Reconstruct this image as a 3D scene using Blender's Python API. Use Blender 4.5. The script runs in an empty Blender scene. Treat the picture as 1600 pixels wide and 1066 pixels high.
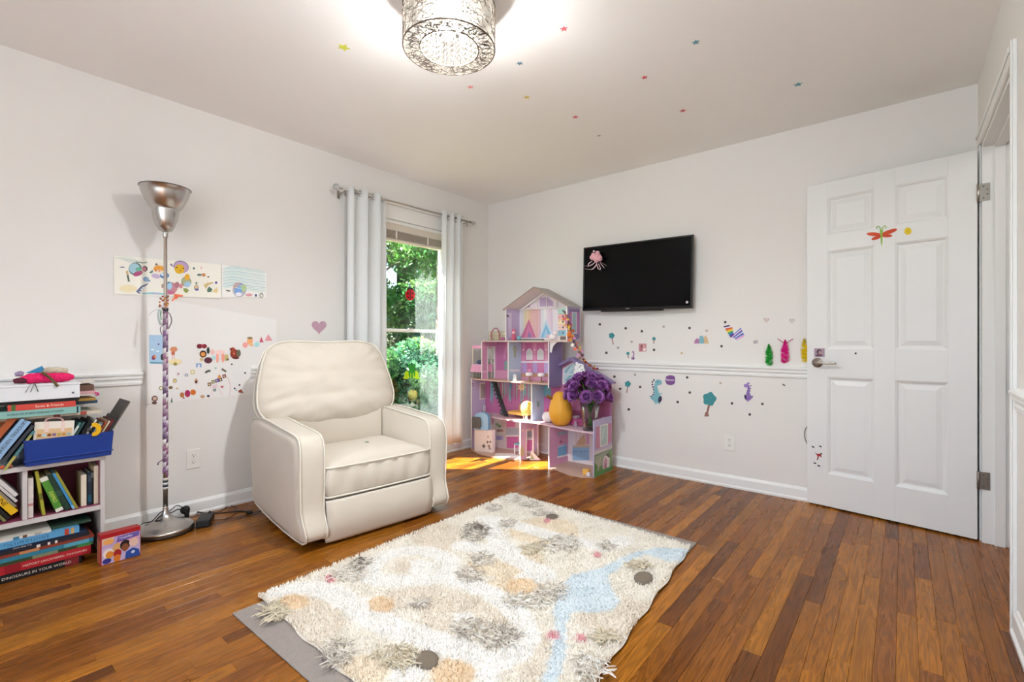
import bpy, bmesh, math, random
import numpy as np
from mathutils import Vector, Matrix

sc = bpy.context.scene
COL = sc.collection
PI = math.pi
rnd = random.Random(7)

# ------------------------------------------------------------------ camera, light, exposure
CAM = Vector((3.2834, -3.5966, 1.0385)); YAW = 0.6896; FPX = 739.63; V0 = 533.73
cd = bpy.data.cameras.new('camera'); cam = bpy.data.objects.new('camera', cd); COL.objects.link(cam)
cam.location = CAM; cam.rotation_euler = (PI / 2, 0, YAW)
cd.sensor_width = 36; cd.lens = FPX / 1600 * 36; cd.shift_y = (V0 - 533) / 1600; cd.clip_start = 0.02
sc.camera = cam
sc.view_settings.view_transform = 'Standard'; sc.view_settings.look = 'None'
sc.view_settings.gamma = 1.0; sc.view_settings.use_curve_mapping = False
sc.view_settings.exposure = 0.12
sc.cycles.use_denoising = True
sc.cycles.max_bounces = 10; sc.cycles.diffuse_bounces = 6; sc.cycles.transparent_max_bounces = 24
sc.cycles.caustics_reflective = False; sc.cycles.caustics_refractive = False
sc.cycles.sample_clamp_indirect = 6.0

w = bpy.data.worlds.new('sky'); sc.world = w; w.use_nodes = True
wn = w.node_tree.nodes; wl = w.node_tree.links
sky = wn.new('ShaderNodeTexSky'); sky.sky_type = 'NISHITA'; sky.sun_disc = False
sky.sun_elevation = math.radians(52); sky.sun_rotation = math.radians(235)
wl.new(sky.outputs[0], wn['Background'].inputs[0]); wn['Background'].inputs[1].default_value = 0.50

def light(name, kind, loc, energy, color=(1, 1, 1), **kw):
    l = bpy.data.lights.new(name, kind); l.energy = energy; l.color = color
    for k, v in kw.items(): setattr(l, k, v)
    o = bpy.data.objects.new(name, l); COL.objects.link(o); o.location = loc; return o
SUN_AZ = math.radians(38); SUN_EL = math.radians(52)
sun = light('sun', 'SUN', (-6, -4, 8), 42.0, (1.0, 0.97, 0.93), angle=0.009)
sdir = Vector((math.cos(SUN_AZ) * math.cos(SUN_EL), math.sin(SUN_AZ) * math.cos(SUN_EL), -math.sin(SUN_EL)))
sun.rotation_euler = sdir.to_track_quat('-Z', 'Y').to_euler()
# added fill lamps without a visible source: behind the camera and in the hallway
rf = light('rear_fill', 'AREA', (2.60, -5.40, 1.45), 30, (0.66, 0.84, 1.0), shape='RECTANGLE', size=1.5, size_y=1.4, spread=math.radians(138))
rf.rotation_euler = (PI / 2 + .30, 0, -.03)
hl = light('hallway_fill', 'POINT', (4.3, -1.3, 2.2), 10, (1.0, 0.96, 0.9), shadow_soft_size=0.15)
LAMP_XY = (1.885, -2.295)

# ------------------------------------------------------------------ helpers
FW = Vector((-math.sin(YAW), math.cos(YAW), 0)); RT = Vector((math.cos(YAW), math.sin(YAW), 0))
def ray(u, v): return FW + RT * ((u - 800) / FPX) + Vector((0, 0, -(v - V0) / FPX))
def onx(u, v, x=0.0): d = ray(u, v); return CAM + d * ((x - CAM.x) / d.x)
def ony(u, v, y=0.0): d = ray(u, v); return CAM + d * ((y - CAM.y) / d.y)
def onz(u, v, z=0.0): d = ray(u, v); return CAM + d * ((z - CAM.z) / d.z)
def onp(u, v, p, n): d = ray(u, v); return CAM + d * ((p - CAM).dot(n) / d.dot(n))

def lin(h):
    if not isinstance(h, str): return (h[0], h[1], h[2], 1)
    c = [int(h[i:i + 2], 16) / 255 for i in (0, 2, 4)]
    return tuple((x / 12.92 if x <= .04045 else ((x + .055) / 1.055) ** 2.4) for x in c) + (1,)

MATS = {}
def mat(hexc, rough=.55, metal=0., var=.05, scale=30., bump=0., bscale=None, name=None, spec=.4, **kw):
    """procedural principled material: base colour with a little noise variation, optional bump"""
    key = (hexc, rough, metal, var, scale, bump, bscale, name, spec, tuple(sorted(kw.items())))
    if key in MATS: return MATS[key]
    m = bpy.data.materials.new(name or 'paint_' + str(hexc)); m.use_nodes = True
    nt = m.node_tree; N = nt.nodes; L = nt.links; b = N['Principled BSDF']
    b.inputs['Roughness'].default_value = rough; b.inputs['Metallic'].default_value = metal
    b.inputs['Specular IOR Level'].default_value = spec
    c = lin(hexc)
    tc = N.new('ShaderNodeTexCoord'); no = N.new('ShaderNodeTexNoise'); no.inputs['Scale'].default_value = scale
    no.inputs['Detail'].default_value = 3
    L.new(tc.outputs['Object'], no.inputs['Vector'])
    mx = N.new('ShaderNodeMix'); mx.data_type = 'RGBA'
    mx.inputs[6].default_value = tuple(x * (1 - var) for x in c[:3]) + (1,)
    mx.inputs[7].default_value = tuple(min(1, x * (1 + var)) for x in c[:3]) + (1,)
    L.new(no.outputs[0], mx.inputs[0]); L.new(mx.outputs[2], b.inputs['Base Color'])
    if bump:
        n2 = N.new('ShaderNodeTexNoise'); n2.inputs['Scale'].default_value = bscale or scale; n2.inputs['Detail'].default_value = 4
        L.new(tc.outputs['Object'], n2.inputs['Vector'])
        bp = N.new('ShaderNodeBump'); bp.inputs['Strength'].default_value = bump; bp.inputs['Distance'].default_value = .01
        L.new(n2.outputs[0], bp.inputs['Height']); L.new(bp.outputs[0], b.inputs['Normal'])
    for k, v in kw.items(): b.inputs[k.replace('_', ' ')].default_value = v
    MATS[key] = m
    return m

WM = {}
def wmat(o): return WM.get(o.name, Matrix.Identity(4))

class MB:
    def __init__(s): s.v = []; s.f = []; s.mi = []; s.ms = []; s.sm = []
    def _m(s, m):
        if isinstance(m, str): m = mat(m)
        if m not in s.ms: s.ms.append(m)
        return s.ms.index(m)
    def add(s, vs, fs, m, smooth=False):
        k = len(s.v); i = s._m(m); s.v += [Vector(p) for p in vs]
        for f in fs: s.f.append([k + a for a in f]); s.mi.append(i); s.sm.append(smooth)
        return s
    def box(s, x0, x1, y0, y1, z0, z1, m, M=None):
        vs = [Vector((x, y, z)) for z in (z0, z1) for x, y in ((x0, y0), (x1, y0), (x1, y1), (x0, y1))]
        if M is not None: vs = [M @ p for p in vs]
        return s.add(vs, [(3, 2, 1, 0), (4, 5, 6, 7), (0, 1, 5, 4), (1, 2, 6, 5), (2, 3, 7, 6), (3, 0, 4, 7)], m)
    def plate(s, pts, n, t, m, smooth=False):
        """solid of thickness t: outline pts (3d) raised along n"""
        n = Vector(n); k = len(pts); a = [Vector(p) for p in pts]
        ar = Vector((0, 0, 0))
        for i in range(k): ar += a[i].cross(a[(i + 1) % k])
        if ar.dot(n) < 0: a.reverse()
        b = [p + n * t for p in a]
        return s.add(a + b, [tuple(range(k - 1, -1, -1)), tuple(range(k, 2 * k))] + [(i, (i + 1) % k, k + (i + 1) % k, k + i) for i in range(k)], m, smooth)
    def tube(s, path, r, m, n=8, closed=False, cap=True):
        P = [Vector(p) for p in path]; k = len(P); rs = r if isinstance(r, (list, tuple)) else [r] * k
        vs = []; up = None
        for i in range(k):
            if closed: d = P[(i + 1) % k] - P[i - 1]
            else: d = P[min(i + 1, k - 1)] - P[max(i - 1, 0)]
            d = d.normalized() if d.length > 1e-9 else Vector((0, 0, 1))
            if up is None:
                up = Vector((0, 0, 1)) if abs(d.z) < .9 else Vector((1, 0, 0))
            a = (up - d * up.dot(d)); a = a.normalized() if a.length > 1e-6 else d.orthogonal().normalized()
            up = a; b = d.cross(a)
            for j in range(n):
                t = 2 * PI * j / n; vs.append(P[i] + (a * math.cos(t) + b * math.sin(t)) * rs[i])
        fs = []
        for i in range(k if closed else k - 1):
            for j in range(n):
                i2 = (i + 1) % k; j2 = (j + 1) % n
                fs.append((i * n + j, i * n + j2, i2 * n + j2, i2 * n + j))
        if cap and not closed: fs += [tuple(range(n - 1, -1, -1)), tuple(range((k - 1) * n, k * n))]
        return s.add(vs, fs, m, True)
    def lathe(s, prof, m, n=24, c=(0, 0, 0), M=None, smooth=True):
        vs = []; c = Vector(c)
        for r, z in prof:
            for j in range(n):
                t = 2 * PI * j / n; p = Vector((r * math.cos(t), r * math.sin(t), z)); vs.append((M @ p if M is not None else p) + c)
        k = len(prof)
        fs = [(i * n + j, i * n + (j + 1) % n, (i + 1) * n + (j + 1) % n, (i + 1) * n + j) for i in range(k - 1) for j in range(n)]
        if prof[0][0] > 1e-6: fs.append(tuple(range(n - 1, -1, -1)))
        if prof[-1][0] > 1e-6: fs.append(tuple(range((k - 1) * n, k * n)))
        return s.add(vs, fs, m, smooth)
    def ball(s, c, r, m, n=12, q=8):
        rr = r if isinstance(r, (tuple, list)) else (r, r, r)
        prof = [(max(math.sin(PI * i / q), 1e-7), -math.cos(PI * i / q)) for i in range(q + 1)]
        return s.lathe(prof, m, n, c, Matrix.Diagonal((rr[0], rr[1], rr[2], 1)))
    def build(s, name, parent=None, local=False, bevel=0, seg=2, sub=0, solid=0):
        vs = s.v
        if parent is not None and not local:
            I = wmat(parent).inverted(); vs = [I @ p for p in vs]
        loc = Vector((0, 0, 0))
        if parent is None:
            lo = Vector([min(p[i] for p in vs) for i in range(3)]); hi = Vector([max(p[i] for p in vs) for i in range(3)])
            loc = Vector(((lo.x + hi.x) / 2, (lo.y + hi.y) / 2, lo.z)); vs = [p - loc for p in vs]
        me = bpy.data.meshes.new(name)
        me.from_pydata([tuple(p) for p in vs], [], s.f)
        for m in s.ms: me.materials.append(m)
        me.polygons.foreach_set('material_index', s.mi); me.polygons.foreach_set('use_smooth', s.sm)
        me.update()
        return link(me, name, parent, loc, bevel, seg, sub, solid)

def link(me, name, parent=None, loc=(0, 0, 0), bevel=0, seg=2, sub=0, solid=0):
    o = bpy.data.objects.new(name, me); COL.objects.link(o)
    if parent is not None:
        o.parent = parent; WM[o.name] = wmat(parent).copy()
    else:
        o.location = loc; WM[o.name] = Matrix.Translation(Vector(loc))
    if solid:
        md = o.modifiers.new('solid', 'SOLIDIFY'); md.thickness = solid; md.offset = 0
    if bevel:
        md = o.modifiers.new('bevel', 'BEVEL'); md.width = bevel; md.segments = seg; md.limit_method = 'ANGLE'; md.harden_normals = False
    if sub:
        md = o.modifiers.new('sub', 'SUBSURF'); md.levels = sub; md.render_levels = sub
    return o

def tag(o, label=None, cat=None, group=None, kind=None):
    if label: o['label'] = label
    if cat: o['category'] = cat
    if group: o['group'] = group
    if kind: o['kind'] = kind
    return o
def thing(name, label, cat, loc=(0, 0, 0), rz=0., group=None, M=None):
    o = bpy.data.objects.new(name, None); COL.objects.link(o); o.empty_display_size = .05
    if M is None: M = Matrix.Translation(Vector(loc)) @ Matrix.Rotation(rz, 4, 'Z')
    o.location = M.to_translation(); o.rotation_euler = M.to_euler(); WM[o.name] = M
    return tag(o, label, cat, group)
def struct(o): o['kind'] = 'structure'; return o
def sroot(name):
    o = bpy.data.objects.new(name, None); COL.objects.link(o); WM[o.name] = Matrix.Identity(4); o['kind'] = 'structure'; return o

def bz(pts, n=8, closed=False):
    """Catmull-Rom through points (any dimension)"""
    P = [Vector(p) for p in pts]; k = len(P); out = []
    for i in range(k if closed else k - 1):
        g = lambda j: P[j % k] if closed else P[min(max(j, 0), k - 1)]
        a, b, c, d = g(i - 1), g(i), g(i + 1), g(i + 2)
        for j in range(n):
            t = j / n
            out.append(.5 * ((2 * b) + (c - a) * t + (2 * a - 5 * b + 4 * c - d) * t * t + (3 * b - a - 3 * c + d) * t ** 3))
    if not closed: out.append(P[-1])
    return out

# 2d outlines
def circ(cx, cy, r, n=12, ry=None, rot=0):
    ry = ry or r; c, s_ = math.cos(rot), math.sin(rot)
    return [(cx + c * r * math.cos(2 * PI * i / n) - s_ * ry * math.sin(2 * PI * i / n), cy + s_ * r * math.cos(2 * PI * i / n) + c * ry * math.sin(2 * PI * i / n)) for i in range(n)]
def blob(cx, cy, r, lobes=6, d=.14, n=36, ph=0):
    return [(cx + r * (1 + d * math.cos(lobes * t + ph)) * math.cos(t), cy + r * (1 + d * math.cos(lobes * t + ph)) * math.sin(t)) for t in [2 * PI * i / n for i in range(n)]]
def star(cx, cy, r, rot=0, k=5, q=.45):
    return [(cx + (r if i % 2 == 0 else r * q) * math.sin(rot + PI * i / k), cy - (r if i % 2 == 0 else r * q) * math.cos(rot + PI * i / k)) for i in range(2 * k)]
def heart(cx, cy, r, n=24, rot=0):
    o = []
    for i in range(n):
        t = 2 * PI * i / n; x = 16 * math.sin(t) ** 3 / 17; y = -(13 * math.cos(t) - 5 * math.cos(2 * t) - 2 * math.cos(3 * t) - math.cos(4 * t)) / 17
        o.append((cx + r * (x * math.cos(rot) - y * math.sin(rot)), cy + r * (x * math.sin(rot) + y * math.cos(rot))))
    return o
def rect(x0, y0, x1, y1): return [(x0, y0), (x1, y0), (x1, y1), (x0, y1)]
def stroke(p, q, wd):
    d = Vector((q[0] - p[0], q[1] - p[1])); d.normalize(); n = Vector((-d.y, d.x)) * wd / 2
    return [(p[0] + n.x, p[1] + n.y), (q[0] + n.x, q[1] + n.y), (q[0] - n.x, q[1] - n.y), (p[0] - n.x, p[1] - n.y)]

# planes a picture point can be laid on: function (u,v) -> 3d, and the normal
class Plane:
    def __init__(s, p, n): s.p = Vector(p); s.n = Vector(n).normalized()
    def __call__(s, u, v): return onp(u, v, s.p, s.n)
PL_LEFT = Plane((0.0005, 0, 0), (1, 0, 0)); PL_BACK = Plane((0, -0.0005, 0), (0, -1, 0)); PL_CEIL = Plane((0, 0, 2.4395), (0, 0, -1))

def flat(mb, plane, pts, m, lift=0., t=.0004):
    """a thin printed or cut shape lying on a plane, its outline given in picture units and laid on that plane"""
    P = [plane(*p) + plane.n * lift for p in pts]
    mb.plate(P, plane.n, t, m)
def decal(name, label, cat, plane, shapes, group=None, rough=.6):
    mb = MB()
    for i, (pts, c) in enumerate(shapes): flat(mb, plane, pts, mat(c, rough, var=.08, scale=60) if isinstance(c, str) else c, lift=.0003 * i)
    o = mb.build(name); return tag(o, label, cat, group)

def text(s, size, m, O, U, V, parent, name='lettering', align='LEFT', ext=.0004, sx=1.):
    """flat lettering as a mesh; O origin, U reading direction, V up (world)"""
    cu = bpy.data.curves.new('t', 'FONT'); cu.body = s; cu.size = size; cu.extrude = ext; cu.align_x = align; cu.align_y = 'CENTER'; cu.resolution_u = 2
    to = bpy.data.objects.new('t', cu); me = bpy.data.meshes.new_from_object(to)
    bpy.data.objects.remove(to); bpy.data.curves.remove(cu)
    U = Vector(U).normalized(); V = Vector(V).normalized(); Nn = U.cross(V)
    W = Matrix(((U.x * sx, V.x, Nn.x, O[0]), (U.y * sx, V.y, Nn.y, O[1]), (U.z * sx, V.z, Nn.z, O[2]), (0, 0, 0, 1)))
    I = wmat(parent).inverted() if parent is not None else Matrix.Identity(4)
    me.transform(I @ W); me.name = name
    me.materials.clear(); me.materials.append(m if not isinstance(m, str) else mat(m))
    return link(me, name, parent)

def pillow(outline, front, back, rings=7, power=2.2, wr=None):
    """closed cushion from a 2d outline (list of (a,b)); returns verts [(a,b,d)], faces"""
    k = len(outline); ca = sum(p[0] for p in outline) / k; cb = sum(p[1] for p in outline) / k
    vs = []; fs = []
    def ring(t, d):
        for a, b in outline: vs.append((ca + (a - ca) * t, cb + (b - cb) * t, d(a, b, t) if callable(d) else d))
    ts = [1 - (i / rings) ** 1.6 for i in range(rings)]
    for t in ts: ring(t, front * (1 - t ** power) ** .62)
    vs.append((ca, cb, front)); top = len(vs) - 1
    for i in range(rings - 1):
        for j in range(k): fs.append((i * k + j, i * k + (j + 1) % k, (i + 1) * k + (j + 1) % k, (i + 1) * k + j))
    for j in range(k): fs.append(((rings - 1) * k + j, (rings - 1) * k + (j + 1) % k, top))
    o = len(vs)
    for t in ts[1:]: ring(t, -back * (1 - t ** power) ** .62)
    vs.append((ca, cb, -back)); bot = len(vs) - 1
    for j in range(k): fs.append(((j + 1) % k, j, o + j, o + (j + 1) % k))
    for i in range(rings - 2):
        for j in range(k): fs.append((o + i * k + (j + 1) % k, o + i * k + j, o + (i + 1) * k + j, o + (i + 1) * k + (j + 1) % k))
    for j in range(k): fs.append((o + (rings - 2) * k + (j + 1) % k, o + (rings - 2) * k + j, bot))
    return vs, fs
# ------------------------------------------------------------------ the room
W = 3.60; H = 2.44; REAR = -5.60
WALL = mat('e6e3df', .75, var=.012, scale=1.4, bump=.06, bscale=180, name='wall_paint')
CEIL = mat('f6f4f2', .85, var=.012, scale=1.2, bump=.08, bscale=140, name='ceiling_paint')
TRIM = mat('ebebe9', .32, var=.01, scale=4, name='trim_gloss_paint')
DOORP = mat('e6e6e5', .38, var=.012, scale=6, bump=.03, bscale=60, name='door_paint')

# window opening in the left wall
WY0, WY1, WZ0, WZ1 = -1.42, -.53, .26, 2.05
T = .14
mb = MB()
mb.box(-T, 0, REAR, WY0, 0, H, WALL).box(-T, 0, WY1, .0, 0, H, WALL).box(-T, 0, WY0, WY1, 0, WZ0, WALL).box(-T, 0, WY0, WY1, WZ1, H, WALL)
struct(mb.build('wall_left'))
mb = MB(); mb.box(-T, W + .12, 0, .12, 0, H, WALL); struct(mb.build('wall_back'))
DY0, DY1, DZ = -1.09, -.150, 2.06
mb = MB(); mb.box(W, W + .12, REAR, DY0, 0, H, WALL).box(W, W + .12, DY0, DY1, DZ, H, WALL).box(W, W + .12, DY1, 0, 0, H, WALL)
struct(mb.build('wall_right'))
# unseen rear wall with an invented opening to go with the fill lamp
mb = MB(); mb.box(-T, W + .12, REAR - .12, REAR, 0, .8, WALL).box(-T, W + .12, REAR - .12, REAR, 2.3, H, WALL)
mb.box(-T, 1.9, REAR - .12, REAR, .8, 2.3, WALL).box(3.5, W + .12, REAR - .12, REAR, .8, 2.3, WALL)
struct(mb.build('wall_rear'))
mb = MB(); mb.box(-T, W + 1.6, REAR - .12, .12, H, H + .1, CEIL); struct(mb.build('ceiling'))
# hallway beyond the door
mb = MB(); mb.box(W + .12, W + 1.5, 0.0, .12, 0, H, WALL).box(W + 1.5, W + 1.6, REAR, .12, 0, H, WALL).box(W + .12, W + 1.5, REAR - .12, REAR, 0, H, WALL)
struct(mb.build('wall_hallway'))

# floor: sub-floor slab and oak strips
SUB = mat('3a2415', .8, name='sub_floor')
mb = MB(); mb.box(-T, W + 1.6, REAR - .12, .12, -.12, -.0185, SUB); floor = struct(mb.build('floor'))

def board_material():
    m = bpy.data.materials.new('oak_strip'); m.use_nodes = True; nt = m.node_tree; N = nt.nodes; L = nt.links; b = N['Principled BSDF']
    oi = N.new('ShaderNodeObjectInfo'); tc = N.new('ShaderNodeTexCoord'); geo = N.new('ShaderNodeNewGeometry')
    wn_ = N.new('ShaderNodeTexWhiteNoise'); wn_.noise_dimensions = '3D'
    # tone of each strip from its row and stagger: attribute on the mesh copy of the strip
    at = N.new('ShaderNodeAttribute'); at.attribute_name = 'tone'; at.attribute_type = 'GEOMETRY'
    ad = N.new('ShaderNodeMath'); ad.operation = 'ADD'; L.new(oi.outputs['Random'], ad.inputs[0]); L.new(at.outputs['Fac'], ad.inputs[1])
    fr = N.new('ShaderNodeMath'); fr.operation = 'FRACT'; L.new(ad.outputs[0], fr.inputs[0])
    rp = N.new('ShaderNodeValToRGB'); cr = rp.color_ramp
    cr.elements[0].position = 0; cr.elements[0].color = lin('64370e'); cr.elements[1].position = 1; cr.elements[1].color = lin('ae6c1c')
    for p, c in ((.2, '824912'), (.45, '9b5f19'), (.62, '8d5115'), (.82, 'a5671a')):
        e = cr.elements.new(p); e.color = lin(c)
    L.new(fr.outputs[0], rp.inputs[0])
    # grain: stretched along the strip, shifted per strip
    sh = N.new('ShaderNodeVectorMath'); sh.operation = 'MULTIPLY_ADD'; sh.inputs[1].default_value = (1, 1, 1)
    cx = N.new('ShaderNodeCombineXYZ')
    ml = N.new('ShaderNodeMath'); ml.operation = 'MULTIPLY'; ml.inputs[1].default_value = 37.0; L.new(fr.outputs[0], ml.inputs[0])
    L.new(ml.outputs[0], cx.inputs[0]); L.new(ml.outputs[0], cx.inputs[1]); L.new(ml.outputs[0], cx.inputs[2])
    L.new(geo.outputs['Position'], sh.inputs[0]); L.new(cx.outputs[0], sh.inputs[2])
    mp = N.new('ShaderNodeMapping'); mp.inputs['Scale'].default_value = (26, 1.6, 1)
    L.new(sh.outputs[0], mp.inputs[0])
    n1 = N.new('ShaderNodeTexNoise'); n1.inputs['Scale'].default_value = 1.0; n1.inputs['Detail'].default_value = 5; n1.inputs['Distortion'].default_value = 1.6
    L.new(mp.outputs[0], n1.inputs['Vector'])
    wv = N.new('ShaderNodeMath'); wv.operation = 'MULTIPLY'; wv.inputs[1].default_value = 42.0; L.new(n1.outputs[0], wv.inputs[0])
    sn = N.new('ShaderNodeMath'); sn.operation = 'SINE'; L.new(wv.outputs[0], sn.inputs[0])
    mp2 = N.new('ShaderNodeMapping'); mp2.inputs['Scale'].default_value = (260, 5, 1); L.new(sh.outputs[0], mp2.inputs[0])
    n2 = N.new('ShaderNodeTexNoise'); n2.inputs['Scale'].default_value = 1.0; n2.inputs['Detail'].default_value = 3; L.new(mp2.outputs[0], n2.inputs['Vector'])
    mr = N.new('ShaderNodeMapRange'); mr.inputs[1].default_value = -1; mr.inputs[2].default_value = 1; mr.inputs[3].default_value = .68; mr.inputs[4].default_value = 1.10; pwr = N.new('ShaderNodeMath'); pwr.operation = 'MULTIPLY'; pwr.inputs[1].default_value = 1.0
    L.new(sn.outputs[0], mr.inputs[0])
    mr2 = N.new('ShaderNodeMapRange'); mr2.inputs[1].default_value = .3; mr2.inputs[2].default_value = .7; mr2.inputs[3].default_value = .74; mr2.inputs[4].default_value = 1.12
    L.new(n2.outputs[0], mr2.inputs[0])
    mm = N.new('ShaderNodeMath'); mm.operation = 'MULTIPLY'; L.new(mr.outputs[0], mm.inputs[0]); L.new(mr2.outputs[0], mm.inputs[1])
    sc_ = N.new('ShaderNodeVectorMath'); sc_.operation = 'SCALE'; L.new(rp.outputs[0], sc_.inputs[0]); L.new(mm.outputs[0], sc_.inputs['Scale'])
    L.new(sc_.outputs[0], b.inputs['Base Color'])
    b.inputs['Roughness'].default_value = .27; b.inputs['Specular IOR Level'].default_value = .24
    rr = N.new('ShaderNodeMapRange'); rr.inputs[3].default_value = .22; rr.inputs[4].default_value = .34; L.new(n1.outputs[0], rr.inputs[0]); L.new(rr.outputs[0], b.inputs['Roughness'])
    bp = N.new('ShaderNodeBump'); bp.inputs['Strength'].default_value = .12; bp.inputs['Distance'].default_value = .002
    L.new(n2.outputs[0], bp.inputs['Height']); L.new(bp.outputs[0], b.inputs['Normal'])
    return m
OAK = board_material()
BW = .0572
def strip_mesh_data(w_, l_, dz=0.):
    g = .0002; c = .0009; h = .018
    x0, x1, y0, y1 = -w_ / 2 + g, w_ / 2 - g, -l_ / 2 + g, l_ / 2 - g
    lo = [(x0, y0, -h), (x1, y0, -h), (x1, y1, -h), (x0, y1, -h)]
    md = [(x, y, -c + dz) for x, y, z in lo]
    tp = [(x0 + c, y0 + c, dz), (x1 - c, y0 + c, dz), (x1 - c, y1 - c, dz), (x0 + c, y1 - c, dz)]
    fs = []
    for a in (0, 4):
        for i in range(4): fs.append((a + i, a + (i + 1) % 4, a + 4 + (i + 1) % 4, a + 4 + i))
    fs.append((8, 9, 10, 11)); return lo + md + tp, fs
lens = [.46, .61, .76, .92, 1.14, 1.37]
boards = []
x = -.05; row = 0
while x < W + 1.55:
    y = REAR - .1 - rnd.random() * .8
    while y < .0:
        l_ = rnd.choice(lens); boards.append((x + BW / 2, y + l_ / 2, l_)); y += l_
    x += BW; row += 1
def vis(b):
    best = 0
    for dy in (-.45, -.2, 0, .2, .45):
        d = Vector((b[0], b[1] + dy * b[2], 0)) - CAM; dp = d.dot(FW)
        if dp < .5: continue
        u = 800 + FPX * d.dot(RT) / dp; v = V0 - FPX * d.z / dp
        if -30 < u < 1630 and v < 1090: best = max(best, 1 / dp ** 2)
    return best * b[2] * (1 if b[0] < W + .1 else .3)
boards.sort(key=vis, reverse=True)
meshes = {}
rest = MB(); rest_tone = []
for i, (bx, by, l_) in enumerate(boards):
    if i < 295:
        if l_ not in meshes:
            vs, fs = strip_mesh_data(BW, l_); me = bpy.data.meshes.new('floor_board'); me.from_pydata(vs, [], fs); me.materials.append(OAK); meshes[l_] = me
        o = bpy.data.objects.new('floor_board', meshes[l_]); COL.objects.link(o); o.parent = floor
        o.location = Vector((bx, by, rnd.uniform(-.0003, .0002))) - floor.location
    else:
        vs, fs = strip_mesh_data(BW, l_); rest.add([(bx + a, by + b, c) for a, b, c in vs], fs, OAK); rest_tone += [rnd.random()] * len(vs)
ro = rest.build('floor_boards_beyond', floor); ro['kind'] = 'stuff'
a = ro.data.attributes.new('tone', 'FLOAT', 'POINT'); a.data.foreach_set('value', rest_tone)

# baseboards, chair rails
def run_profile(name, prof, axis, a, b, m=TRIM, at=0.):
    """prof: (out from wall, z) closed outline swept along an axis wall"""
    mb = MB(); k = len(prof)
    if axis == 'left': P = lambda o, z, s: (o, s, z)
    elif axis == 'back': P = lambda o, z, s: (s, -o, z)
    elif axis == 'right': P = lambda o, z, s: (W - o, s, z)
    else: P = lambda o, z, s: (s, REAR + o, z)
    vs = [P(o, z, a) for o, z in prof] + [P(o, z, b) for o, z in prof]
    fs = [(i, (i + 1) % k, k + (i + 1) % k, k + i) for i in range(k)] + [tuple(range(k - 1, -1, -1)), tuple(range(k, 2 * k))]
    mb.add(vs, fs, m); return struct(mb.build(name))
BASE = [(0, 0), (.022, 0), (.022, .012), (.015, .020), (.014, .062), (.013, .070), (.008, .076), (.004, .084), (0, .086)]
RAIL = [(0, .797), (.010, .799), (.012, .812), (.008, .818), (.010, .826), (.017, .834), (.017, .846), (.024, .853), (.026, .862), (.020, .868), (.008, .872), (0, .874)]
run_profile('baseboard_left', BASE, 'left', REAR, 0); run_profile('baseboard_back', BASE, 'back', 0.022, W); run_profile('baseboard_right', BASE, 'right', REAR, DY0 - .075)
run_profile('baseboard_rear', BASE, 'rear', 0, W)
run_profile('trim_1', RAIL, 'left', REAR, -2.868); run_profile('trim_2', RAIL, 'back', .0, W); run_profile('trim_3', RAIL, 'right', REAR, DY0 - .075)
# part of the left chair rail carries on behind the paper and the recliner
run_profile('trim_4', RAIL, 'left', -2.30, WY0 - .10)
# door casing and jamb of the doorway in the right wall
mb = MB()
CW = .062
mb.box(W - .012, W, DY0 - CW, DY0, 0, DZ + CW, TRIM).box(W - .012, W, DY0, DY1 + .05, DZ, DZ + CW, TRIM).box(W - .008, W, DY1, DY1 + .05, 0, DZ, TRIM)
mb.box(W - .018, W - .012, DY0 - CW, DY0 - CW + .02, 0, DZ + CW, TRIM).box(W - .018, W - .012, DY0, DY1 + .05, DZ + CW - .02, DZ + CW, TRIM)
struct(mb.build('trim_5', bevel=.003))
mb = MB()
mb.box(W, W + .12, DY1 - .022, DY1 + .0, 0, DZ, TRIM).box(W, W + .12, DY0, DY0 + .02, 0, DZ, TRIM).box(W, W + .12, DY0, DY1, DZ - .02, DZ, TRIM)
mb.box(W + .045, W + .085, DY1 - .036, DY1 - .022, 0, DZ, TRIM).box(W + .045, W + .085, DY0 + .02, DY0 + .034, 0, DZ, TRIM).box(W + .045, W + .085, DY0, DY1, DZ - .034, DZ - .02, TRIM)
struct(mb.build('trim_6', bevel=.002))

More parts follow.
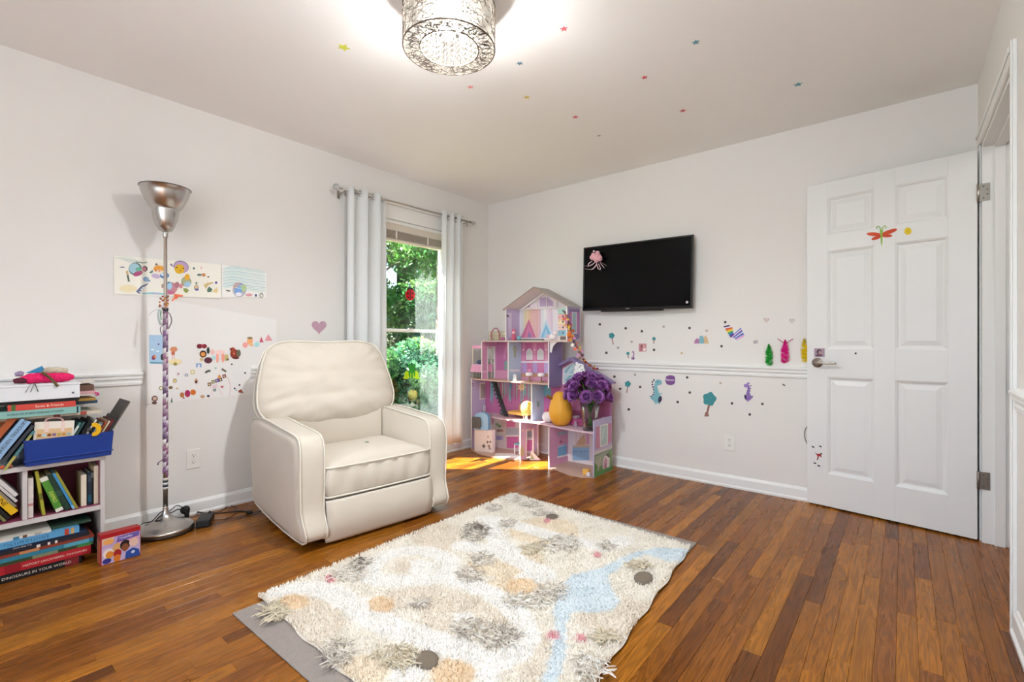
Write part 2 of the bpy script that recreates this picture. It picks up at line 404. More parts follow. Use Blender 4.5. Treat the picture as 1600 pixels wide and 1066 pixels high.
# ---- door_1: six panel door, opened against the back wall
HX, HY, DWID, DANG, DB, DH = 3.583, -.168, .780, .152, .010, 2.022
door = sroot('door_1')
D = Matrix.Translation((HX, HY, 0)) @ Matrix.Rotation(PI - DANG, 4, 'Z')       # local x from hinge to free edge, local +y towards the room
door.location = D.to_translation(); door.rotation_euler = D.to_euler(); WM[door.name] = D
TH = .035
us = [0, .112, .335, .434, .668, DWID]; zs = [DB, .213, .817, .993, 1.602, 1.702, 1.931, DB + DH]
mb = MB()
for i in (0, 2, 4): mb.box(us[i], us[i + 1], -TH, 0, DB, DB + DH, DOORP)
for i in (1, 3):
    for j in (0, 2, 4, 6): mb.box(us[i], us[i + 1], -TH, 0, zs[j], zs[j + 1], DOORP)
mb.build('door_frame', door, True, bevel=.0012)
for i in (1, 3):
    for j in (1, 3, 5):
        a0, a1, b0, b1 = us[i], us[i + 1], zs[j], zs[j + 1]; mb = MB()
        def rg(d, y): return [(a0 + d, y, b0 + d), (a1 - d, y, b0 + d), (a1 - d, y, b1 - d), (a0 + d, y, b1 - d)]
        rings = [rg(-.0015, -.0025), rg(.006, -.0045), rg(.014, -.012), rg(.022, -.013), rg(.046, -.0065), rg(.048, -.006)]
        vs = [p for r in rings for p in r]; fs = []
        for k in range(len(rings) - 1):
            for q in range(4): fs.append((k * 4 + q, k * 4 + (q + 1) % 4, k * 4 + 4 + (q + 1) % 4, k * 4 + 4 + q))
        n = (len(rings) - 1) * 4; fs.append((n, n + 1, n + 2, n + 3))
        mb.add([(p[0], p[1], p[2]) for p in vs], [f[::-1] for f in fs], DOORP)
        mb.box(a0, a1, -TH + .006, -.015, b0, b1, DOORP)
        mb.build('panel', door, True)
NICK = mat('b9b4ac', .28, 1., var=.04, scale=40, name='satin_nickel'); DARKM = mat('8d8378', .4, .9, name='aged_metal')
mb = MB(); R90 = Matrix.Rotation(-PI / 2, 4, 'X')
mb.lathe([(.031, 0), (.031, .004), (.027, .009), (.013, .012), (.012, .045), (.012, .05)], NICK, 24, (.722, 0, .905), R90)
mb.tube(bz([(.722, .048, .905), (.700, .050, .905), (.66, .049, .905), (.612, .047, .905)], 4), .0075, NICK, 10)
h = mb.build('lever_handle', door, True); h['label'] = 'satin nickel lever handle'
for z, mm in ((1.807, NICK), (.321, DARKM)):
    mb = MB(); mb.tube([(-.004, .004, z - .045), (-.004, .004, z + .045)], .006, mm, 10)
    for q in (-.03, -.01, .01, .03): mb.tube([(-.004, .004, z + q - .001), (-.004, .004, z + q + .001)], .0066, mm, 10)
    hg = mb.build('hinge', door, True)
    # leaf screwed on the jamb
    mb = MB(); mb.box(W - .012, W + .030, DY1 - .0245, DY1 - .0225, z - .045, z + .045, mm)
    for dx, dz_ in ((.005, .03), (.02, .012), (.02, -.012), (.005, -.03)): mb.ball((W + dx, DY1 - .0245, z + dz_), (.004, .0012, .004), mat('6f6a63', .4, .9), 8, 4)
    mb.build('hinge_leaf', door, bevel=.0005)
    mb = MB()
PL_DOOR = Plane(D @ Vector((0, .0005, 0)), D.to_3x3() @ Vector((0, 1, 0)))
# hallway door seen through the gap, with its dark knob
d2 = sroot('door_2'); mb = MB(); mb.box(W + .125, W + .9, -.205, -.165, .01, 2.03, DOORP).build('door_slab', d2, bevel=.002)
mb = MB(); mb.lathe([(.026, 0), (.026, .005), (.012, .008), (.012, .03), (.027, .042), (.029, .055), (.020, .068), (1e-6, .07)], mat('4b443c', .35, .8), 16, (W + .145, -.205, .915), Matrix.Rotation(PI / 2, 4, 'X')); mb.build('door_knob', d2)

# ---- window_1
win = sroot('window_1')
WF = mat('efeeea', .35, var=.01, name='window_paint')
def glass_material():
    m = bpy.data.materials.new('window_glass'); m.use_nodes = True; N = m.node_tree.nodes; L = m.node_tree.links
    N.remove(N['Principled BSDF']); tr = N.new('ShaderNodeBsdfTransparent'); tr.inputs[0].default_value = (.93, .96, .95, 1)
    gl = N.new('ShaderNodeBsdfGlossy'); gl.inputs['Roughness'].default_value = .0; lw = N.new('ShaderNodeLayerWeight'); lw.inputs[0].default_value = .5; pw = N.new('ShaderNodeMath'); pw.operation = 'POWER'; pw.inputs[1].default_value = 4.0; L.new(lw.outputs['Facing'], pw.inputs[0]); fr = N.new('ShaderNodeMath'); fr.operation = 'MULTIPLY_ADD'; fr.inputs[1].default_value = .9; fr.inputs[2].default_value = .05; L.new(pw.outputs[0], fr.inputs[0])
    mx = N.new('ShaderNodeMixShader'); L.new(fr.outputs[0], mx.inputs[0]); L.new(tr.outputs[0], mx.inputs[1]); L.new(gl.outputs[0], mx.inputs[2])
    L.new(mx.outputs[0], N['Material Output'].inputs[0]); return m
GLASS = glass_material()
MID = 1.128
mb = MB()                                                    # jamb lining and inner casing
for y0, y1 in ((WY0, WY0 + .02), (WY1 - .02, WY1)): mb.box(-T, .0, y0, y1, WZ0, WZ1, WF)
mb.box(-T, .0, WY0, WY1, WZ1 - .015, WZ1, WF); mb.build('window_frame', win)
mb = MB()
for y0, y1 in ((WY0 - .085, WY0), (WY1, WY1 + .085)): mb.box(0, .016, y0, y1, WZ0 - .02, WZ1 + .005, WF)
mb.box(0, .016, WY0 - .085, WY1 + .085, WZ1 + .005, WZ1 + .125, WF); mb.box(0, .028, WY0 - .095, WY1 + .095, WZ1 + .125, WZ1 + .145, WF)
mb.box(0, .022, WY0, WY1, WZ1 - .03, WZ1 - .008, WF)
mb.build('window_casing', win, bevel=.003)
mb = MB(); mb.box(-T, .05, WY0 - .1, WY1 + .1, WZ0 - .025, WZ0, WF); mb.build('window_sill', win, bevel=.004)
mb = MB(); mb.box(0, .015, WY0 - .085, WY1 + .085, WZ0 - .11, WZ0 - .025, WF); mb.build('apron', win, bevel=.003)
for nm, xx, z0, z1 in (('upper_sash', -.085, MID - .008, WZ1 - .015), ('lower_sash', -.050, WZ0, MID + .018)):
    mb = MB(); y0, y1 = WY0 + .02, WY1 - .02
    r0 = .05 if nm == 'lower_sash' else .022
    mb.box(xx - .016, xx + .016, y0, y0 + .042, z0, z1, WF).box(xx - .016, xx + .016, y1 - .042, y1, z0, z1, WF)
    mb.box(xx - .016, xx + .016, y0 + .042, y1 - .042, z0, z0 + r0, WF).box(xx - .016, xx + .016, y0 + .042, y1 - .042, z1 - (.042 if nm == 'upper_sash' else .022), z1, WF)
    so = mb.build(nm, win, bevel=.002)
    mb = MB(); mb.box(xx - .0015, xx + .0015, y0 + .04, y1 - .04, z0 + r0 - .002, z1 - .018, GLASS); mb.build('pane', so)
mb = MB(); mb.box(-.034, -.012, -1.0, -.955, MID + .018, MID + .028, NICK); mb.build('sash_lock', win, bevel=.002)
# ------------------------------------------------------------------ ceiling light
def ceiling_light():
    X, Y = LAMP_XY; R = .182; Z0, Z1 = 2.208, 2.372
    t = thing('ceiling_light', 'round drum ceiling light with metal wire lattice and lit crystal centre', 'ceiling light', (X, Y, Z0))
    WIRE = mat('5f5347', .5, .3, name='bronze_wire'); 
    m = bpy.data.materials.new('shade_liner'); m.use_nodes = True; N = m.node_tree.nodes; L = m.node_tree.links; N.remove(N['Principled BSDF'])
    tr = N.new('ShaderNodeBsdfTransparent'); tr.inputs[0].default_value = (1, .99, .98, 1); df = N.new('ShaderNodeEmission'); df.inputs[0].default_value = (1, .91, .78, 1); df.inputs[1].default_value = .92
    mx = N.new('ShaderNodeMixShader'); mx.inputs[0].default_value = .50; L.new(tr.outputs[0], mx.inputs[1]); L.new(df.outputs[0], mx.inputs[2]); L.new(mx.outputs[0], N['Material Output'].inputs[0])
    LINER = m
    mb = MB(); n = 48
    ci = [(X + math.cos(2 * PI * i / n), Y + math.sin(2 * PI * i / n)) for i in range(n)]
    def cyl(r, z0, z1, mm):
        b = MB(); vs = []
        for z in (z0, z1): vs += [(X + r * math.cos(2 * PI * i / n), Y + r * math.sin(2 * PI * i / n), z) for i in range(n)]
        b.add(vs, [(i, (i + 1) % n, n + (i + 1) % n, n + i) for i in range(n)], mm, True); return b
    s = cyl(R - .004, Z0, Z1, LINER).build('shade_liner', t)
    b = MB(); vs = []
    for r in (.116, R - .004): vs += [(X + r * math.cos(2 * PI * i / n), Y + r * math.sin(2 * PI * i / n), Z0 + .002) for i in range(n)]
    b.add(vs, [(i, (i + 1) % n, n + (i + 1) % n, n + i) for i in range(n)], LINER, True); b.build('bottom_liner', t)
    mb = MB()
    for r, z in ((R, Z0), (R, Z1), (.116, Z0)): mb.tube([(X + r * math.cos(2 * PI * i / n), Y + r * math.sin(2 * PI * i / n), z) for i in range(n)], .0028, WIRE, 6, True)
    mb.build('ring', t)
    rr = random.Random(3); mb = MB()
    for k in range(230):                                     # curly wires on the drum wall
        a0 = rr.uniform(0, 2 * PI); z = rr.uniform(Z0 + .01, Z1 - .01); q = rr.uniform(.018, .05); ph = rr.uniform(0, 6.3); e = rr.uniform(.5, 1.)
        pts = []
        for i in range(11):
            tt = ph + i / 10 * rr.choice((4.2, 5.2)); aa = a0 + q * math.cos(tt) / R; zz = min(max(z + q * e * math.sin(tt), Z0), Z1); pts.append((X + (R + .001) * math.cos(aa), Y + (R + .001) * math.sin(aa), zz))
        mb.tube(pts, .0010, WIRE, 3)
    wo = mb.build('drum_wires', t); wo['kind'] = 'stuff'
    mb = MB()
    for k in range(190):
        a0 = rr.uniform(0, 2 * PI); r0 = rr.uniform(.122, R - .006); q = rr.uniform(.012, .03); ph = rr.uniform(0, 6.3); pts = []
        for i in range(10):
            tt = ph + i / 9 * rr.choice((3.6, 4.8)); px, py = r0 * math.cos(a0) + q * math.cos(tt), r0 * math.sin(a0) + q * math.sin(tt); l = math.hypot(px, py); f = min(max(l, .117), R) / l
            pts.append((X + px * f, Y + py * f, Z0 - .001))
        mb.tube(pts, .0011, WIRE, 3)
    wo = mb.build('bottom_wires', t); wo['kind'] = 'stuff'
    mb = MB(); mb.lathe([(.07, H - .001), (.07, H - .02), (.055, H - .026), (.02, H - .028), (.012, H - .03), (.012, Z1 - .004), (.172, Z1 - .006), (.172, Z1 - .010), (1e-6, Z1 - .010)], mat('8d877f', .6, .2, name='light_block_pan'), 24, (X, Y, 0)); mb.build('ceiling_plate', t)  # wide disc under the plate is added to keep bulb light off the ceiling
    mb = MB()
    for i in range(3): mb.tube([(X, Y, Z1 - .01), (X + (R - .002) * math.cos(2.1 * i), Y + (R - .002) * math.sin(2.1 * i), Z1 - .002)], .003, WIRE, 6)
    mb.build('spider_arm', t)['kind'] = 'stuff'
    CR = bpy.data.materials.new('crystal'); CR.use_nodes = True; N = CR.node_tree.nodes; L = CR.node_tree.links; N.remove(N['Principled BSDF']); tr = N.new('ShaderNodeBsdfTransparent'); tr.inputs[0].default_value = (.97, .96, .94, 1)
    gl = N.new('ShaderNodeBsdfGlossy'); gl.inputs['Roughness'].default_value = .08; lw = N.new('ShaderNodeLayerWeight'); lw.inputs[0].default_value = .4; mx = N.new('ShaderNodeMixShader'); L.new(lw.outputs['Facing'], mx.inputs[0]); L.new(tr.outputs[0], mx.inputs[1]); L.new(gl.outputs[0], mx.inputs[2]); L.new(mx.outputs[0], N['Material Output'].inputs[0])
    for ring, (r, k) in enumerate(((.108, 22), (.070, 12))):
        for i in range(k):
            a0 = 2 * PI * i / k; mb = MB(); px, py = X + r * math.cos(a0), Y + r * math.sin(a0)
            for j in range(7): mb.ball((px, py, Z1 - .025 - j * .0225), (.0085, .0085, .0115), CR, 6, 4)
            mb.build('crystal_strand', t)
    BULB = bpy.data.materials.new('bulb_glow'); BULB.use_nodes = True; b_ = BULB.node_tree.nodes['Principled BSDF']; b_.inputs['Emission Color'].default_value = (1, .86, .66, 1); b_.inputs['Emission Strength'].default_value = 3
    for i in range(3):
        a0 = 2 * PI * i / 3 + .4; mb = MB(); mb.ball((X + .04 * math.cos(a0), Y + .04 * math.sin(a0), Z0 + .085), (.02, .02, .028), BULB, 12, 8); mb.build('bulb', t)
    # the light the bulbs give
    l = light('ceiling_bulb_light', 'POINT', (X, Y, Z0 + .05), 112, (.945, .975, 1.0), shadow_soft_size=.045)
ceiling_light()

stars = [((537, 74), 9, 'd8da52', 'large yellow star sticker on the ceiling left of the drum light', .2), ((881, 45), 6, 'e8727c', 'pink star sticker on the ceiling, right of and level with the drum light', .5),
         ((812, 99), 5, '6f93a8', 'small blue star sticker on the ceiling just right of the drum light', .1), ((1087, 66), 6, '68a2ae', 'teal star sticker on the ceiling, the nearer and larger of the two teal ones', .3),
         ((1007, 121), 5, 'd65a6c', 'deep pink star sticker on the ceiling between the teal star and the television', .2), ((735, 136), 5, 'f0a0a4', 'pale pink star sticker on the ceiling directly under the drum light', .6),
         ((823, 152), 5, 'dcc86e', 'small yellow star sticker on the ceiling under the small blue star', .4), ((1247, 132), 6, '5f9bab', 'teal star sticker on the ceiling closest to the open door', .2),
         ((899, 183), 4.6, 'd4606e', 'small rose star sticker on the ceiling above the left end of the television', .7), ((1067, 173), 5, 'cf5f6e', 'rose star sticker on the ceiling above the right end of the television', .3),
         ((936, 212), 3.2, 'b5a4a0', 'tiny faded grey star sticker on the ceiling above the television', .1)]
for (u, v), r, c, lb, rot in stars:
    p = onz(u, v, 2.4395); rw = r / FPX * (p - CAM).dot(FW) * 1.15
    mb = MB(); mb.plate([(a, b, 2.4395) for a, b in star(p.x, p.y, rw, rot)], (0, 0, -1), .0008, mat(c, .6)); tag(mb.build('star_sticker'), lb, 'sticker', 'star stickers on the ceiling')

# ------------------------------------------------------------------ floor lamp
STEEL = mat('c2bfbb', .27, 1., var=.05, scale=25, name='brushed_steel', Anisotropic=.6)
STEELD = mat('4a423b', .35, .8, name='dark_rubber_rim')
LX, LY = .185, -2.808
def floor_lamp():
    t = thing('floor_lamp', 'brushed steel torchiere floor lamp with ribbon-wrapped pole and bowl shade', 'floor lamp', (LX, LY, 0)); c = (LX, LY, 0)
    MB().lathe([(.130, 0), (.133, .004), (.133, .014), (.130, .018)], STEELD, 40, c).build('base_rim', t)
    MB().lathe([(.130, .016), (.131, .026), (.126, .033), (.112, .038), (.108, .043), (.075, .056), (.045, .072), (.026, .09), (.016, .11), (.0125, .135), (.0125, .14)], STEEL, 48, c).build('base', t)
    MB().lathe([(.0115, .13), (.0115, .62), (.0085, .63), (.0085, 1.60), (.012, 1.605), (.013, 1.63), (.012, 1.64)], STEEL, 16, c).build('pole', t)
    MB().lathe([(.014, 1.635), (.030, 1.642), (.042, 1.665), (.054, 1.70), (.061, 1.735), (.064, 1.762), (.064, 1.768)], STEEL, 40, c).build('lower_cup', t)
    MB().lathe([(.060, 1.752), (.074, 1.768), (.092, 1.80), (.108, 1.84), (.115, 1.872), (.118, 1.874), (.112, 1.872), (.09, 1.81), (.06, 1.77), (.03, 1.76), (1e-6, 1.758)], STEEL, 48, c).build('bowl_shade', t)
    MB().tube([(LX + .1165 * math.cos(2 * PI * i / 48), LY + .1165 * math.sin(2 * PI * i / 48), 1.873) for i in range(48)], .0024, STEELD, 6, True).build('shade_rim', t)
    # printed ribbon wound up the pole
    cols = ['87628f', 'cfc4d0', '93708f', 'b9a3b4', 'a0738d', 'd9d2d4', '735a7c', 'a493ab']; z = .30; k = 0
    while z < 1.215:
        p = 2 * PI; mb = MB(); n = 12; vs = []; hgt = .030
        for i in range(n + 1):
            a = i / n * p; r = .0128 if z < .62 else .0118
            zz = z + .026 * i / n
            vs += [(LX + r * math.cos(a), LY + r * math.sin(a), zz), (LX + r * math.cos(a), LY + r * math.sin(a), zz + hgt * .93)]
        mb.add(vs, [(2 * i, 2 * i + 2, 2 * i + 3, 2 * i + 1) for i in range(n)], mat(cols[k % 8], .45, var=.35, scale=260), True); mb.build('ribbon_turn', t, solid=.0015); z += .031; k += 1
    # striped paper band under the ribbon
    for j, cc in enumerate(('e8e4e0', '2d3f52', 'e8e4e0', '3b4a50', 'e3dcd6')):
        MB().lathe([(.0126, .235 + j * .012), (.0126, .247 + j * .012)], mat(cc, .5), 16, c).build('paper_band', t)
    # loose ribbon ends and tied strips at the top
    f = (FW + RT * 0).normalized()
    def strip(name, pts, wd, col):
        P = bz(pts, 6); mb = MB(); vs = []
        for p in P: vs += [p + f.cross(Vector((0, 0, 1))) * 0 + RT * -wd / 2, p + RT * wd / 2]
        mb.add(vs, [(2 * i, 2 * i + 2, 2 * i + 3, 2 * i + 1) for i in range(len(P) - 1)], mat(col, .4, var=.2, scale=200), True); mb.build(name, t, solid=.001)
    def Q(u, v, o=0.): d = ray(u, v); q = Vector((LX, LY, 0)) - CAM; return CAM + d * (q.dot(FW) - o)
    strip('ribbon_end', [Q(262, 488, .016), Q(266, 492, .03), Q(268, 503, .03), Q(263, 514, .016)], .007, '8c8288')
    strip('ribbon_end', [Q(255, 508, .014), Q(251, 512, .03), Q(251, 518, .03), Q(253, 523, .02)], .005, '7b7080')
    strip('ribbon_end', [Q(250, 484, .02), Q(248, 492, .03), Q(250, 503, .03), Q(252, 508, .02)], .016, 'b9c3c1')
    strip('ribbon_end', [Q(252, 486, .026), Q(251, 493, .03), Q(252, 500, .03)], .006, '4c8052')
    MB().tube(bz([Q(258, 485, .014), Q(247, 484, .02), Q(238, 487, .025), Q(233, 492, .025)], 6), .0012, mat('a8aca2', .5), 5).build('twist_tie', t)
    MB().tube(bz([Q(253, 481, .014), Q(258, 484, .018), Q(262, 482, .014), Q(261, 486, .016), Q(254, 484, .016)], 6), .0035, mat('2a2b2c', .5), 6).build('hair_tie', t)
    rr = random.Random(5)
    for k in range(26):
        a = rr.uniform(0, 2 * PI); z = 1.225 + rr.random() * .065; rad = .0135 + (.012 if math.cos(a - 4.0) > .2 and z < 1.28 else 0)
        MB().ball((LX + rad * math.cos(a), LY + rad * math.sin(a), z), .005, mat(rr.choice(['a8433f', 'c9824a', '7b3b3b', 'd49a62', '8b5a3c']), .3), 8, 6).build('bead', t)
    strip('ribbon_end', [Q(257, 716, .013), Q(252, 720, .03), Q(247, 724, .03), Q(247, 727, .03)], .008, '7d6484')
floor_lamp()

# power brick and cords by the lamp base
BLK = mat('17181a', .42, name='black_plastic', var=.1)
t = thing('power_adapter', 'black plastic power adapter lying beside the lamp base', 'adapter', onz(321, 822, 0))
bx = onz(321, 818, .0); ax = Matrix.Translation((bx.x, bx.y, 0)) @ Matrix.Rotation(math.radians(-28), 4, 'Z')
mb = MB(); mb.box(-.072, .072, -.034, .034, .0, .042, BLK, ax); mb.build('brick', t, bevel=.006, seg=3)
mb = MB(); mb.box(-.078, -.062, -.014, .014, .008, .026, BLK, ax); mb.build('plug_socket', t, bevel=.003)
mb = MB(); mb.tube([ax @ Vector((-.05, .012, .033)), ax @ Vector((-.055, .012, .052))], [.012, .004], BLK, 10); mb.build('strain_relief', t)
t = thing('cord_plug', 'round black plug end leaning on the lamp base', 'plug', onz(292, 806, 0))
q = onz(292, 812, .0); mb = MB(); mb.lathe([(.019, 0), (.022, .004), (.022, .026), (.017, .032), (.008, .033)], BLK, 20, (q.x, q.y, .062), Matrix.Rotation(YAW, 4, 'Z') @ Matrix.Rotation(PI / 2, 4, 'X')); mb.build('plug_body', t)
mb = MB(); mb.tube([(q.x, q.y, .0), (q.x, q.y, .045)], [.011, .014], BLK, 12); mb.build('plug_neck', t)
def cord(name, label, pts, r=.003):
    mb = MB(); mb.tube(bz(pts, 7), r, BLK, 7); return tag(mb.build(name), label, 'cord')
def fz(u, v, z=.003): return onz(u, v, z)
cord('cable', 'thick black cord running from the adapter to a plug near the recliner', [fz(308, 800, .02), fz(330, 803), fz(352, 801), fz(372, 799), fz(390, 800)], .0042)
tag(MB().tube([fz(386, 800, .011), fz(393, 801, .011)], .010, BLK, 10).build('plug_tip'), 'small black plug tip lying on the floor near the recliner', 'plug')
cord('cable', 'thin dark cord looping over the floor behind the adapter', [fz(332, 813), fz(352, 811), fz(366, 804), fz(369, 795), fz(362, 790.5), fz(353, 793), fz(345, 799), fz(336, 801)], .0022)
cord('lamp_cord', 'black lamp cord lying over the steel base towards the red books', [fz(293, 803, .055), fz(280, 796, .09), fz(268, 801, .085), Vector((LX + .02, LY - .028, .10)), fz(240, 818, .060), fz(228, 822, .05), fz(222, 829, .012)], .003)
cord('lamp_cord', 'second black lamp cord lying over the base just above the first', [fz(293, 800, .05), fz(278, 790, .10), fz(264, 799, .095), Vector((LX + .012, LY - .022, .118)), fz(238, 814, .066), fz(224, 818, .05), fz(219, 822, .012)], .0026)

# ------------------------------------------------------------------ outlets
def outlet(plane, u, v, hw, label):
    c = plane(u, v); n = plane.n; t = thing('wall_outlet', label, 'outlet', c - Vector((0, 0, .057)))
    hdir = Vector((0, 0, 1)).cross(n); PW = mat('eae8e3', .35, name='outlet_plastic'); PS = mat('2a2522', .6)
    def pl(mb, cx, cz, w_, h_, off, th, m): mb.plate([c + hdir * (cx + sx * w_ / 2) + Vector((0, 0, cz + sz * h_ / 2)) + n * off for sx, sz in ((-1, -1), (1, -1), (1, 1), (-1, 1))], n, th, m)
    mb = MB(); pl(mb, 0, 0, hw, .114, 0, .006, PW); mb.build('cover_plate', t, bevel=.0025)
    for z in (.02, -.02):
        mb = MB(); mb.plate([c + hdir * a + Vector((0, 0, b)) + n * .006 for a, b in circ(0, z, .0165, 20, .0145)], n, .0012, PW); s = mb.build('socket', t)
        mb = MB()
        for a in (-.0062, .0062): pl(mb, a, z + .003, .0024, .008, .0072, .0006, PS)
        mb.plate([c + hdir * a + Vector((0, 0, b)) + n * .0072 for a, b in circ(0, z - .007, .0026, 8)], n, .0006, PS); mb.build('slot', s)
    mb = MB(); mb.plate([c + hdir * a + Vector((0, 0, b)) + n * .006 for a, b in circ(0, 0, .003, 8)], n, .001, mat('c9c6bf', .3, .6)); mb.build('screw', t)
outlet(PL_LEFT, 302, 717, .072, 'white duplex wall outlet between the floor lamp and recliner')
outlet(PL_BACK, 1140, 692, .072, 'white duplex wall outlet low on the wall under the tree decal')

# ------------------------------------------------------------------ recliner
FAB = mat('d6cdbf', .88, var=.035, scale=9, bump=.12, bscale=420, name='cream_twill', spec=.15, Sheen_Weight=.15)
PIPE = mat('e6dfd2', .85, var=.02, name='cream_piping', spec=.15); UNDER = mat('3a332c', .8)
def recliner():
    t = thing('recliner', 'cream fabric recliner armchair with piped cushions in front of the window', 'recliner', (.668, -1.990, 0), math.radians(-6))
    def nz(p, s_, a): return a * (math.sin(p[0] * s_ * 1.3 + p[1] * s_ * .7) + .6 * math.sin(p[1] * s_ * 2.1 - p[0] * s_ * .9 + 1.3) + .4 * math.sin(p[0] * s_ * 3.7 + p[1] * s_ * 2.9 + .4))
    MB().box(-.34, .33, -.32, .32, .012, .10, UNDER).build('base', t, True, bevel=.01)
    # arms: one continuous top-and-front panel over a slab
    for sgn in (-1, 1):
        out = bz([(.375, .035), (.385, .20), (.392, .40), (.388, .49), (.360, .545), (.30, .565), (.10, .578), (-.12, .592), (-.30, .585), (-.375, .55), (-.385, .40), (-.36, .20), (-.335, .06)], 5, True)
        y0, y1 = .318, .440
        mb = MB(); k = len(out); secs = [(y0, .012), (y0 + .004, .004), (y0 + .016, 0.), (y1 - .022, 0.), (y1 - .006, .006), (y1 + .006, .022), (y1 + .014, .06)]
        vs = []
        cx_, cz_ = 0.0, .31
        for y, ins in secs:
            for a, b in out:
                dx, dz = cx_ - a, cz_ - b; l = math.hypot(dx, dz); yy = y + (.020 * (1 - ((b - .38) / .36) ** 2) - .016 if y > y1 - .03 else 0); vs.append((a + dx / l * ins, sgn * yy, b + dz / l * ins))
        fs = [(i * k + j, i * k + (j + 1) % k, (i + 1) * k + (j + 1) % k, (i + 1) * k + j) for i in range(len(secs) - 1) for j in range(k)]
        fs.append(tuple(range(k - 1, -1, -1))); fs.append(tuple((len(secs) - 1) * k + j for j in range(k)))
        if sgn > 0: fs = [f[::-1] for f in fs]
        mb.add(vs, fs, FAB, True); ao = mb.build('armrest', t, True)
        for yy in (y1 - .003, y0 + .003):
            mb = MB(); mb.tube([(a, sgn * (yy + ((.020 * (1 - ((b - .38) / .36) ** 2) - .016) if yy > y0 + .05 else 0)), b) for a, b in out], .0048, PIPE, 6, True); mb.build('piping', ao, True)
    # seat cushion
    def slab(outline, z0, z1, crown, nm, rr=.035, wr=0.):
        mb = MB(); k = len(outline); cx_ = sum(p[0] for p in outline) / k; cy_ = sum(p[1] for p in outline) / k; vs = []
        lev = [(z0, .05), (z0 + .004, .012), (z0 + .02, 0), ((z0 + z1) / 2, -.006), (z1 - .02, 0), (z1 - .003, .010)] + [(z1 + crown * (1 - (1 - i / 7) ** 2.2), .010 + (i / 7) * .99) for i in range(1, 8)]
        for z, s_ in lev:
            for a, b in outline:
                if s_ <= .06: l = math.hypot(a - cx_, b - cy_); q = 1 - s_ / l
                else: q = 1 - s_ + .01 * 0
                p = (cx_ + (a - cx_) * q, cy_ + (b - cy_) * q); dz = nz(p, 14, wr) if z > z1 + .004 else 0
                if z0 + .01 < z < z1 - .01 and a > .30: p = (p[0] + .006 * math.sin(b * 55 + 2 * math.sin(b * 9)) + .003 * math.sin(b * 131), p[1])
                vs.append((p[0], p[1], z + dz))
        fs = [(i * k + j, i * k + (j + 1) % k, (i + 1) * k + (j + 1) % k, (i + 1) * k + j) for i in range(len(lev) - 1) for j in range(k)]
        fs.append(tuple(range(k - 1, -1, -1))); mb.add(vs, fs, FAB, True); o = mb.build(nm, t, True)
        for z in (z0 + .008, z1 - .006): MB().tube([(a + .003 * (1 if a > cx_ else -1), b * 1.003, z) for a, b in outline], .0052, PIPE, 6, True).build('piping', o, True)
        return o
    so = slab([Vector((a, b)) for a, b in ([(.402 + .012 * math.cos(b * PI / .64), b) for b in [-.310 + .62 * i / 24 for i in range(25)]] + [(-.16, .310 - .62 * i / 6) for i in range(7)])], .236, .400, .048, 'seat_cushion', wr=.0022)
    mb = MB(); mb.plate([Vector((.18 + a, .02 + b, .4488)) for a, b in star(0, 0, .016, .3, 4, .5)], (0, 0, 1), .0012, mat('9db3a0', .6)); mb.build('stain_mark', so, True)
    # lumbar part of the back and the deck
    mb = MB(); mb.box(-.30, -.155, -.315, .315, .10, .60, FAB); mb.build('lower_back', t, True, bevel=.03, seg=4)
    mb = MB(); mb.box(-.16, .36, -.31, .31, .10, .236, FAB); mb.build('seat_deck', t, True, bevel=.006)
    # leg rest panel
    mb = MB(); n = 14; vs = []
    for i in range(n + 1):
        s_ = i / n; z = .022 + .205 * s_; xx = .398 + .020 * math.sin(s_ * PI) + .006 * s_
        for j in range(17): y = -.316 + .632 * j / 16; e = (abs(y) / .316) ** 8; vs.append((xx - .012 * e, y, z))
    fs = [(i * 17 + j, i * 17 + j + 1, (i + 1) * 17 + j + 1, (i + 1) * 17 + j) for i in range(n) for j in range(16)]
    mb.add(vs, fs, FAB, True); mb.build('leg_rest', t, True, solid=.03)
    # back cushion: overstuffed, leaning back
    half = [(0, -.034), (.16, -.036), (.31, -.010), (.405, .035), (.440, .105), (.436, .20), (.412, .31), (.380, .41), (.335, .472), (.24, .500), (.10, .499), (0, .495)]
    ol = bz([(a, b) for a, b in half] + [(-a, b) for a, b in half[-2:0:-1]], 6, True); ol = [(p.x, p.y) for p in ol]
    vs, fs = pillow(ol, .105, .11, 18, 2.6)
    lean = math.radians(15); out = []
    for a, b, d in vs:
        if d > 0:
            e = d / .105
            d += e * (nz((a, b), 9, .0065) + .004 * math.sin(b * 46 + 6 * a + 2 * math.sin(a * 9)) * math.exp(-((b - .22) / .13) ** 2) + .006 * math.exp(-((b - .13 - .02 * math.cos(a * 5)) / .02) ** 2) * -1.6 + .012 * math.exp(-((b - .06) / .06) ** 2) - .008 * math.exp(-((b - .29 + .1 * a * a) / .018) ** 2) * (1 - min(1, abs(a) * 2.4)))
            d += e * .02 * (1 - b / .5) + 1.5 * e * (.0022 * math.sin(38 * b + 13 * a + 3 * math.sin(7 * a)) + .0016 * math.sin(61 * b - 22 * a + 2.5 * math.sin(9 * b)) + .0014 * math.sin(47 * a + 20 * b))
            d += .004 * math.sin(math.atan2(b - .24, a) * 34) * math.exp(-((e - .45) / .3) ** 2)
        z = b * math.cos(lean) - d * math.sin(lean) * -.9; out.append((d * math.cos(lean) - b * math.sin(lean), a, z))
    O = Vector((-.20, -.012, .552)); out = [Vector(p) + O for p in out]
    mb = MB(); mb.add(out, [f[::-1] for f in fs], FAB, True); bo = mb.build('back_cushion', t, True, sub=1)
    def onback(a, b, d): return O + Vector((d * math.cos(lean) - b * math.sin(lean), a, b * math.cos(lean) + d * .9 * math.sin(lean)))
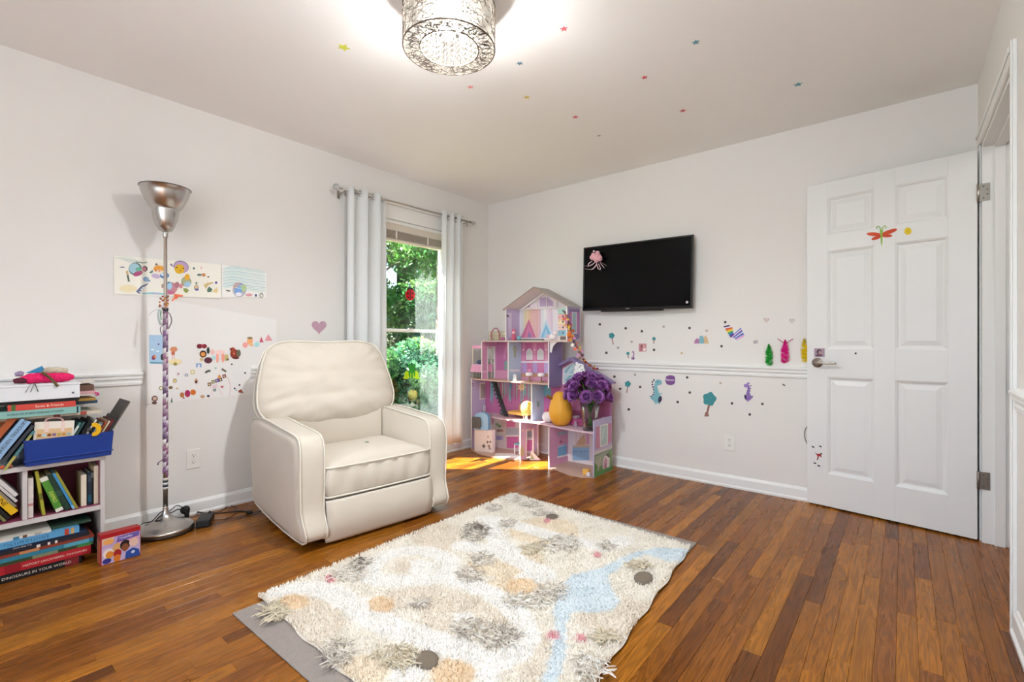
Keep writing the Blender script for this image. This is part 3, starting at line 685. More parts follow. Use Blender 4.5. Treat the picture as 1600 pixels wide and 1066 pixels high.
    for d in (.014, -.05): MB().tube([onback(a * 1.004, .24 + (b - .24) * 1.004, d) for a, b in ol], .0055, PIPE, 6, True).build('piping', bo, True)
    # outside back panel
    mb = MB(); mb.box(-.40, -.29, -.36, .36, .05, .60, FAB); mb.build('outside_back', t, True, bevel=.03, seg=4)
    for fx, fy in ((.30, .18), (.30, -.22), (-.32, -.22), (-.32, .18)): MB().box(fx, fx + .04, fy, fy + .04, .0, .02, UNDER).build('foot', t, True)
recliner()

# ------------------------------------------------------------------ curtains, rod, blind
def curtain(label, y0, y1, folds, x0, amp, ztop, zbot, seed, flare=0.):
    t = thing('curtain', label, 'curtain', (x0, (y0 + y1) / 2, zbot)); rr = random.Random(seed)
    CM = mat('f1f3f3', .9, var=.015, scale=60, bump=.05, bscale=500, name='white_curtain_cloth', spec=.1)
    m = CM
    if not m.get('tl'):
        N = m.node_tree.nodes; L = m.node_tree.links; b = N['Principled BSDF']; tl = N.new('ShaderNodeBsdfTranslucent'); tl.inputs[0].default_value = (.85, .85, .83, 1)
        mx = N.new('ShaderNodeMixShader'); mx.inputs[0].default_value = .18; L.new(b.outputs[0], mx.inputs[1]); L.new(tl.outputs[0], mx.inputs[2]); L.new(mx.outputs[0], N['Material Output'].inputs[0]); m['tl'] = 1
    nu, nv = folds * 14, 22; vs = []
    ph = [rr.uniform(-.5, .5) for _ in range(folds + 1)]
    for i in range(nv + 1):
        s_ = i / nv; z = ztop + (zbot - ztop) * s_
        for j in range(nu + 1):
            q = j / nu; f = q * folds; y = y0 + (y1 - y0) * q
            am = amp * (1 - .25 * s_ + .12 * math.sin(3 * s_ + ph[int(min(f, folds - .01))] * 4))
            x = x0 + am * math.sin(2 * PI * (f + .06 * s_ * ph[int(min(f, folds - .01))])) ; y += .012 * math.sin(4 * PI * f) + flare * s_ * (q - .5)
            x += .006 * s_ * math.sin(5 * f + 3 * s_)
            vs.append((x, y, z))
    fs = [(i * (nu + 1) + j, i * (nu + 1) + j + 1, (i + 1) * (nu + 1) + j + 1, (i + 1) * (nu + 1) + j) for i in range(nv) for j in range(nu)]
    mb = MB(); mb.add(vs, fs, m, True); mb.build('cloth', t, solid=.0025)
    mb = MB()
    for j in range(folds * 2):                               # a ring wherever the cloth crosses the rod
        q = (j + .5) / (folds * 2) if False else j / (folds * 2) + .0; y = y0 + (y1 - y0) * q
        if j == 0: continue
        k = MB(); k.tube([(x0 + .016 * math.cos(2 * PI * i / 16) * .35, y + .019 * math.cos(2 * PI * i / 16) * .8, ROD_Z + .022 * math.sin(2 * PI * i / 16)) for i in range(16)], .0045, NICK, 6, True); k.build('grommet', t)
ROD_X, ROD_Z = .095, 2.168
curtain('white grommet curtain hanging left of the window beside the recliner', -1.655, -1.315, 3, ROD_X, .045, 2.20, .10, 1, .02)
curtain('white grommet curtain hanging right of the window beside the dollhouse', -.725, -.455, 3, ROD_X, .040, 2.215, .10, 2, .0)
t = thing('curtain_rod', 'thin silver curtain rod with clear ball finials above the window', 'curtain rod', (ROD_X, -1.0, ROD_Z))
CLR = mat('dcdcdc', .08, 0, 0, name='clear_acrylic', spec=.7, Transmission_Weight=.6)
MB().tube([(ROD_X, -1.70, ROD_Z), (ROD_X, -.36, ROD_Z + .012)], .008, NICK, 10).build('rod', t)
for y, s_, zz in ((-1.70, -1, ROD_Z), (-.36, 1, ROD_Z + .012)):
    mb = MB(); mb.lathe([(.0085, 0), (.011, .002), (.011, .012), (.006, .016), (.006, .022), (.009, .026)], NICK, 12, (ROD_X, y, zz), Matrix.Rotation(-s_ * PI / 2, 4, 'X')); f = mb.build('finial', t)
    MB().ball((ROD_X, y + s_ * .048, zz), .024 if s_ < 0 else .02, CLR, 16, 10).build('finial_ball', f)
for y, zz in ((-1.675, ROD_Z), (-.40, ROD_Z + .012)):
    mb = MB(); mb.tube([(.004, y, zz - .02), (ROD_X, y, zz - .012)], .005, NICK, 8).tube([(ROD_X - .012, y, zz - .006), (ROD_X - .008, y, zz - .013), (ROD_X + .008, y, zz - .013), (ROD_X + .012, y, zz - .004)], .004, NICK, 8).tube([(ROD_X, y, zz - .012), (ROD_X, y, zz - .05)], .0032, mat('5e574f', .4, .8), 8).box(.0, .005, y - .011, y + .011, zz - .05, zz + .01, NICK); mb.build('bracket', t)

BL = mat('d9d0c2', .5, var=.03, name='blind_slat'); BLs = mat('9d9082', .6, var=.05, name='blind_slat_shaded')  # darker slat colour paints the shadow within the raised stack
t = thing('window_blind', 'cream slatted blind pulled up to the top of the window', 'blind', (-.03, (WY0 + WY1) / 2, 1.87))
MB().box(-.022, .012, WY0 + .022, WY1 - .022, 1.965, 2.032, BL).build('headrail', t, bevel=.004)
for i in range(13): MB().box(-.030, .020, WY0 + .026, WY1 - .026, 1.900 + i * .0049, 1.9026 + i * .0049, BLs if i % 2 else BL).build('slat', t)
MB().box(-.028, .018, WY0 + .024, WY1 - .024, 1.876, 1.896, BL).build('bottom_rail', t, bevel=.003)
for y in (-1.16, -.82):
    MB().tube([(.0235, y, 2.0), (.0235, y, 1.872)], .0022, mat('e6e0d5', .7), 6).build('lift_cord', t)
    MB().box(.021, .0245, y - .008, y + .008, 1.90, 1.955, mat('e6e0d5', .7)).build('ladder_tape', t)
# gel clings on the glass
PL_GU = Plane((-.0833, 0, 0), (1, 0, 0)); PL_GL = Plane((-.0483, 0, 0), (1, 0, 0))
RD = 'b3101c'
t = decal('window_cling', 'red ladybug cling stuck on the upper window pane', 'window cling', PL_GU, [(circ(641, 453.5, 5, 12, 4.4), '1c1414'), (circ(641, 461, 7.6, 20, 8.6), RD), (stroke((641, 454), (641, 469), 1.2), '1c1414'), (stroke((637, 451), (635, 448), 1), '1c1414'), (stroke((635, 448), (633, 449.5), 1), '1c1414'), (stroke((644, 451), (647, 448), 1), '1c1414'), (stroke((647, 448), (648, 450), 1), '1c1414'), (circ(637.5, 459, 1.4, 8), '1c1414'), (circ(644.5, 459, 1.4, 8), '1c1414'), (circ(638, 465, 1.3, 8), '1c1414'), (circ(644, 465, 1.3, 8), '1c1414')], rough=.2)
decal('window_cling', 'bright green frog cling stuck on the lower window pane', 'window cling', PL_GL, [(circ(636, 586, 4, 12, 6.5), 'b4d81a'), (circ(650, 586, 4, 12, 6.5), 'b4d81a'), (circ(634, 590.5, 4, 10, 2), 'b4d81a'), (circ(652, 590.5, 4, 10, 2), 'b4d81a'), (circ(643.5, 583, 5.2, 16, 8.6), '2d9a2f'), (circ(643.5, 574.5, 6, 16, 4.6), '2f8d33'), (circ(640, 571, 2.2, 10), '2f8d33'), (circ(647, 571, 2.2, 10), '2f8d33'), (stroke((641.5, 583), (641.5, 591), 1), 'cfe62f'), (stroke((645.5, 583), (645.5, 591), 1), 'cfe62f')], rough=.2)
# ------------------------------------------------------------------ rug pad and rug
PAD = mat('9c938d', .95, var=.12, scale=60, bump=.4, bscale=220, name='grey_felt', spec=.05)
pc = [(1.318, -2.885), (1.345, -1.105), (2.470, -1.120), (2.52, -2.87)]
o = MB().plate([Vector((x, y, 0)) for x, y in bz([Vector(p) for p in pc], 1, True)], (0, 0, 1), .006, PAD).build('rug_pad', bevel=.002)
tag(o, 'grey felt rug pad sticking out from under the shaggy rug', 'rug pad')

def rug():
    def W2(pts): return np.array([[onz(360 + a / 2.162, 760 + b / 2.162, .02).x, onz(360 + a / 2.162, 760 + b / 2.162, .02).y] for a, b in pts])
    q = np.array([(1.275, -2.775), (1.252, -1.13), (2.466, -1.195), (2.61, -2.82)])     # corners on the floor
    def pos(u, v): return (q[0] * (1 - u)[:, None] * (1 - v)[:, None] + q[1] * (1 - u)[:, None] * v[:, None] + q[2] * u[:, None] * v[:, None] + q[3] * u[:, None] * (1 - v)[:, None])
    def seg(P, line, w_):
        L = W2(line); d = np.full(len(P), 9.)
        sm = np.array([[p.x, p.y] for p in bz([Vector(p) for p in L], 5)])
        for a, b in zip(sm[:-1], sm[1:]):
            ab = b - a; t = np.clip(((P - a) @ ab) / (ab @ ab + 1e-9), 0, 1); d = np.minimum(d, np.linalg.norm(P - a - t[:, None] * ab, axis=1))
        return d < w_
    def inp(P, poly):
        L = W2(poly); x, y = P[:, 0], P[:, 1]; r = np.zeros(len(P), bool); j = len(L) - 1
        for i in range(len(L)):
            c = ((L[i, 1] > y) != (L[j, 1] > y)) & (x < (L[j, 0] - L[i, 0]) * (y - L[i, 1]) / (L[j, 1] - L[i, 1] + 1e-12) + L[i, 0]); r ^= c; j = i
        return r
    def ell(P, c, rx, ry): return inp(P, circ(c[0], c[1], rx, 20, ry))
    C = {k: np.array(lin(v)[:3]) for k, v in dict(cream='f6f0e5', grey='efe6d8', white='fbf8f3', tan='efd9ba', blue='e2ebef', pink='ecb4b8', sand='f3e7d3', dk='a2988c').items()}
    def colour(P):
        c = np.tile(C['cream'], (len(P), 1))
        for e, k in ((((250, 450), 140, 90), 'grey'), (((800, 440), 150, 75), 'grey'), (((660, 380), 150, 40), 'grey'), (((930, 250), 130, 60), 'sand'), (((1060, 150), 120, 45), 'sand'), (((700, 170), 90, 50), 'grey'), (((960, 340), 110, 35), 'sand'), (((1330, 440), 170, 60), 'grey'), (((1020, 560), 60, 100), 'grey'), (((450, 620), 90, 50), 'sand')):
            c[ell(P, *e)] = C[k]
        for l, w_ in (([(170, 350), (300, 345), (420, 400), (520, 465), (650, 510), (770, 545), (850, 600), (840, 680)], .055), ([(850, 600), (950, 570), (1000, 500), (960, 420), (860, 350), (720, 310), (560, 320), (470, 300), (520, 235), (640, 215), (740, 250), (720, 300)], .05),
                      ([(780, 200), (900, 220), (1010, 270), (1060, 300), (1000, 310)], .055), ([(860, 110), (960, 130), (1100, 170), (1250, 200), (1330, 180)], .055), ([(870, 110), (900, 180), (960, 210)], .05)): c[seg(P, l, w_)] = C['white']
        for e, k in ((((215, 390), 50, 26), 'tan'), (((510, 398), 44, 27), 'tan'), (((750, 632), 75, 48), 'tan'), (((985, 337), 55, 28), 'tan'), (((640, 272), 55, 24), 'white'), (((790, 447), 40, 24), 'white'), (((580, 270), 30, 22), 'grey'), (((600, 640), 60, 30), 'white')): c[ell(P, *e)] = C[k]
        c[inp(P, [(1570, 210), (1540, 250), (1480, 255), (1400, 228), (1340, 260), (1275, 300), (1290, 350), (1315, 385), (1290, 418), (1220, 425), (1155, 425), (1132, 470), (1138, 540), (1100, 690), (1035, 690), (1085, 560), (1098, 470), (1090, 420), (1110, 350), (1150, 300), (1250, 275), (1350, 225), (1440, 205)])] = C['blue']
        for p, r in (((340, 310), 18), ((1090, 502), 18), ((1185, 511), 18), ((1240, 231), 12), ((1070, 116), 11)): c[ell(P, p, r, r * .8)] = C['pink']
        for p, rx, ry in (((665, 587), 38, 30), ((1395, 311), 31, 20), ((1087, 103), 20, 8)): c[ell(P, p, rx, ry)] = C['dk']
        return c
    RM = bpy.data.materials.new('rug_yarn'); RM.use_nodes = True; N = RM.node_tree.nodes; L = RM.node_tree.links; b = N['Principled BSDF']
    at_ = N.new('ShaderNodeAttribute'); at_.attribute_name = 'dye'; L.new(at_.outputs['Color'], b.inputs['Base Color']); b.inputs['Roughness'].default_value = .95; b.inputs['Specular IOR Level'].default_value = .1
    t = thing('shaggy_rug', 'cream shaggy rug with woven paths, blue stream and grey tufts', 'rug', (1.9, -1.97, .006))
    g = np.random.default_rng(4)
    n1, n2 = 60, 80
    uu, vv = np.meshgrid(np.linspace(0, 1, n1), np.linspace(0, 1, n2)); uu = uu.ravel(); vv = vv.ravel(); P = pos(uu, vv)
    wob = .006 * np.sin(vv * 40 + uu * 3) ; P[:, 0] += wob * (np.abs(uu - .5) > .49); P[:, 1] += .006 * np.sin(uu * 37) * (np.abs(vv - .5) > .49)
    z = .016 + .002 * np.sin(P[:, 0] * 31) * np.sin(P[:, 1] * 27); edge = (uu < .001) | (uu > .999) | (vv < .001) | (vv > .999); z[edge] = .008
    def mesh(name, V, F, col):
        V = V - np.array([1.9, -1.97, .006]); me = bpy.data.meshes.new(name); me.from_pydata(V.tolist(), [], F.tolist() if hasattr(F, 'tolist') else F); me.materials.append(RM)
        a = me.attributes.new('dye', 'FLOAT_COLOR', 'POINT'); a.data.foreach_set('color', np.concatenate([col, np.ones((len(col), 1))], 1).astype(np.float32).ravel()); me.update(); return link(me, name, t)
    idx = np.arange(n1 * n2).reshape(n2, n1); F = np.stack([idx[:-1, :-1], idx[:-1, 1:], idx[1:, 1:], idx[1:, :-1]], -1).reshape(-1, 4)
    mesh('backing', np.c_[P, z], F, colour(P) * .92)
    # cut pile
    n = 95000; u = g.random(n); v = g.random(n); P = pos(u, v); col = colour(P)
    is_white = (col[:, 0] > .85); bl = np.abs(col[:, 2] - C['blue'][2]) < .01
    ln = np.where(is_white, .011, .013) * (.6 + .8 * g.random(n)); ln[bl] *= .7; ang = g.random(n) * 2 * PI; tl = .2 + .7 * g.random(n)
    ex = (u < .012) | (u > .988) | (v < .012) | (v > .988)
    col = np.clip(col * (1 + .10 * (g.random(n) - .55))[:, None], 0, 1)
    spk = (~is_white) & (~bl) & (g.random(n) < .05); col[spk] *= .62
    d = np.stack([np.cos(ang) * tl, np.sin(ang) * tl, np.ones(n) * .9], 1); d /= np.linalg.norm(d, axis=1)[:, None]
    s = np.stack([-np.sin(ang), np.cos(ang), np.zeros(n)], 1) * .0021
    B = np.c_[P, np.full(n, .012)]; Tp = B + d * ln[:, None]
    V = np.stack([B - s, B + s, Tp + s * .6, Tp - s * .6], 1).reshape(-1, 3); F = np.arange(4 * n).reshape(n, 4)
    o = mesh('pile', V, F, np.repeat(col, 4, 0)); o['kind'] = 'stuff'
    # tufts of long yarn
    tf = [((825, 155), 45, 32, 'd'), ((1120, 195), 60, 32, 'g'), ((935, 128), 18, 10, 'g'), ((845, 248), 32, 20, 'g'), ((805, 300), 38, 22, 'g'), ((1268, 202), 22, 10, 'g'), ((1022, 215), 34, 16, 't'), ((1085, 360), 45, 35, 'g'), ((1000, 390), 80, 25, 'w'), ((900, 505), 70, 45, 'g'), ((365, 565), 52, 40, 'g'), ((560, 575), 72, 42, 't'), ((1378, 268), 36, 14, 't'), ((150, 425), 40, 28, 't'), ((1262, 515), 34, 18, 't'), ((955, 40), 30, 14, 'w'), ((1020, 62), 30, 10, 'g'), ((890, 74), 16, 10, 'g'), ((440, 262), 26, 16, 'd'), ((395, 300), 48, 20, 'w'), ((1215, 612), 55, 42, 'w'), ((800, 480), 40, 30, 'g'), ((1050, 92), 28, 8, 'g'), ((640, 398), 18, 8, 'g')]
    pal = dict(g=['e8e1d5', 'd6cdc0', 'f2ece1', 'b8afa3'], t=['ddd1b8', 'c8bca2', 'ebe2cc'], d=['b0a89d', 'cbc3b6', '948c81', 'e2dacd'], w=['faf7f1', 'efe8dc', 'e2dacc', 'ccc4b6'])
    for (c, rx, ry, k) in tf:
        ctr = W2([c])[0]; e1 = W2([(c[0] + rx, c[1])])[0] - ctr; e2 = W2([(c[0], c[1] + ry)])[0] - ctr
        m = int(60 + 3200 * np.linalg.norm(e1) * np.linalg.norm(e2) * 4); m = min(m, 170); Vs = []; cs = []; Fs = []
        cols = [np.array(lin(x)[:3]) for x in pal[k]]
        for i in range(m):
            r = math.sqrt(g.random()); a = g.random() * 2 * PI; p = ctr + e1 * r * math.cos(a) + e2 * r * math.sin(a); h = g.random() * 2 * PI; l = .024 + .024 * g.random(); sd = np.array([-math.sin(h), math.cos(h), 0]) * .0026; cc = cols[int(g.integers(len(cols)))]
            base = np.array([p[0], p[1], .014]); pts = [base, base + [.35 * l * math.cos(h), .35 * l * math.sin(h), .012], base + [.95 * l * math.cos(h), .95 * l * math.sin(h), .008 + .008 * g.random()]]; k0 = len(Vs)
            for j, pp in enumerate(pts): w_ = 1 - .25 * j; Vs += [pp - sd * w_, pp + [0, 0, .0035], pp + sd * w_]; cs += [cc * .9, cc, cc * .9]
            for j in range(2):
                for s_ in range(2): Fs.append([k0 + j * 3 + s_, k0 + j * 3 + s_ + 1, k0 + j * 3 + 4 + s_, k0 + j * 3 + 3 + s_])
        mesh('yarn_tuft', np.array(Vs), Fs, np.array(cs))
    for c, rx, ry, hc in (((665, 587), 36, 29, '857a6c'), ((1395, 311), 30, 20, '857a6c'), ((1087, 103), 19, 8, '7c7268'), ((838, 140), 16, 11, '6b645d'), ((440, 255), 14, 14, '6f675f')):
        pts = W2(circ(c[0], c[1], rx, 16, ry)); ctr = pts.mean(0); mb = MB(); vs = []
        for s_, zz in ((1.08, .014), (1.05, .023), (.85, .027), (.4, .028)): vs += [(*(ctr + (p - ctr) * s_), zz) for p in pts]
        mb.add(vs, [(i * 16 + j, i * 16 + (j + 1) % 16, (i + 1) * 16 + (j + 1) % 16, (i + 1) * 16 + j) for i in range(3) for j in range(16)] + [tuple(48 + j for j in range(16))], mat(hc, .95, var=.2, scale=120, bump=.5, bscale=400, spec=.05), True); mb.build('felt_stone', t)
rug()

# ------------------------------------------------------------------ television
def tv():
    X0, X1, ZT, ZB, YF = 1.172, 2.097, 1.832, 1.292, -.075
    M = Matrix.Translation(((X0 + X1) / 2, YF, (ZT + ZB) / 2)) @ Matrix.Rotation(math.radians(1.1), 4, 'Y')
    t = thing('television', 'black flat screen television mounted on the back wall', 'television', M=M)
    w_, h_ = (X1 - X0) / 2, (ZT - ZB) / 2; BZ = mat('0c0c0d', .3, name='tv_bezel'); SC = mat('040405', .22, var=.0, name='tv_screen', spec=.16)
    mb = MB(); mb.box(-w_, w_, .002, .022, -h_, h_, BZ); mb.build('housing', t, True, bevel=.002)
    mb = MB(); e = .012
    mb.box(-w_, w_, -.004, .003, h_ - e, h_, BZ).box(-w_, w_, -.004, .003, -h_, -h_ + .02, BZ).box(-w_, -w_ + e, -.004, .003, -h_ + .02, h_ - e, BZ).box(w_ - e, w_, -.004, .003, -h_ + .02, h_ - e, BZ); mb.build('bezel', t, True, bevel=.001)
    mb = MB(); mb.box(-w_ + e, w_ - e, -.001, .002, -h_ + .02, h_ - e, SC); mb.build('screen', t, True)
    mb = MB(); mb.box(-.29, .24, -.002, .03, -h_ - .012, -h_, BZ); mb.build('speaker_bar', t, True, bevel=.003)
    mb = MB(); mb.box(-.35, .35, .022, .045, -h_ + .03, h_ - .1, mat('141414', .5)); mb.build('rear_cover', t, True, bevel=.01)
    mb = MB(); mb.box(-.12, .12, .045, .073, -.1, .1, mat('2a2a2b', .4, .6)); mb.build('wall_mount', t, True)
    text('SONY', .013, mat('c9c9cc', .3), M @ Vector((-.045, -.0045, -h_ + .010)), M.to_3x3() @ Vector((1, 0, 0)), M.to_3x3() @ Vector((0, 0, 1)), t, 'maker_lettering', 'CENTER', .0002)
    # little white sticker at the lower right
    mb = MB(); P = M @ Vector((w_ - .035, -.0045, -h_ + .045)); mb.plate([M @ Vector((w_ - .036 + a, -.0015, -h_ + .045 + b)) for a, b in blob(0, 0, .009, 5, .2)], M.to_3x3() @ Vector((0, -1, 0)), .001, 'd8cfd0'); tag(mb.build('screen_sticker'), 'small white sticker at the lower right corner of the television screen', 'sticker')
tv()
def jelly():
    c = ony(932, 404, -.120); t = thing('plush_jellyfish', 'pink fluffy jellyfish toy with ribbon legs stuck on the television corner', 'toy', c - Vector((0, 0, .06)))
    PK = mat('f0b7c2', .95, var=.12, scale=80, bump=.6, bscale=140, name='pink_fluff', spec=.05); rr = random.Random(2)
    mb = MB()
    for i in range(26):
        a = rr.uniform(0, 6.28); r = rr.uniform(.0, .045); mb.ball(c + Vector((r * math.cos(a) * 1.05, rr.uniform(-.012, .012), .012 + r * math.sin(a) * .8)), rr.uniform(.014, .022), PK, 8, 6)
    mb.build('body', t); MB().ball(c + Vector((-.022, -.005, .062)), .009, mat('f4dfe2', .8), 8, 6).build('pompom', t)
    for pts in ([(932, 412), (934, 418), (935, 421)], [(935, 412), (938, 419), (937, 422)], [(937, 410), (942, 416), (944, 419)], [(938, 409), (944, 413), (948, 415.5)], [(930, 409), (926, 413), (919, 416), (911, 415)], [(931, 410), (932, 413), (925, 421), (914, 420)], [(925, 408), (920, 412), (919, 415)]):
        P = bz([ony(u, v, -.122) for u, v in pts], 5); mb = MB(); vs = []
        for i, p in enumerate(P): vs += [p + Vector((-.004, 0, .002)), p + Vector((.004, 0, -.002))]
        mb.add(vs, [(2 * i, 2 * i + 2, 2 * i + 3, 2 * i + 1) for i in range(len(P) - 1)], mat('dfc0c8', .4), True); mb.build('ribbon_leg', t, solid=.001)
jelly()

# ------------------------------------------------------------------ decals on the back wall
DK = '4a4648'; TEAL = '3f8f95'; TRK = '9a6a62'
dots = [(937.3, 507, DK, 'left of the upper left tree decal, under the television corner'), (977.7, 513.1, DK, 'right of the upper left tree decal, first of two under the television'), (1002.9, 517.8, DK, 'above the pink photo square, second of two under the television'),
        (1077.4, 512.7, DK, 'under the right corner of the television, above the hill decal'), (1133.2, 503.6, DK, 'directly above the rainbow heart'), (1127.4, 541.2, DK, 'below left of the rainbow heart'), (1021.9, 547, DK, 'directly below the small round tree beside the pink photo'),
        (947.5, 551.4, DK, 'just above the chair rail, nearest the dollhouse garland'), (960, 588.7, DK, 'just below the chair rail, above the lower left tree'), (969, 607.7, DK, 'left of the lower left tree, by the purple gable roof'), (1000.2, 604.8, DK, 'between the lower left tree and teal dinosaur'),
        (1073.8, 589.9, DK, 'right of the purple speech bubble'), (1077.7, 613.6, DK, 'up left of the big tree decal'), (1058.9, 628.4, DK, 'between the teal dinosaur feet and big tree trunk'), (1143.7, 630.4, DK, 'between the big tree and purple dinosaur'),
        (1191.2, 631.4, DK, 'right of the purple dinosaur feet'), (1171.5, 647.9, DK, 'below the purple dinosaur'), (982.4, 639.9, DK, 'below the lower left tree, beside the dollhouse shadow'),
        (1037, 510.5, 'a9a198', 'pale: midway under the television'), (1104.2, 517, 'b3a78d', 'pale: above the right end of the hill decal'), (1065.2, 551.9, 'cdb68c', 'tan: alone above the chair rail, below left of the hills'), (987, 534.1, 'a8a29b', 'pale: left of the pink photo square'),
        (965.8, 543.6, 'a39e97', 'pale: right of the upper left tree trunk'), (992.1, 585.8, 'a39e97', 'pale: just below the chair rail, left of the teal dinosaur'), (1125.7, 598.7, 'bfae98', 'pale: right of and above the big tree crown')]
for u, v, c, wh in dots:
    pale = ': ' in wh; wh2 = wh.split(': ')[-1]; nm = {'a9a198': 'pale grey', 'b3a78d': 'pale olive', 'cdb68c': 'tan', 'a8a29b': 'faint grey', 'a39e97': 'faint grey', 'bfae98': 'pale brown'}.get(c, 'dark')
    decal('dot_decal', ('%s dot decal %s' % (nm, wh2)).replace('television', 'TV'), 'wall decal', PL_BACK, [(circ(u, v, 2.1 if nm == 'dark' else 1.9, 10), c)], 'dot decals on the back wall')
def treed(label, cx, cy, r, tx, ty, w_=1.4):
    sh = [(stroke((cx, cy + r * .6), (tx, ty), w_), TRK)]
    if r > 8: sh += [([(tx - 3.6, ty + 1), (tx - 1.6, ty - 6), (tx + 1.8, ty - 6), (tx + 4, ty + .8)], TRK)]
    sh += [(blob(cx, cy, r, 5 if r > 3.5 else 7, .10, 36, .4), TEAL)]
    decal('tree_decal', label, 'wall decal', PL_BACK, sh, 'tree decals on the back wall')
treed('small teal tree decal on the wall near the dollhouse garland, above the rail', 955.8, 524.6, 4.4, 958.4, 538.5)
treed('tiny round teal tree decal on the wall right of the pink photo', 1021.9, 529.5, 2.7, 1021.6, 537)
treed('tiny teal tree decal on the wall beside the small purple dinosaur', 981.2, 552.4, 2.6, 982, 560)
treed('teal tree decal below the chair rail, left of the teal dinosaur', 980.9, 600.2, 4.6, 979.2, 614)
treed('largest teal tree decal with brown trunk, low on the back wall', 1108.6, 623.6, 10.2, 1104, 650, 3.2)
def curve2(pts, ws, n=6):
    P = bz([Vector((p[0], p[1])) for p in pts], n); m = len(P); wv = [ws[0] + 0 * i for i in range(m)]
    k = len(ws) - 1
    for i in range(m): f = i / (m - 1) * k; j = min(int(f), k - 1); wv[i] = ws[j] + (ws[j + 1] - ws[j]) * (f - j)
    l, r = [], []
    for i in range(m):
        d = P[min(i + 1, m - 1)] - P[max(i - 1, 0)]; d.normalize(); nn = Vector((-d.y, d.x)); l.append(P[i] + nn * wv[i] / 2); r.append(P[i] - nn * wv[i] / 2)
    return [(p.x, p.y) for p in l + r[::-1]]
LT = '7fb7c2'; NV = '3a3550'
sp = [(1021.6, 594), (1019.6, 597), (1019.4, 601), (1020.4, 605), (1021.6, 609), (1022, 613), (1021, 617), (1018.6, 619.5)]
decal('dinosaur_decal', 'teal long-necked dinosaur decal beside the purple speech bubble', 'wall decal', PL_BACK,
      [(circ(u, v, 1.5, 6), NV) for u, v in sp] + [(curve2([(1015.5, 618.5), (1019, 622), (1024, 624.5)], [.8, 4, 7]), LT), (curve2([(1027, 598), (1024.8, 603), (1025.5, 611), (1026.5, 618)], [5, 4.6, 6.5, 11]), LT), (circ(1027, 623, 6.8, 18, 7.2), LT), (circ(1029, 597.5, 5.6, 18, 4.4), LT), (circ(1031.5, 624, 2.8, 14, 5.2, .25), NV), (stroke((1030, 615.5), (1035, 614.8), 1.2), LT), (stroke((1025, 629), (1024.4, 631.6), 1.6), LT), (stroke((1030, 629), (1031, 631.6), 1.6), LT), (circ(1028.3, 596.8, .8, 8), NV)], 'dinosaur decals on the back wall')
PU = '8a6bb0'
decal('dinosaur_decal', 'purple dinosaur decal low on the wall, right of the big tree', 'wall decal', PL_BACK,
      [(circ(u, v, 1.1, 6), '3b2f55') for u, v in ((1173.2, 603), (1172.6, 607), (1171.6, 611), (1171.2, 615), (1172.5, 618), (1175.5, 619.5))] + [(curve2([(1168.5, 602), (1170, 607), (1168.8, 613), (1168.5, 618)], [4, 3.6, 4.4, 6.5]), PU), (circ(1169, 621, 5.4, 16, 5.4), PU), (curve2([(1172, 622), (1175, 621), (1176.4, 619.3)], [4, 2.4, .6]), PU), (circ(1166, 602.8, 3.8, 14, 2.9), '9c7fc0'), (circ(1168, 599.4, 1.2, 8), '9c7fc0'), (circ(1170.2, 599, 1.2, 8, 2), '9c7fc0'), (circ(1164.9, 620.5, 1.7, 12, 4, -.2), '3b2f55'), (stroke((1168, 626), (1168.6, 628), 1.2), PU)], 'dinosaur decals on the back wall')
decal('dinosaur_decal', 'tiny mauve dinosaur decal above the chair rail beside a tiny tree', 'wall decal', PL_BACK,
      [(curve2([(987.3, 551), (989.4, 549.8), (990.4, 553), (989.6, 557.5), (988.5, 560)], [1.4, 2.2, 1.8, 2.2, 3]), 'a57ca8'), (circ(989, 560, 3, 12, 2.4), 'a57ca8'), (circ(989.8, 560.4, 1.2, 8), '5b4468')], 'dinosaur decals on the back wall')
o = decal('speech_bubble_decal', 'purple speech bubble decal with white word, next to the dinosaur', 'wall decal', PL_BACK, [(bz([Vector(p) for p in ((1041, 588.5), (1047, 586.5), (1053.5, 588), (1055, 594), (1053.6, 600), (1048, 602), (1042, 600.5), (1040.3, 597), (1039, 595.8), (1040.2, 593))], 4, True), '7d4f8e')])
text('Rarww', .024, mat('f3eef5', .6), PL_BACK(1047.4, 594) + Vector((0, -.0006, 0)), (1, 0, 0), (0, 0, 1), o, 'lettering', 'CENTER', .0002, .9)
decal('photo_square', 'small pink square photo print taped on the back wall', 'photo', PL_BACK, [(rect(998, 537, 1010, 549.5), 'c98f96'), (circ(1003, 541, 2.4, 10), '8d5c5c'), (rect(1000, 543, 1004, 549), 'b77480'), (rect(1005, 544, 1009, 548.5), 'f0e0dd'), (circ(1005.5, 540.5, 1.5, 8), 'd9aaa8')])
decal('hill_decal', 'three-hill decal in mauve, teal and tan on the back wall', 'wall decal', PL_BACK, [([(1084.5, 537), (1085.5, 532), (1089, 528.5), (1092.5, 530), (1092.5, 537)], 'b07aa8'), ([(1100, 537), (1100, 527), (1102.5, 524.5), (1105, 527), (1107.5, 537)], 'd8b98c'), ([(1092, 537), (1093, 526), (1095, 524.5), (1097, 525.5), (1098.5, 524.5), (1100, 530), (1100.5, 537)], '84b4c0')])
rb = []
for i, c in enumerate(['3b3570', 'e9e2ea', 'd2452f', 'e89a2a', 'e8d34a', '58a852', '3a8fb0', '4a4aa0', '7a4a9a']):
    a = (1131.2 + i * 1.25, 511 + i * 2.0); b = (1144 + i * .3 - (4 if i == 0 else 0), 509 + i * 1.75); rb.append((stroke(a, b, 2.7), c))
decal('heart_cutout', 'rainbow striped paper heart half taped on the back wall', 'paper heart', PL_BACK, rb)
rb = []
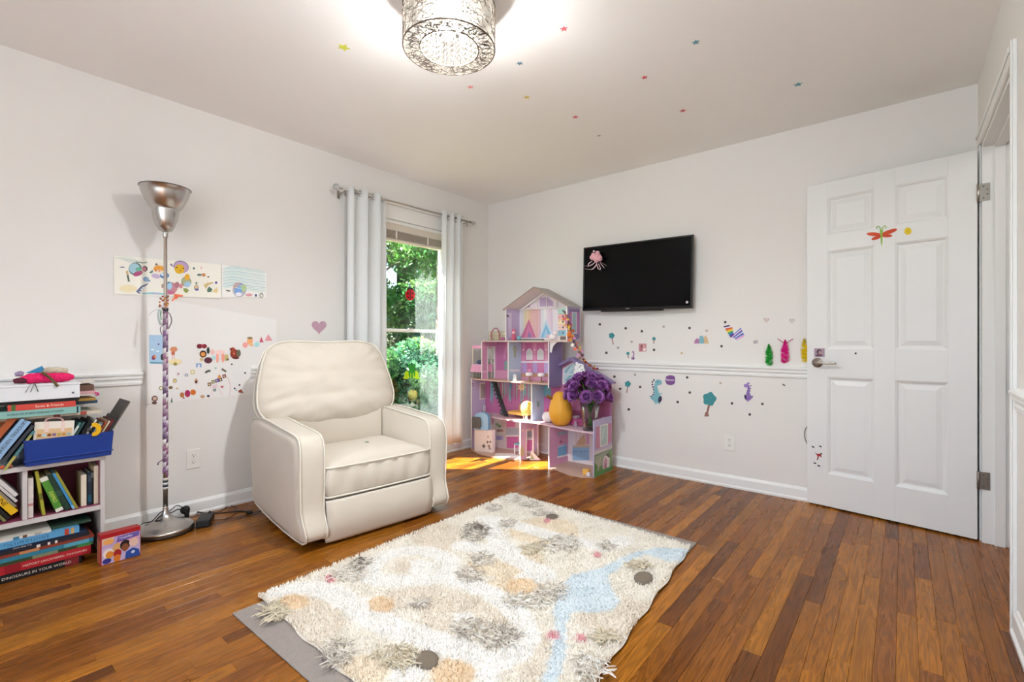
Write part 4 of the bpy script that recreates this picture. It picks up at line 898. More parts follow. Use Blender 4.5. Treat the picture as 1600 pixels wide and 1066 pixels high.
for i, c in enumerate(['4a57b8', 'e8e4f0', '8d52a8', '3d6cc0', 'efeaf2', '36408c', '6a8fd8', 'e6a8d0']):
    rb.append((stroke((1143.5 + i * 1.1, 527 + i * .5), (1158 + i * .75, 513.2 + i * 1.55), 2.5), c))
decal('heart_cutout', 'blue and purple striped paper heart half right of the rainbow one', 'paper heart', PL_BACK, rb)
for u, v, c, lb in ((1197.6, 500.2, 'c9a9a4', 'pinkish outlined heart sticker high between the rainbow heart and the door'), (1237.3, 501.4, 'b9b6b4', 'silver outlined heart sticker high beside the door')):
    decal('heart_sticker', lb, 'sticker', PL_BACK, [(heart(u, v, 4.6), c), (heart(u, v, 3.0), 'ddd8d3'), (heart(u, v, 1.3), c)])
decal('tag_sticker', 'small grey outlined rectangle sticker right of the striped hearts', 'sticker', PL_BACK, [([(1177, 533), (1183.6, 531.6), (1184.4, 536), (1177.8, 537.4)], '7d7a84'), ([(1178, 533.8), (1183, 532.7), (1183.6, 535.4), (1178.4, 536.4)], 'd9d5d2'), (circ(1180.6, 534.5, 1.2, 8), '8f8c94')])
decal('tape_scrap', 'small dark scrap of tape right of the purple dinosaur', 'tape', PL_BACK, [(stroke((1222.6, 600.2), (1226.6, 603), 2), '55504d')])
# craft feathers
def feather(label, cx, y0, y1, wd, col, hue2, lean=0., crest=False):
    a, b = ony(cx + lean, y0, -.012), ony(cx, y1, -.012); t = thing('craft_feather', label, 'feather', b, group='craft feathers on the back wall'); rr = random.Random(int(cx)); n = 260; L_ = a - b
    w_ = wd / FPX * (b - CAM).dot(FW) / 2
    MB().tube([b, b + L_ * .5, a], [.0016, .0012, .0008], mat(hue2, .6), 5).build('quill', t)
    mb = MB()
    for i in range(n):
        s_ = rr.random() ** .8 * .98; side = rr.choice((-1, 1)); base = b + L_ * s_; wid = w_ * (1.0 if s_ < .55 else max(.22, 1.0 - (s_ - .55) * 2.0)) * (.6 + .55 * rr.random()); up = Vector((0, 0, .4 * wid + .006))
        tip = base + Vector((side * wid, rr.uniform(-.012, .006), 0)) + up * rr.uniform(.2, 1.2); mid = (base + tip) / 2 + Vector((0, -.004, -.002))
        d = Vector((0, 0, .0016)); mb.add([base - d, base + d, mid + d * 1.3, mid - d * 1.3, tip], [(0, 3, 2, 1), (3, 4, 2)], mat(col if rr.random() < .7 else hue2, .8, var=.15, scale=90, spec=.1))
    mb.build('barbs', t)['kind'] = 'stuff'
    if crest:
        mb = MB()
        for sx in (-1, 1): mb.tube(bz([a + Vector((0, 0, -.03)), a + Vector((sx * .02, -.006, -.012)), a + Vector((sx * .045, -.004, .006))], 4), .0025, mat(hue2, .6), 5)
        mb.build('crest', t)
feather('green fluffy craft feather stuck upright above the chair rail', 1201.8, 537.3, 571.4, 11.5, '2fa03c', '1c7a2c', -.4)
feather('hot pink fluffy craft feather with a crest, middle of the three', 1226.4, 531, 567.7, 13, 'e0278a', 'b81566', .6, True)
feather('yellow fluffy craft feather half hidden behind the door edge', 1258.5, 528.7, 566, 12, 'e3c51f', 'c2a312', -2)
mb = MB(); mb.tube(bz([ony(1264, 664, -.015), ony(1258.5, 671, -.02), ony(1257, 680, -.02), ony(1259, 689, -.02), ony(1264, 697, -.015)], 5), .003, mat('8d837c', .5), 6); tag(mb.build('string_loop'), 'grey string loop sticking out from behind the door edge', 'string')

# stickers on the door
decal('dragonfly_decal', 'orange dragonfly decal with green body on the door', 'door decal', PL_DOOR, [(circ(1366, 366.2, 12, 18, 3.0, .06), 'cf4a22'), (circ(1389.5, 362.5, 13, 18, 3.2, -.33), 'cf4a22'), (circ(1370, 371.5, 9, 16, 2.6, -.35), 'c8431f'), (circ(1386, 368.6, 8.5, 16, 2.4, -.02), 'c8431f'), ([(1375.2, 362), (1379.2, 362), (1378.6, 380), (1377.6, 385), (1376.6, 380)], '8fb83a'), (circ(1377.2, 361.5, 2.5, 10), '8fb83a'), (curve2([(1376.4, 360), (1374.5, 355), (1371.5, 353.5), (1369.6, 356), (1371, 357.8)], [1.3, 1.2, 1.2, 1.2, 1]), '8fb83a'), (curve2([(1378.2, 360), (1380, 355), (1383, 353), (1385, 355.4), (1383.6, 357.4)], [1.3, 1.2, 1.2, 1.2, 1]), '8fb83a')])
decal('sun_sticker', 'round yellow sticker on the door beside the dragonfly', 'sticker', PL_DOOR, [(blob(1418.6, 361.3, 5.8, 7, .07), 'e8c92c'), (circ(1418.6, 361.3, 3, 12), 'e0bd1c')])
decal('photo_square', 'small mauve square photo print above the door handle', 'photo', PL_DOOR, [(rect(1271.8, 544, 1289, 558.3), 'c3b3c0'), (rect(1273, 545, 1288, 557.3), 'a68f9d'), (circ(1280, 550, 4.2, 12), '5b4650'), (circ(1281.5, 551, 2.6, 10), 'b08f90'), (rect(1275, 554, 1285, 557.3), '6d4b58')])
decal('dot_sticker', 'tiny dark dot on the door right of the handle', 'sticker', PL_DOOR, [(circ(1337, 552.4, 1.6, 10), '2a2727')])
decal('acrobat_sticker', 'small red leaping figure sticker low on the door', 'sticker', PL_DOOR, [([(1273, 706.5), (1277, 709.5), (1281, 709), (1283, 711), (1284, 715), (1281.5, 713.5), (1279.5, 713), (1278.6, 717), (1276.4, 718.4), (1277.6, 713), (1276, 711)], 'a3202c'), (circ(1283.3, 709.3, 1.5, 8), '2b2024'), (circ(1277.3, 718, 1.1, 8), '2b2024')])
for u, v, lb in ((1270.5, 698.5, 'upper left'), (1282, 697.8, 'upper right'), (1273.4, 724, 'lower left'), (1279.6, 728.2, 'lower right')):
    decal('bat_sticker', 'tiny black sticker at the %s of the red leaping figure' % lb, 'sticker', PL_DOOR, [(circ(u, v, 2.3, 8, 1.1, .35), '25201f'), (circ(u - 1.8, v - .8, 1.2, 6, .6), '25201f')])

# ------------------------------------------------------------------ papers on the left wall
PAPER = mat('f4f2ee', .8, var=.01, scale=10, name='white_paper', spec=.15); POSTER = mat('eceae8', .8, var=.01, scale=10, name='poster_paper', spec=.15); PAPERC = mat('f2efe4', .8, var=.015, scale=8, name='cream_paper', spec=.15)
PL_P1 = Plane((.0012, 0, 0), (1, 0, 0)); PL_P2 = Plane((.0040, 0, 0), (1, 0, 0))
def sheet(name, label, corners, m, plane, curl=None, cat='drawing'):
    """paper hung on the wall; corners in picture units laid on the wall plane, edges may curl away from it"""
    t = thing(name, label, cat, plane(*corners[3])); P = [plane(*c) for c in corners]; n = 30; vs = []
    for i in range(n + 1):
        for j in range(n + 1):
            a, b = j / n, i / n; p = P[0] * (1 - a) * (1 - b) + P[1] * a * (1 - b) + P[2] * a * b + P[3] * (1 - a) * b
            vs.append(p + Vector((curl(a, b) if curl else 0, 0, 0)))
    fs = [(i * (n + 1) + j, (i + 1) * (n + 1) + j, (i + 1) * (n + 1) + j + 1, i * (n + 1) + j + 1) for i in range(n) for j in range(n)]
    mb = MB(); mb.add(vs, fs, m, False); mb.build('paper_sheet', t, solid=.0006); return t
def draw(t, plane, name, shapes, lift=.0016):
    mb = MB()
    for i, (pts, c) in enumerate(shapes): flat(mb, plane, pts, mat(c, .7, var=.10, scale=120) if isinstance(c, str) else c, lift + .00012 * i, .00025)
    return mb.build(name, t)
cc = lambda x, y: (160 + x / 4.264, 390 + y / 4.264)      # reading aid: measured detail picture -> picture units
c3 = lambda x, y: (170 + x / 12.31, 395 + y / 12.31)
c4 = lambda x, y: (290 + x / 12.31, 400 + y / 12.31)
c5 = lambda x, y: (220 + x / 8.2, 510 + y / 8.2)
c6 = lambda x, y: (300 + x / 8.2, 510 + y / 8.2)
def K(f, pts): return [f(*p) for p in pts]
def E(f, x, y, rx, ry=None, rot=0, n=14): return K(f, circ(x, y, rx, n, ry, rot))
t = sheet('mermaid_drawing', 'long taped drawing of mermaid cats and fish on the left wall', [(177.6, 399.4), (345.5, 413.5), (345.8, 466.4), (178.8, 459.7)], PAPERC, PL_P2, lambda a, b: .006 * max(0, (b - .75)) * 4 * max(0, (.2 - abs(a - .9))) * 5)
wash = [(E(c3, 370, 690, 170, 70), 'ece0b8'), (K(c3, [(640, 775), (820, 760), (1060, 780), (1060, 810), (820, 800), (640, 795)]), '8fc7d2'), (K(c3, [(860, 770), (960, 765), (960, 800), (860, 800)]), 'b5b4dc')]
for k in range(9): wash.append((K(c3, stroke((130 + 30 * k, 90 + 11 * k), (420 + 40 * k, 80 + 16 * k), 7)), 'dbe6e0'))
draw(t, PL_P2, 'crayon_wash', wash, .0010)
draw(t, PL_P2, 'sleeping_whale', [(E(c3, 505, 310, 128, 122, -.4), '5d7a78'), (E(c3, 490, 300, 105, 98, -.4), 'a5cbd8'), (E(c3, 560, 400, 95, 48, -.35), 'b3567e'), (E(c3, 570, 320, 60, 40), '6fae98'), (E(c3, 690, 310, 55, 55), '5c5d5c'), (E(c3, 675, 315, 40, 42), 'd9899a'), (K(c3, stroke((520, 175), (660, 200), 14)), '4a6a60'), (K(c3, stroke((660, 200), (735, 180), 14)), '4a6a60'), (K(c3, stroke((520, 185), (560, 230), 10)), '4a6a60')])
draw(t, PL_P2, 'small_mermaid', [(K(c3, stroke((345, 350), (360, 430), 44)), 'd7b98c'), (K(c3, stroke((360, 430), (385, 550), 34)), '56695c'), (K(c3, [(345, 550), (390, 535), (420, 560)]), '56695c')])
draw(t, PL_P2, 'blue_fish', [(E(c3, 265, 280, 42, 11), '5a6485'), (K(c3, [(210, 265), (240, 278), (220, 292)]), '5a6485')])
draw(t, PL_P2, 'cat_mermaid', [(E(c3, 905, 450, 90, 45, .2), 'c9b3d2'), (E(c3, 1070, 440, 90, 58), '4f7cb2'), (E(c3, 1050, 420, 55, 30), 'd5e2ee'), (K(c3, [(885, 245), (910, 195), (945, 240)]), '8a7a7a'), (E(c3, 960, 310, 105, 66), 'eaa748'), (E(c3, 960, 360, 62, 26), 'f3d5c5'), (E(c3, 905, 345, 14, 10), 'b5482c'), (E(c3, 970, 352, 14, 10), 'b5482c'), (E(c3, 965, 290, 10, 8), '8a4a20'), (K(c3, [(775, 380), (840, 330), (850, 375), (800, 400)]), '5f7f7a')])
draw(t, PL_P2, 'fan_cat', [(E(c3, 1390, 270, 150, 115, .3), '8d7f94'), (E(c3, 1390, 275, 135, 100, .3), 'c0a2cc'), (E(c3, 1360, 315, 98, 92), 'dcae22'), (E(c3, 1305, 285, 17, 12), '3d2f20'), (E(c3, 1430, 300, 15, 11), '3d2f20'), (E(c3, 1375, 345, 14, 10), 'a84a2a'), (K(c3, [(1170, 230), (1200, 205), (1250, 270), (1210, 260)]), '8a7a94')])
draw(t, PL_P2, 'blue_shell', [(E(c3, 715, 510, 62, 50, .3), '93aecb'), (E(c3, 770, 540, 32, 18, .2), '7f9cba')])
draw(t, PL_P2, 'narwhal', [(K(c3, [(520, 745), (620, 640), (770, 580), (680, 680), (600, 790), (560, 780)]), '6a7290'), (K(c3, [(580, 750), (640, 670), (720, 630), (640, 730), (600, 780)]), 'e8ecf2'), (K(c3, stroke((610, 720), (600, 745), 26)), '6a7290')])
draw(t, PL_P2, 'pink_octopus', [(E(c3, 1190, 680, 130, 115), 'c78a94'), (E(c3, 1165, 635, 62, 80), '8f9fae'), (E(c3, 1165, 640, 50, 68), 'a9cfe8'), (E(c3, 1140, 580, 22, 14), '3c5878'), (E(c3, 1310, 620, 48, 60), 'b07782'), (E(c3, 1180, 770, 90, 35), 'c06f94'), (E(c3, 1385, 640, 40, 45), 'd48f98'), (E(c3, 1030, 640, 20, 45), 'b09a88')])
draw(t, PL_P2, 'frog_mermaid', [(E(c3, 1490, 560, 100, 95, .6), '8d9468'), (E(c3, 1490, 560, 85, 80, .6), 'b3b58c'), (E(c3, 1505, 470, 50, 60), 'e0a92c'), (E(c3, 1510, 610, 68, 55, -.4), 'a9c8e0'), (K(c3, [(1430, 680), (1500, 690), (1540, 730), (1490, 780), (1440, 740)]), '8d9a52')])
draw(t, PL_P2, 'orange_jellyfish', [(K(c3, [(1250, 790), (1330, 800), (1425, 815), (1425, 845), (1330, 850), (1320, 890), (1270, 890), (1220, 940), (1200, 930), (1260, 850)]), 'ee7a52')])
draw(t, PL_P2, 'diver', [(E(c4, 265, 365, 48, 22), '5f7a78'), (E(c4, 345, 365, 38, 34), 'c98a5a'), (K(c4, stroke((375, 375), (440, 405), 10)), 'e3c9b0'), (E(c4, 436, 404, 18, 14), '44465a')])
draw(t, PL_P2, 'sailor_cat', [(E(c4, 205, 610, 45, 55), '8e7f9f'), (E(c4, 205, 600, 34, 38), 'e0c792'), (E(c4, 215, 650, 36, 22), '6a6eae'), (E(c4, 205, 525, 20, 26), '7d8f6f')])
draw(t, PL_P2, 'giraffe_mermaid', [(K(c4, [(345, 560), (400, 520), (520, 500), (540, 515), (430, 570), (390, 640)]), 'd6bd86'), (K(c4, [(450, 590), (515, 640), (470, 730), (430, 775), (410, 650)]), '5b7a68'), (K(c4, [(500, 690), (600, 600), (620, 690), (560, 740)]), 'e2cc94'), (E(c4, 585, 515, 24, 22), '4d4f9a')])
draw(t, PL_P2, 'dot_creature', [(E(c4, 158, 240, 20, 22), '4d6a70'), (E(c4, 300, 230, 18, 24), 'e6b6c6')])
t = sheet('ocean_drawing', 'teal crayon ocean drawing with striped shell, right of the mermaid drawing', [(346.5, 413.8), (416.2, 426.4), (415.8, 465.4), (346.8, 464.8)], PAPER, PL_P2)
wv = []
for k in range(15): y = 215 + k * 28; wv.append((K(c4, curve2([(715, y + 20), (900, y - 10), (1150, y + 25 + k * 1.5), (1530, y + 90)], [9, 13, 11, 8])), ['b9dcda', 'a3cfd6', 'c9e4dc', '9cc6d2'][k % 4]))
draw(t, PL_P2, 'crayon_waves', wv, .0008)
draw(t, PL_P2, 'striped_shell', [(E(c4, 1035, 655, 135, 140, .5), 'b9bcc6'), (E(c4, 990, 575, 85, 60, -.3), 'd97a62'), (E(c4, 1060, 575, 55, 55), '9b84c0'), (E(c4, 1110, 615, 60, 70, .4), 'b9cc62'), (E(c4, 1010, 665, 75, 75), '7fa8e2'), (E(c4, 1020, 740, 60, 38), 'f0eef4')])
draw(t, PL_P2, 'little_creature', [(E(c4, 1215, 750, 65, 30), 'e0a4ac'), (E(c4, 1350, 760, 22, 26), '4d5f98'), (E(c4, 1455, 760, 38, 50), '7f8a80'), (E(c4, 1455, 765, 24, 32), 'e8e4d8'), (E(c4, 815, 670, 48, 14, .2), '5c6a58')])
t = sheet('sticker_poster', 'large white paper covered with animal stickers behind lamp and recliner', [(224, 461), (432, 500), (432, 612), (228, 632)], POSTER, PL_P1, lambda a, b: .012 * max(0, (.04 - a) / .04) ** 2 * (.4 + .6 * b))
S = lambda nm, sh: draw(t, PL_P1, nm, sh, .0022)
S('bird_card', [(K(c5, [(105, 110), (292, 112), (292, 485), (105, 480)]), 'a9c9e3'), (E(c5, 165, 400, 26, 34, .4), '8b3f63'), (E(c5, 180, 388, 16, 16), 'e58a4a'), (E(c5, 272, 395, 20, 42), '2c3b3a'), (K(c5, stroke((120, 465), (290, 470), 16)), '5f93a5'), (E(c5, 226, 230, 12, 12), '7a5a92'), (E(c5, 150, 300, 26, 8), 'e9f0f5'), (E(c5, 215, 320, 24, 7), 'e9f0f5')])
S('flower_sticker', [(E(c5, 420, 295, 48, 34), 'd9906a'), (E(c5, 412, 345, 24, 26), 'c86a52'), (K(c5, stroke((405, 370), (400, 420), 8)), 'e8b9a8'), (K(c5, stroke((428, 370), (430, 420), 8)), 'e8b9a8'), (E(c5, 440, 455, 85, 38), 'f0dfae'), (E(c5, 440, 482, 24, 20), '9b8a35')])
S('monkey_sticker', [(E(c6, 95, 255, 36, 30), '7a2434'), (E(c6, 155, 255, 36, 28), '8a2a3a'), (E(c6, 130, 245, 12, 16), 'c23b50'), (E(c6, 140, 355, 46, 46), '4a2a22'), (E(c6, 140, 358, 30, 28), 'e59a4c'), (E(c6, 205, 310, 20, 44), '33403a'), (E(c6, 120, 425, 26, 22), 'd9c098'), (E(c6, 205, 435, 52, 40), '5c2a3a')])
S('flamingo_sticker', [(E(c6, 260, 330, 30, 36), 'f0c8c2'), (E(c6, 275, 405, 26, 30), 'bfe0e2'), (E(c6, 325, 400, 18, 70), 'f2a796'), (E(c6, 395, 390, 20, 75), 'f0a08e'), (E(c6, 360, 330, 60, 30), 'f7d5cf'), (E(c6, 440, 400, 26, 44), 'c8b878'), (E(c6, 455, 425, 18, 14), '7d7466')])
S('squirrel_sticker', [(E(c6, 545, 355, 58, 62), '8f3a2a'), (E(c6, 520, 300, 34, 30), 'a5442c'), (K(c6, [(475, 290), (500, 275), (510, 310)]), '7a2f22'), (E(c6, 595, 345, 28, 48), '6d6a58'), (E(c6, 560, 405, 44, 16), '6a2a20'), (E(c6, 535, 350, 14, 14), 'e0724a')])
S('fairy_sticker', [(E(c6, 740, 190, 38, 50), 'f2b07a'), (E(c6, 740, 150, 36, 16), '8f7f5a'), (E(c6, 680, 240, 34, 36), 'f3a5a0'), (E(c6, 755, 235, 24, 22), 'f0c08a'), (E(c6, 830, 230, 32, 30), 'a9dfe2')])
S('hat_sticker', [(K(c6, [(862, 205), (885, 130), (915, 205)]), 'c75a72'), (K(c6, [(930, 185), (975, 100), (1030, 185)]), 'e9a0a8')])
S('letter_sticker', [(K(c6, rect(50, 475, 120, 525)), '8aa8d8'), (K(c6, rect(72, 490, 98, 525)), 'e9eef6')]); S('frame_sticker', [(K(c5, rect(635, 560, 688, 612)), 'd9cf8a'), (K(c5, rect(648, 572, 675, 600)), 'f2efe2')])
S('ring_sticker', [(E(c5, 583, 625, 24, 20), 'a7a7b4'), (E(c5, 583, 625, 12, 10), 'dcdce2')]); S('medal_sticker', [(E(c5, 434, 698, 25, 28), 'b59a4e'), (E(c5, 434, 700, 14, 15), 'e6d8a4')]); S('acorn_sticker', [(E(c5, 708, 702, 20, 30), 'c8906a'), (E(c5, 708, 715, 16, 18), '4d2d28')])
S('wreath_sticker', [(E(c5, 258, 792, 26, 28), '9c9a5c'), (E(c5, 258, 792, 14, 15), 'ebe9dc')]); S('moth_sticker', [(E(c5, 382, 785, 28, 20), '8d7050'), (E(c5, 372, 790, 10, 12), '5a4434')]); S('leaf_sticker', [(E(c5, 465, 797, 18, 10), 'dcb888')])
S('snail_sticker', [(E(c5, 177, 925, 40, 36), '6d4a44'), (E(c5, 177, 925, 27, 24), 'd8b8a4'), (E(c5, 172, 980, 32, 20), '6d4a44')]); S('pine_sticker', [(K(c5, [(380, 975), (394, 905), (408, 975)]), '5c7a6a')])
S('butterfly_sticker', [(E(c5, 527, 880, 28, 34), 'b8743a'), (E(c5, 597, 862, 36, 46), 'b02a5c'), (E(c5, 668, 845, 36, 36), 'd9762a'), (E(c5, 548, 918, 12, 10), '8a3a4a')]); S('music_sticker', [(K(c5, stroke((468, 632), (490, 600), 8)), 'b5486a'), (K(c5, stroke((466, 605), (490, 604), 8)), 'b5486a')])
S('word_sticker', [(K(c6, curve2([(170, 598), (200, 575), (236, 572)], [26, 26, 26])), '57605a')]); S('banner_sticker', [(K(c6, stroke((378, 545), (436, 582), 26)), '7a6f5e')])
for i, (x, y, c) in enumerate(((220, 745, '8d6a4c'), (268, 712, '7f8a4a'), (318, 698, '5f4f9c'), (362, 685, '5c4238'), (410, 640, '7d3a42'))): S('train_sticker', [(K(c6, [(x - 24, y - 18), (x + 20, y - 28), (x + 26, y + 14), (x - 18, y + 26)]), c), (E(c6, x, y, 11, 10), 'e3d2b4')])
S('house_sticker', [(K(c6, [(322, 665), (345, 610), (375, 650), (350, 672)]), 'e0a060')]); S('heart_balloon_sticker', [(K(c6, heart(384, 775, 20)), 'b8304c'), (E(c6, 384, 775, 7, 6), 'd98090')]); S('bird_sticker', [(E(c6, 288, 815, 22, 22), '8fa09a'), (E(c6, 285, 775, 30, 26), 'e2cdd6')])
S('crayon_line', [(K(c6, curve2([(440, 640), (475, 700), (488, 800), (478, 890)], [6, 6, 6, 6])), 'e5b8bd'), (K(c6, curve2([(300, 720), (340, 800), (395, 890)], [5, 5, 5])), 'e5b8bd'), (K(c6, curve2([(230, 770), (260, 840), (250, 880)], [5, 5, 5])), 'ecc9cc')])
S('small_dot', [(E(c6, 545, 797, 12, 12), '3a3a58'), (E(c6, 606, 752, 12, 12), '3a3a4c'), (E(c6, 508, 487, 11, 10), '4a4a4a'), (E(c6, 678, 598, 13, 10), '3c3c3c'), (E(c6, 566, 820, 9, 8), '5aa0b0'), (E(c6, 300, 535, 14, 10), 'a3c6b4')]); S('fox_sticker', [(K(c6, [(588, 830), (625, 805), (660, 860), (630, 850), (600, 850)]), '9a4a34')]); S('pebble_sticker', [(E(c5, 790, 900, 26, 20), 'c39a72'), (E(c6, 207, 893, 18, 16), '3f3f50')])
o = decal('heart_sticker', 'glittery mauve heart sticker above the recliner near the curtain', 'sticker', PL_LEFT, [(heart(498.5, 510.5, 12.5), mat('c7a0b2', .3, .2, var=.55, scale=420, name='mauve_glitter'))])
# ------------------------------------------------------------------ bookcase
LAM = mat('cfcbca', .45, var=.02, name='white_laminate'); INS = mat('9a4a66', .5, var=.06, scale=12, name='magenta_laminate')
BX, BY0, BY1 = .270, -3.640, -3.077
def bookcase():
    t = thing('bookcase', 'low white bookcase with magenta inside at the left edge of the room', 'bookcase', (.14, -3.36, 0))
    mb = MB()
    for y0, y1 in ((BY1 - .016, BY1), (BY0, BY0 + .016)): MB().box(.022, BX, y0, y1, 0, .462, LAM).build('side_panel', t, bevel=.001)
    MB().box(.022, BX + .004, BY0, BY1 + .003, .462, .482, LAM).build('top_panel', t, bevel=.001)
    MB().box(.026, BX - .002, BY0 + .016, BY1 - .016, .220, .242, LAM).box(.026, BX - .006, BY0 + .016, BY1 - .016, .2422, .2432, INS).build('shelf', t)
    MB().box(.026, BX - .002, -3.358, -3.342, .243, .462, LAM).build('divider', t, bevel=.001)
    MB().box(.016, .022, BY0, BY1, 0, .475, INS).build('back_panel', t)
    mb = MB()
    MB().box(.030, BX - .02, BY1 - .0172, BY1 - .016, .243, .462, INS).build('side_lining', t)
bookcase()
PAGE = mat('e4dac6', .8, var=.06, scale=300, name='book_pages', spec=.1)
def book(label, M, th, h, d, col, bands=(), title=None, tcol='f4f2ee', tsize=.012, group=None, pages=True, tang=0, flip=False, tx=.5, soft=False):
    """a book: local x points out of the spine, y across the thickness, z up the spine; origin at the spine's foot"""
    t = thing('book', label, 'book', M=M, group=group); c = mat(col, .45, var=.06, scale=30); e = .0012 if soft else .0024
    mb = MB(); mb.box(-d, 0, -th / 2, -th / 2 + e, 0, h, c).box(-d, 0, th / 2 - e, th / 2, 0, h, c).box(-e, 0, -th / 2 + e, th / 2 - e, 0, h, c); mb.build('cover', t, True)
    q = .003 if not soft else .0004
    MB().box(-d + q, -e, -th / 2 + e, th / 2 - e, q, h - q, PAGE).build('page_block', t, True)
    for z0, z1, bc in bands: MB().box(0, .0006, -th / 2, th / 2, z0 * h, z1 * h, mat(bc, .45, var=.08, scale=60)).build('spine_band', t, True)
    if title:
        R3 = M.to_3x3(); up = R3 @ Vector((0, 0, 1)); ac = R3 @ Vector((0, 1, 0)); U = -up if flip else up; V = ac if flip else -ac
        if title[0] == '>': title = title[1:]
        text(title, tsize, mat(tcol, .5), M @ Vector((.0008, 0, h * tx)), U, V, t, 'spine_lettering', 'CENTER', .0002)
    return t
def standing(label, a, b, th, d, col, xf=.262, **kw):
    """book whose spine foot and head middle are given in picture units on the plane x = xf"""
    A, B = onx(*a, xf), onx(*b, xf); z = (B - A); h = z.length; z.normalize(); y = z.cross(Vector((1, 0, 0))); x = y.cross(z)
    M = Matrix(((x.x, y.x, z.x, A.x), (x.y, y.y, z.y, A.y), (x.z, y.z, z.z, A.z), (0, 0, 0, 1)))
    return book(label, M, th, h, d, col, **kw)
def lying(label, u0, u1, z0, th, d, col, xf, **kw):
    """book lying flat, spine to the room, between two picture columns on the plane x = xf; z0 = underside"""
    A, B = onx(u0, 700, xf), onx(u1, 700, xf); h = B.y - A.y
    M = Matrix(((1, 0, 0, xf), (0, 0, 1, A.y), (0, -1, 0, z0 + th / 2), (0, 0, 0, 1)))
    return book(label, M, th, h, d, col, **kw)
SH = 'books on the right half of the middle shelf'
zs_ = .2436
def st2(label, y0, y1, h, th, d, col, xf=.255, **kw):
    A = Vector((xf, y0, zs_ + .0008)); z = Vector((0, y1 - y0, 0)); z.z = math.sqrt(max(h * h - (y1 - y0) ** 2, 1e-6)); lift = abs(y1 - y0) / h * th / 2; A.z += lift; z.normalize()
    y = z.cross(Vector((1, 0, 0))); x = y.cross(z); return book(label, Matrix(((x.x, y.x, z.x, A.x), (x.y, y.y, z.y, A.y), (x.z, y.z, z.z, A.z), (0, 0, 0, 1))), th, h, d, col, group=SH, **kw)
st2('slim white book standing against the bookcase divider', -3.331, -3.331, .178, .017, .13, 'ddd6d2', bands=((.30, .36, 'c98f8a'), (.5, .8, 'e6e0dc')))
st2('thin yellow-green book leaning left on the middle shelf', -3.288, -3.312, .205, .011, .14, 'a9a63a', bands=((.35, .5, '6d6f2a'),))
st2('thick green book with white ends leaning on the middle shelf', -3.235, -3.291, .178, .026, .14, '4f8f35', bands=((0, .09, 'dfe0d4'), (.89, 1, 'dfe0d4')), title='DEFRO', tcol='d9e86a', tsize=.018, flip=True, tx=.42)
st2('dark green book leaning between the green and the blue books', -3.207, -3.272, .190, .020, .14, '1f3a2c', bands=((.4, .55, '2f5240'),))
st2('thin bright blue book leaning on the middle shelf', -3.187, -3.2565, .194, .009, .14, '3f8fc6', bands=((0, .1, '7db8dc'),))
st2('thin olive yellow book leaning rightmost of the slanted books', -3.176, -3.247, .196, .009, .14, '9a9436')
def pages_out(label, y, h, th, d, col, xf):
    M = Matrix.Translation((xf - d, y, zs_ + .0008)) @ Matrix.Rotation(PI, 4, 'Z'); return book(label, M, th, h, d, col, group=SH, soft=True)
pages_out('short cream book with its pages outward, left of the dark books', -3.149, .150, .021, .13, 'b3a48c', .235)
st2('dark navy book with worn spine on the middle shelf', -3.1285, -3.1285, .160, .013, .12, '1d2c3c', xf=.240, bands=((.7, .9, '3b4a55'), (.1, .3, '15506a')))
st2('black book standing next to the navy one on the middle shelf', -3.1155, -3.1155, .162, .012, .12, '16181c', xf=.236, bands=((.8, .95, '6a6a66'),))
pages_out('tall cream book with its pages outward near the right side panel', -3.1042, .186, .017, .13, 'cbb894', .240)
# left half of the middle shelf: books slid over to the right
SL = 'slanted books on the left half of the middle shelf'
def sl(label, a, b, th, col, **kw): return standing(label, a, b, th, .15, col, xf=.250, group=SL, **kw)
sl('white paperback slanted at the top of the left shelf pile', (26, 775), (-7, 747), .014, 'd8d4d2')
sl('white paperback slanted just under the top one of the left shelf pile', (26, 784), (-10, 753), .010, 'c9c6c8')
sl('grey-brown book slanted above the yellow book', (24, 792), (-16, 756), .010, '8d8574')
sl('yellow picture book slanted on the left shelf with black title', (23, 802), (-28, 757), .026, 'e4b81c', title='MADELINE', tcol='1c1a18', tsize=.024, flip=True, tx=.60)
sl('black book slanted under the yellow book', (14, 811), (-30, 771), .012, '1c1a17')
sl('olive book slanted under the black one', (8, 815), (-31, 779), .010, '7c7a4c')
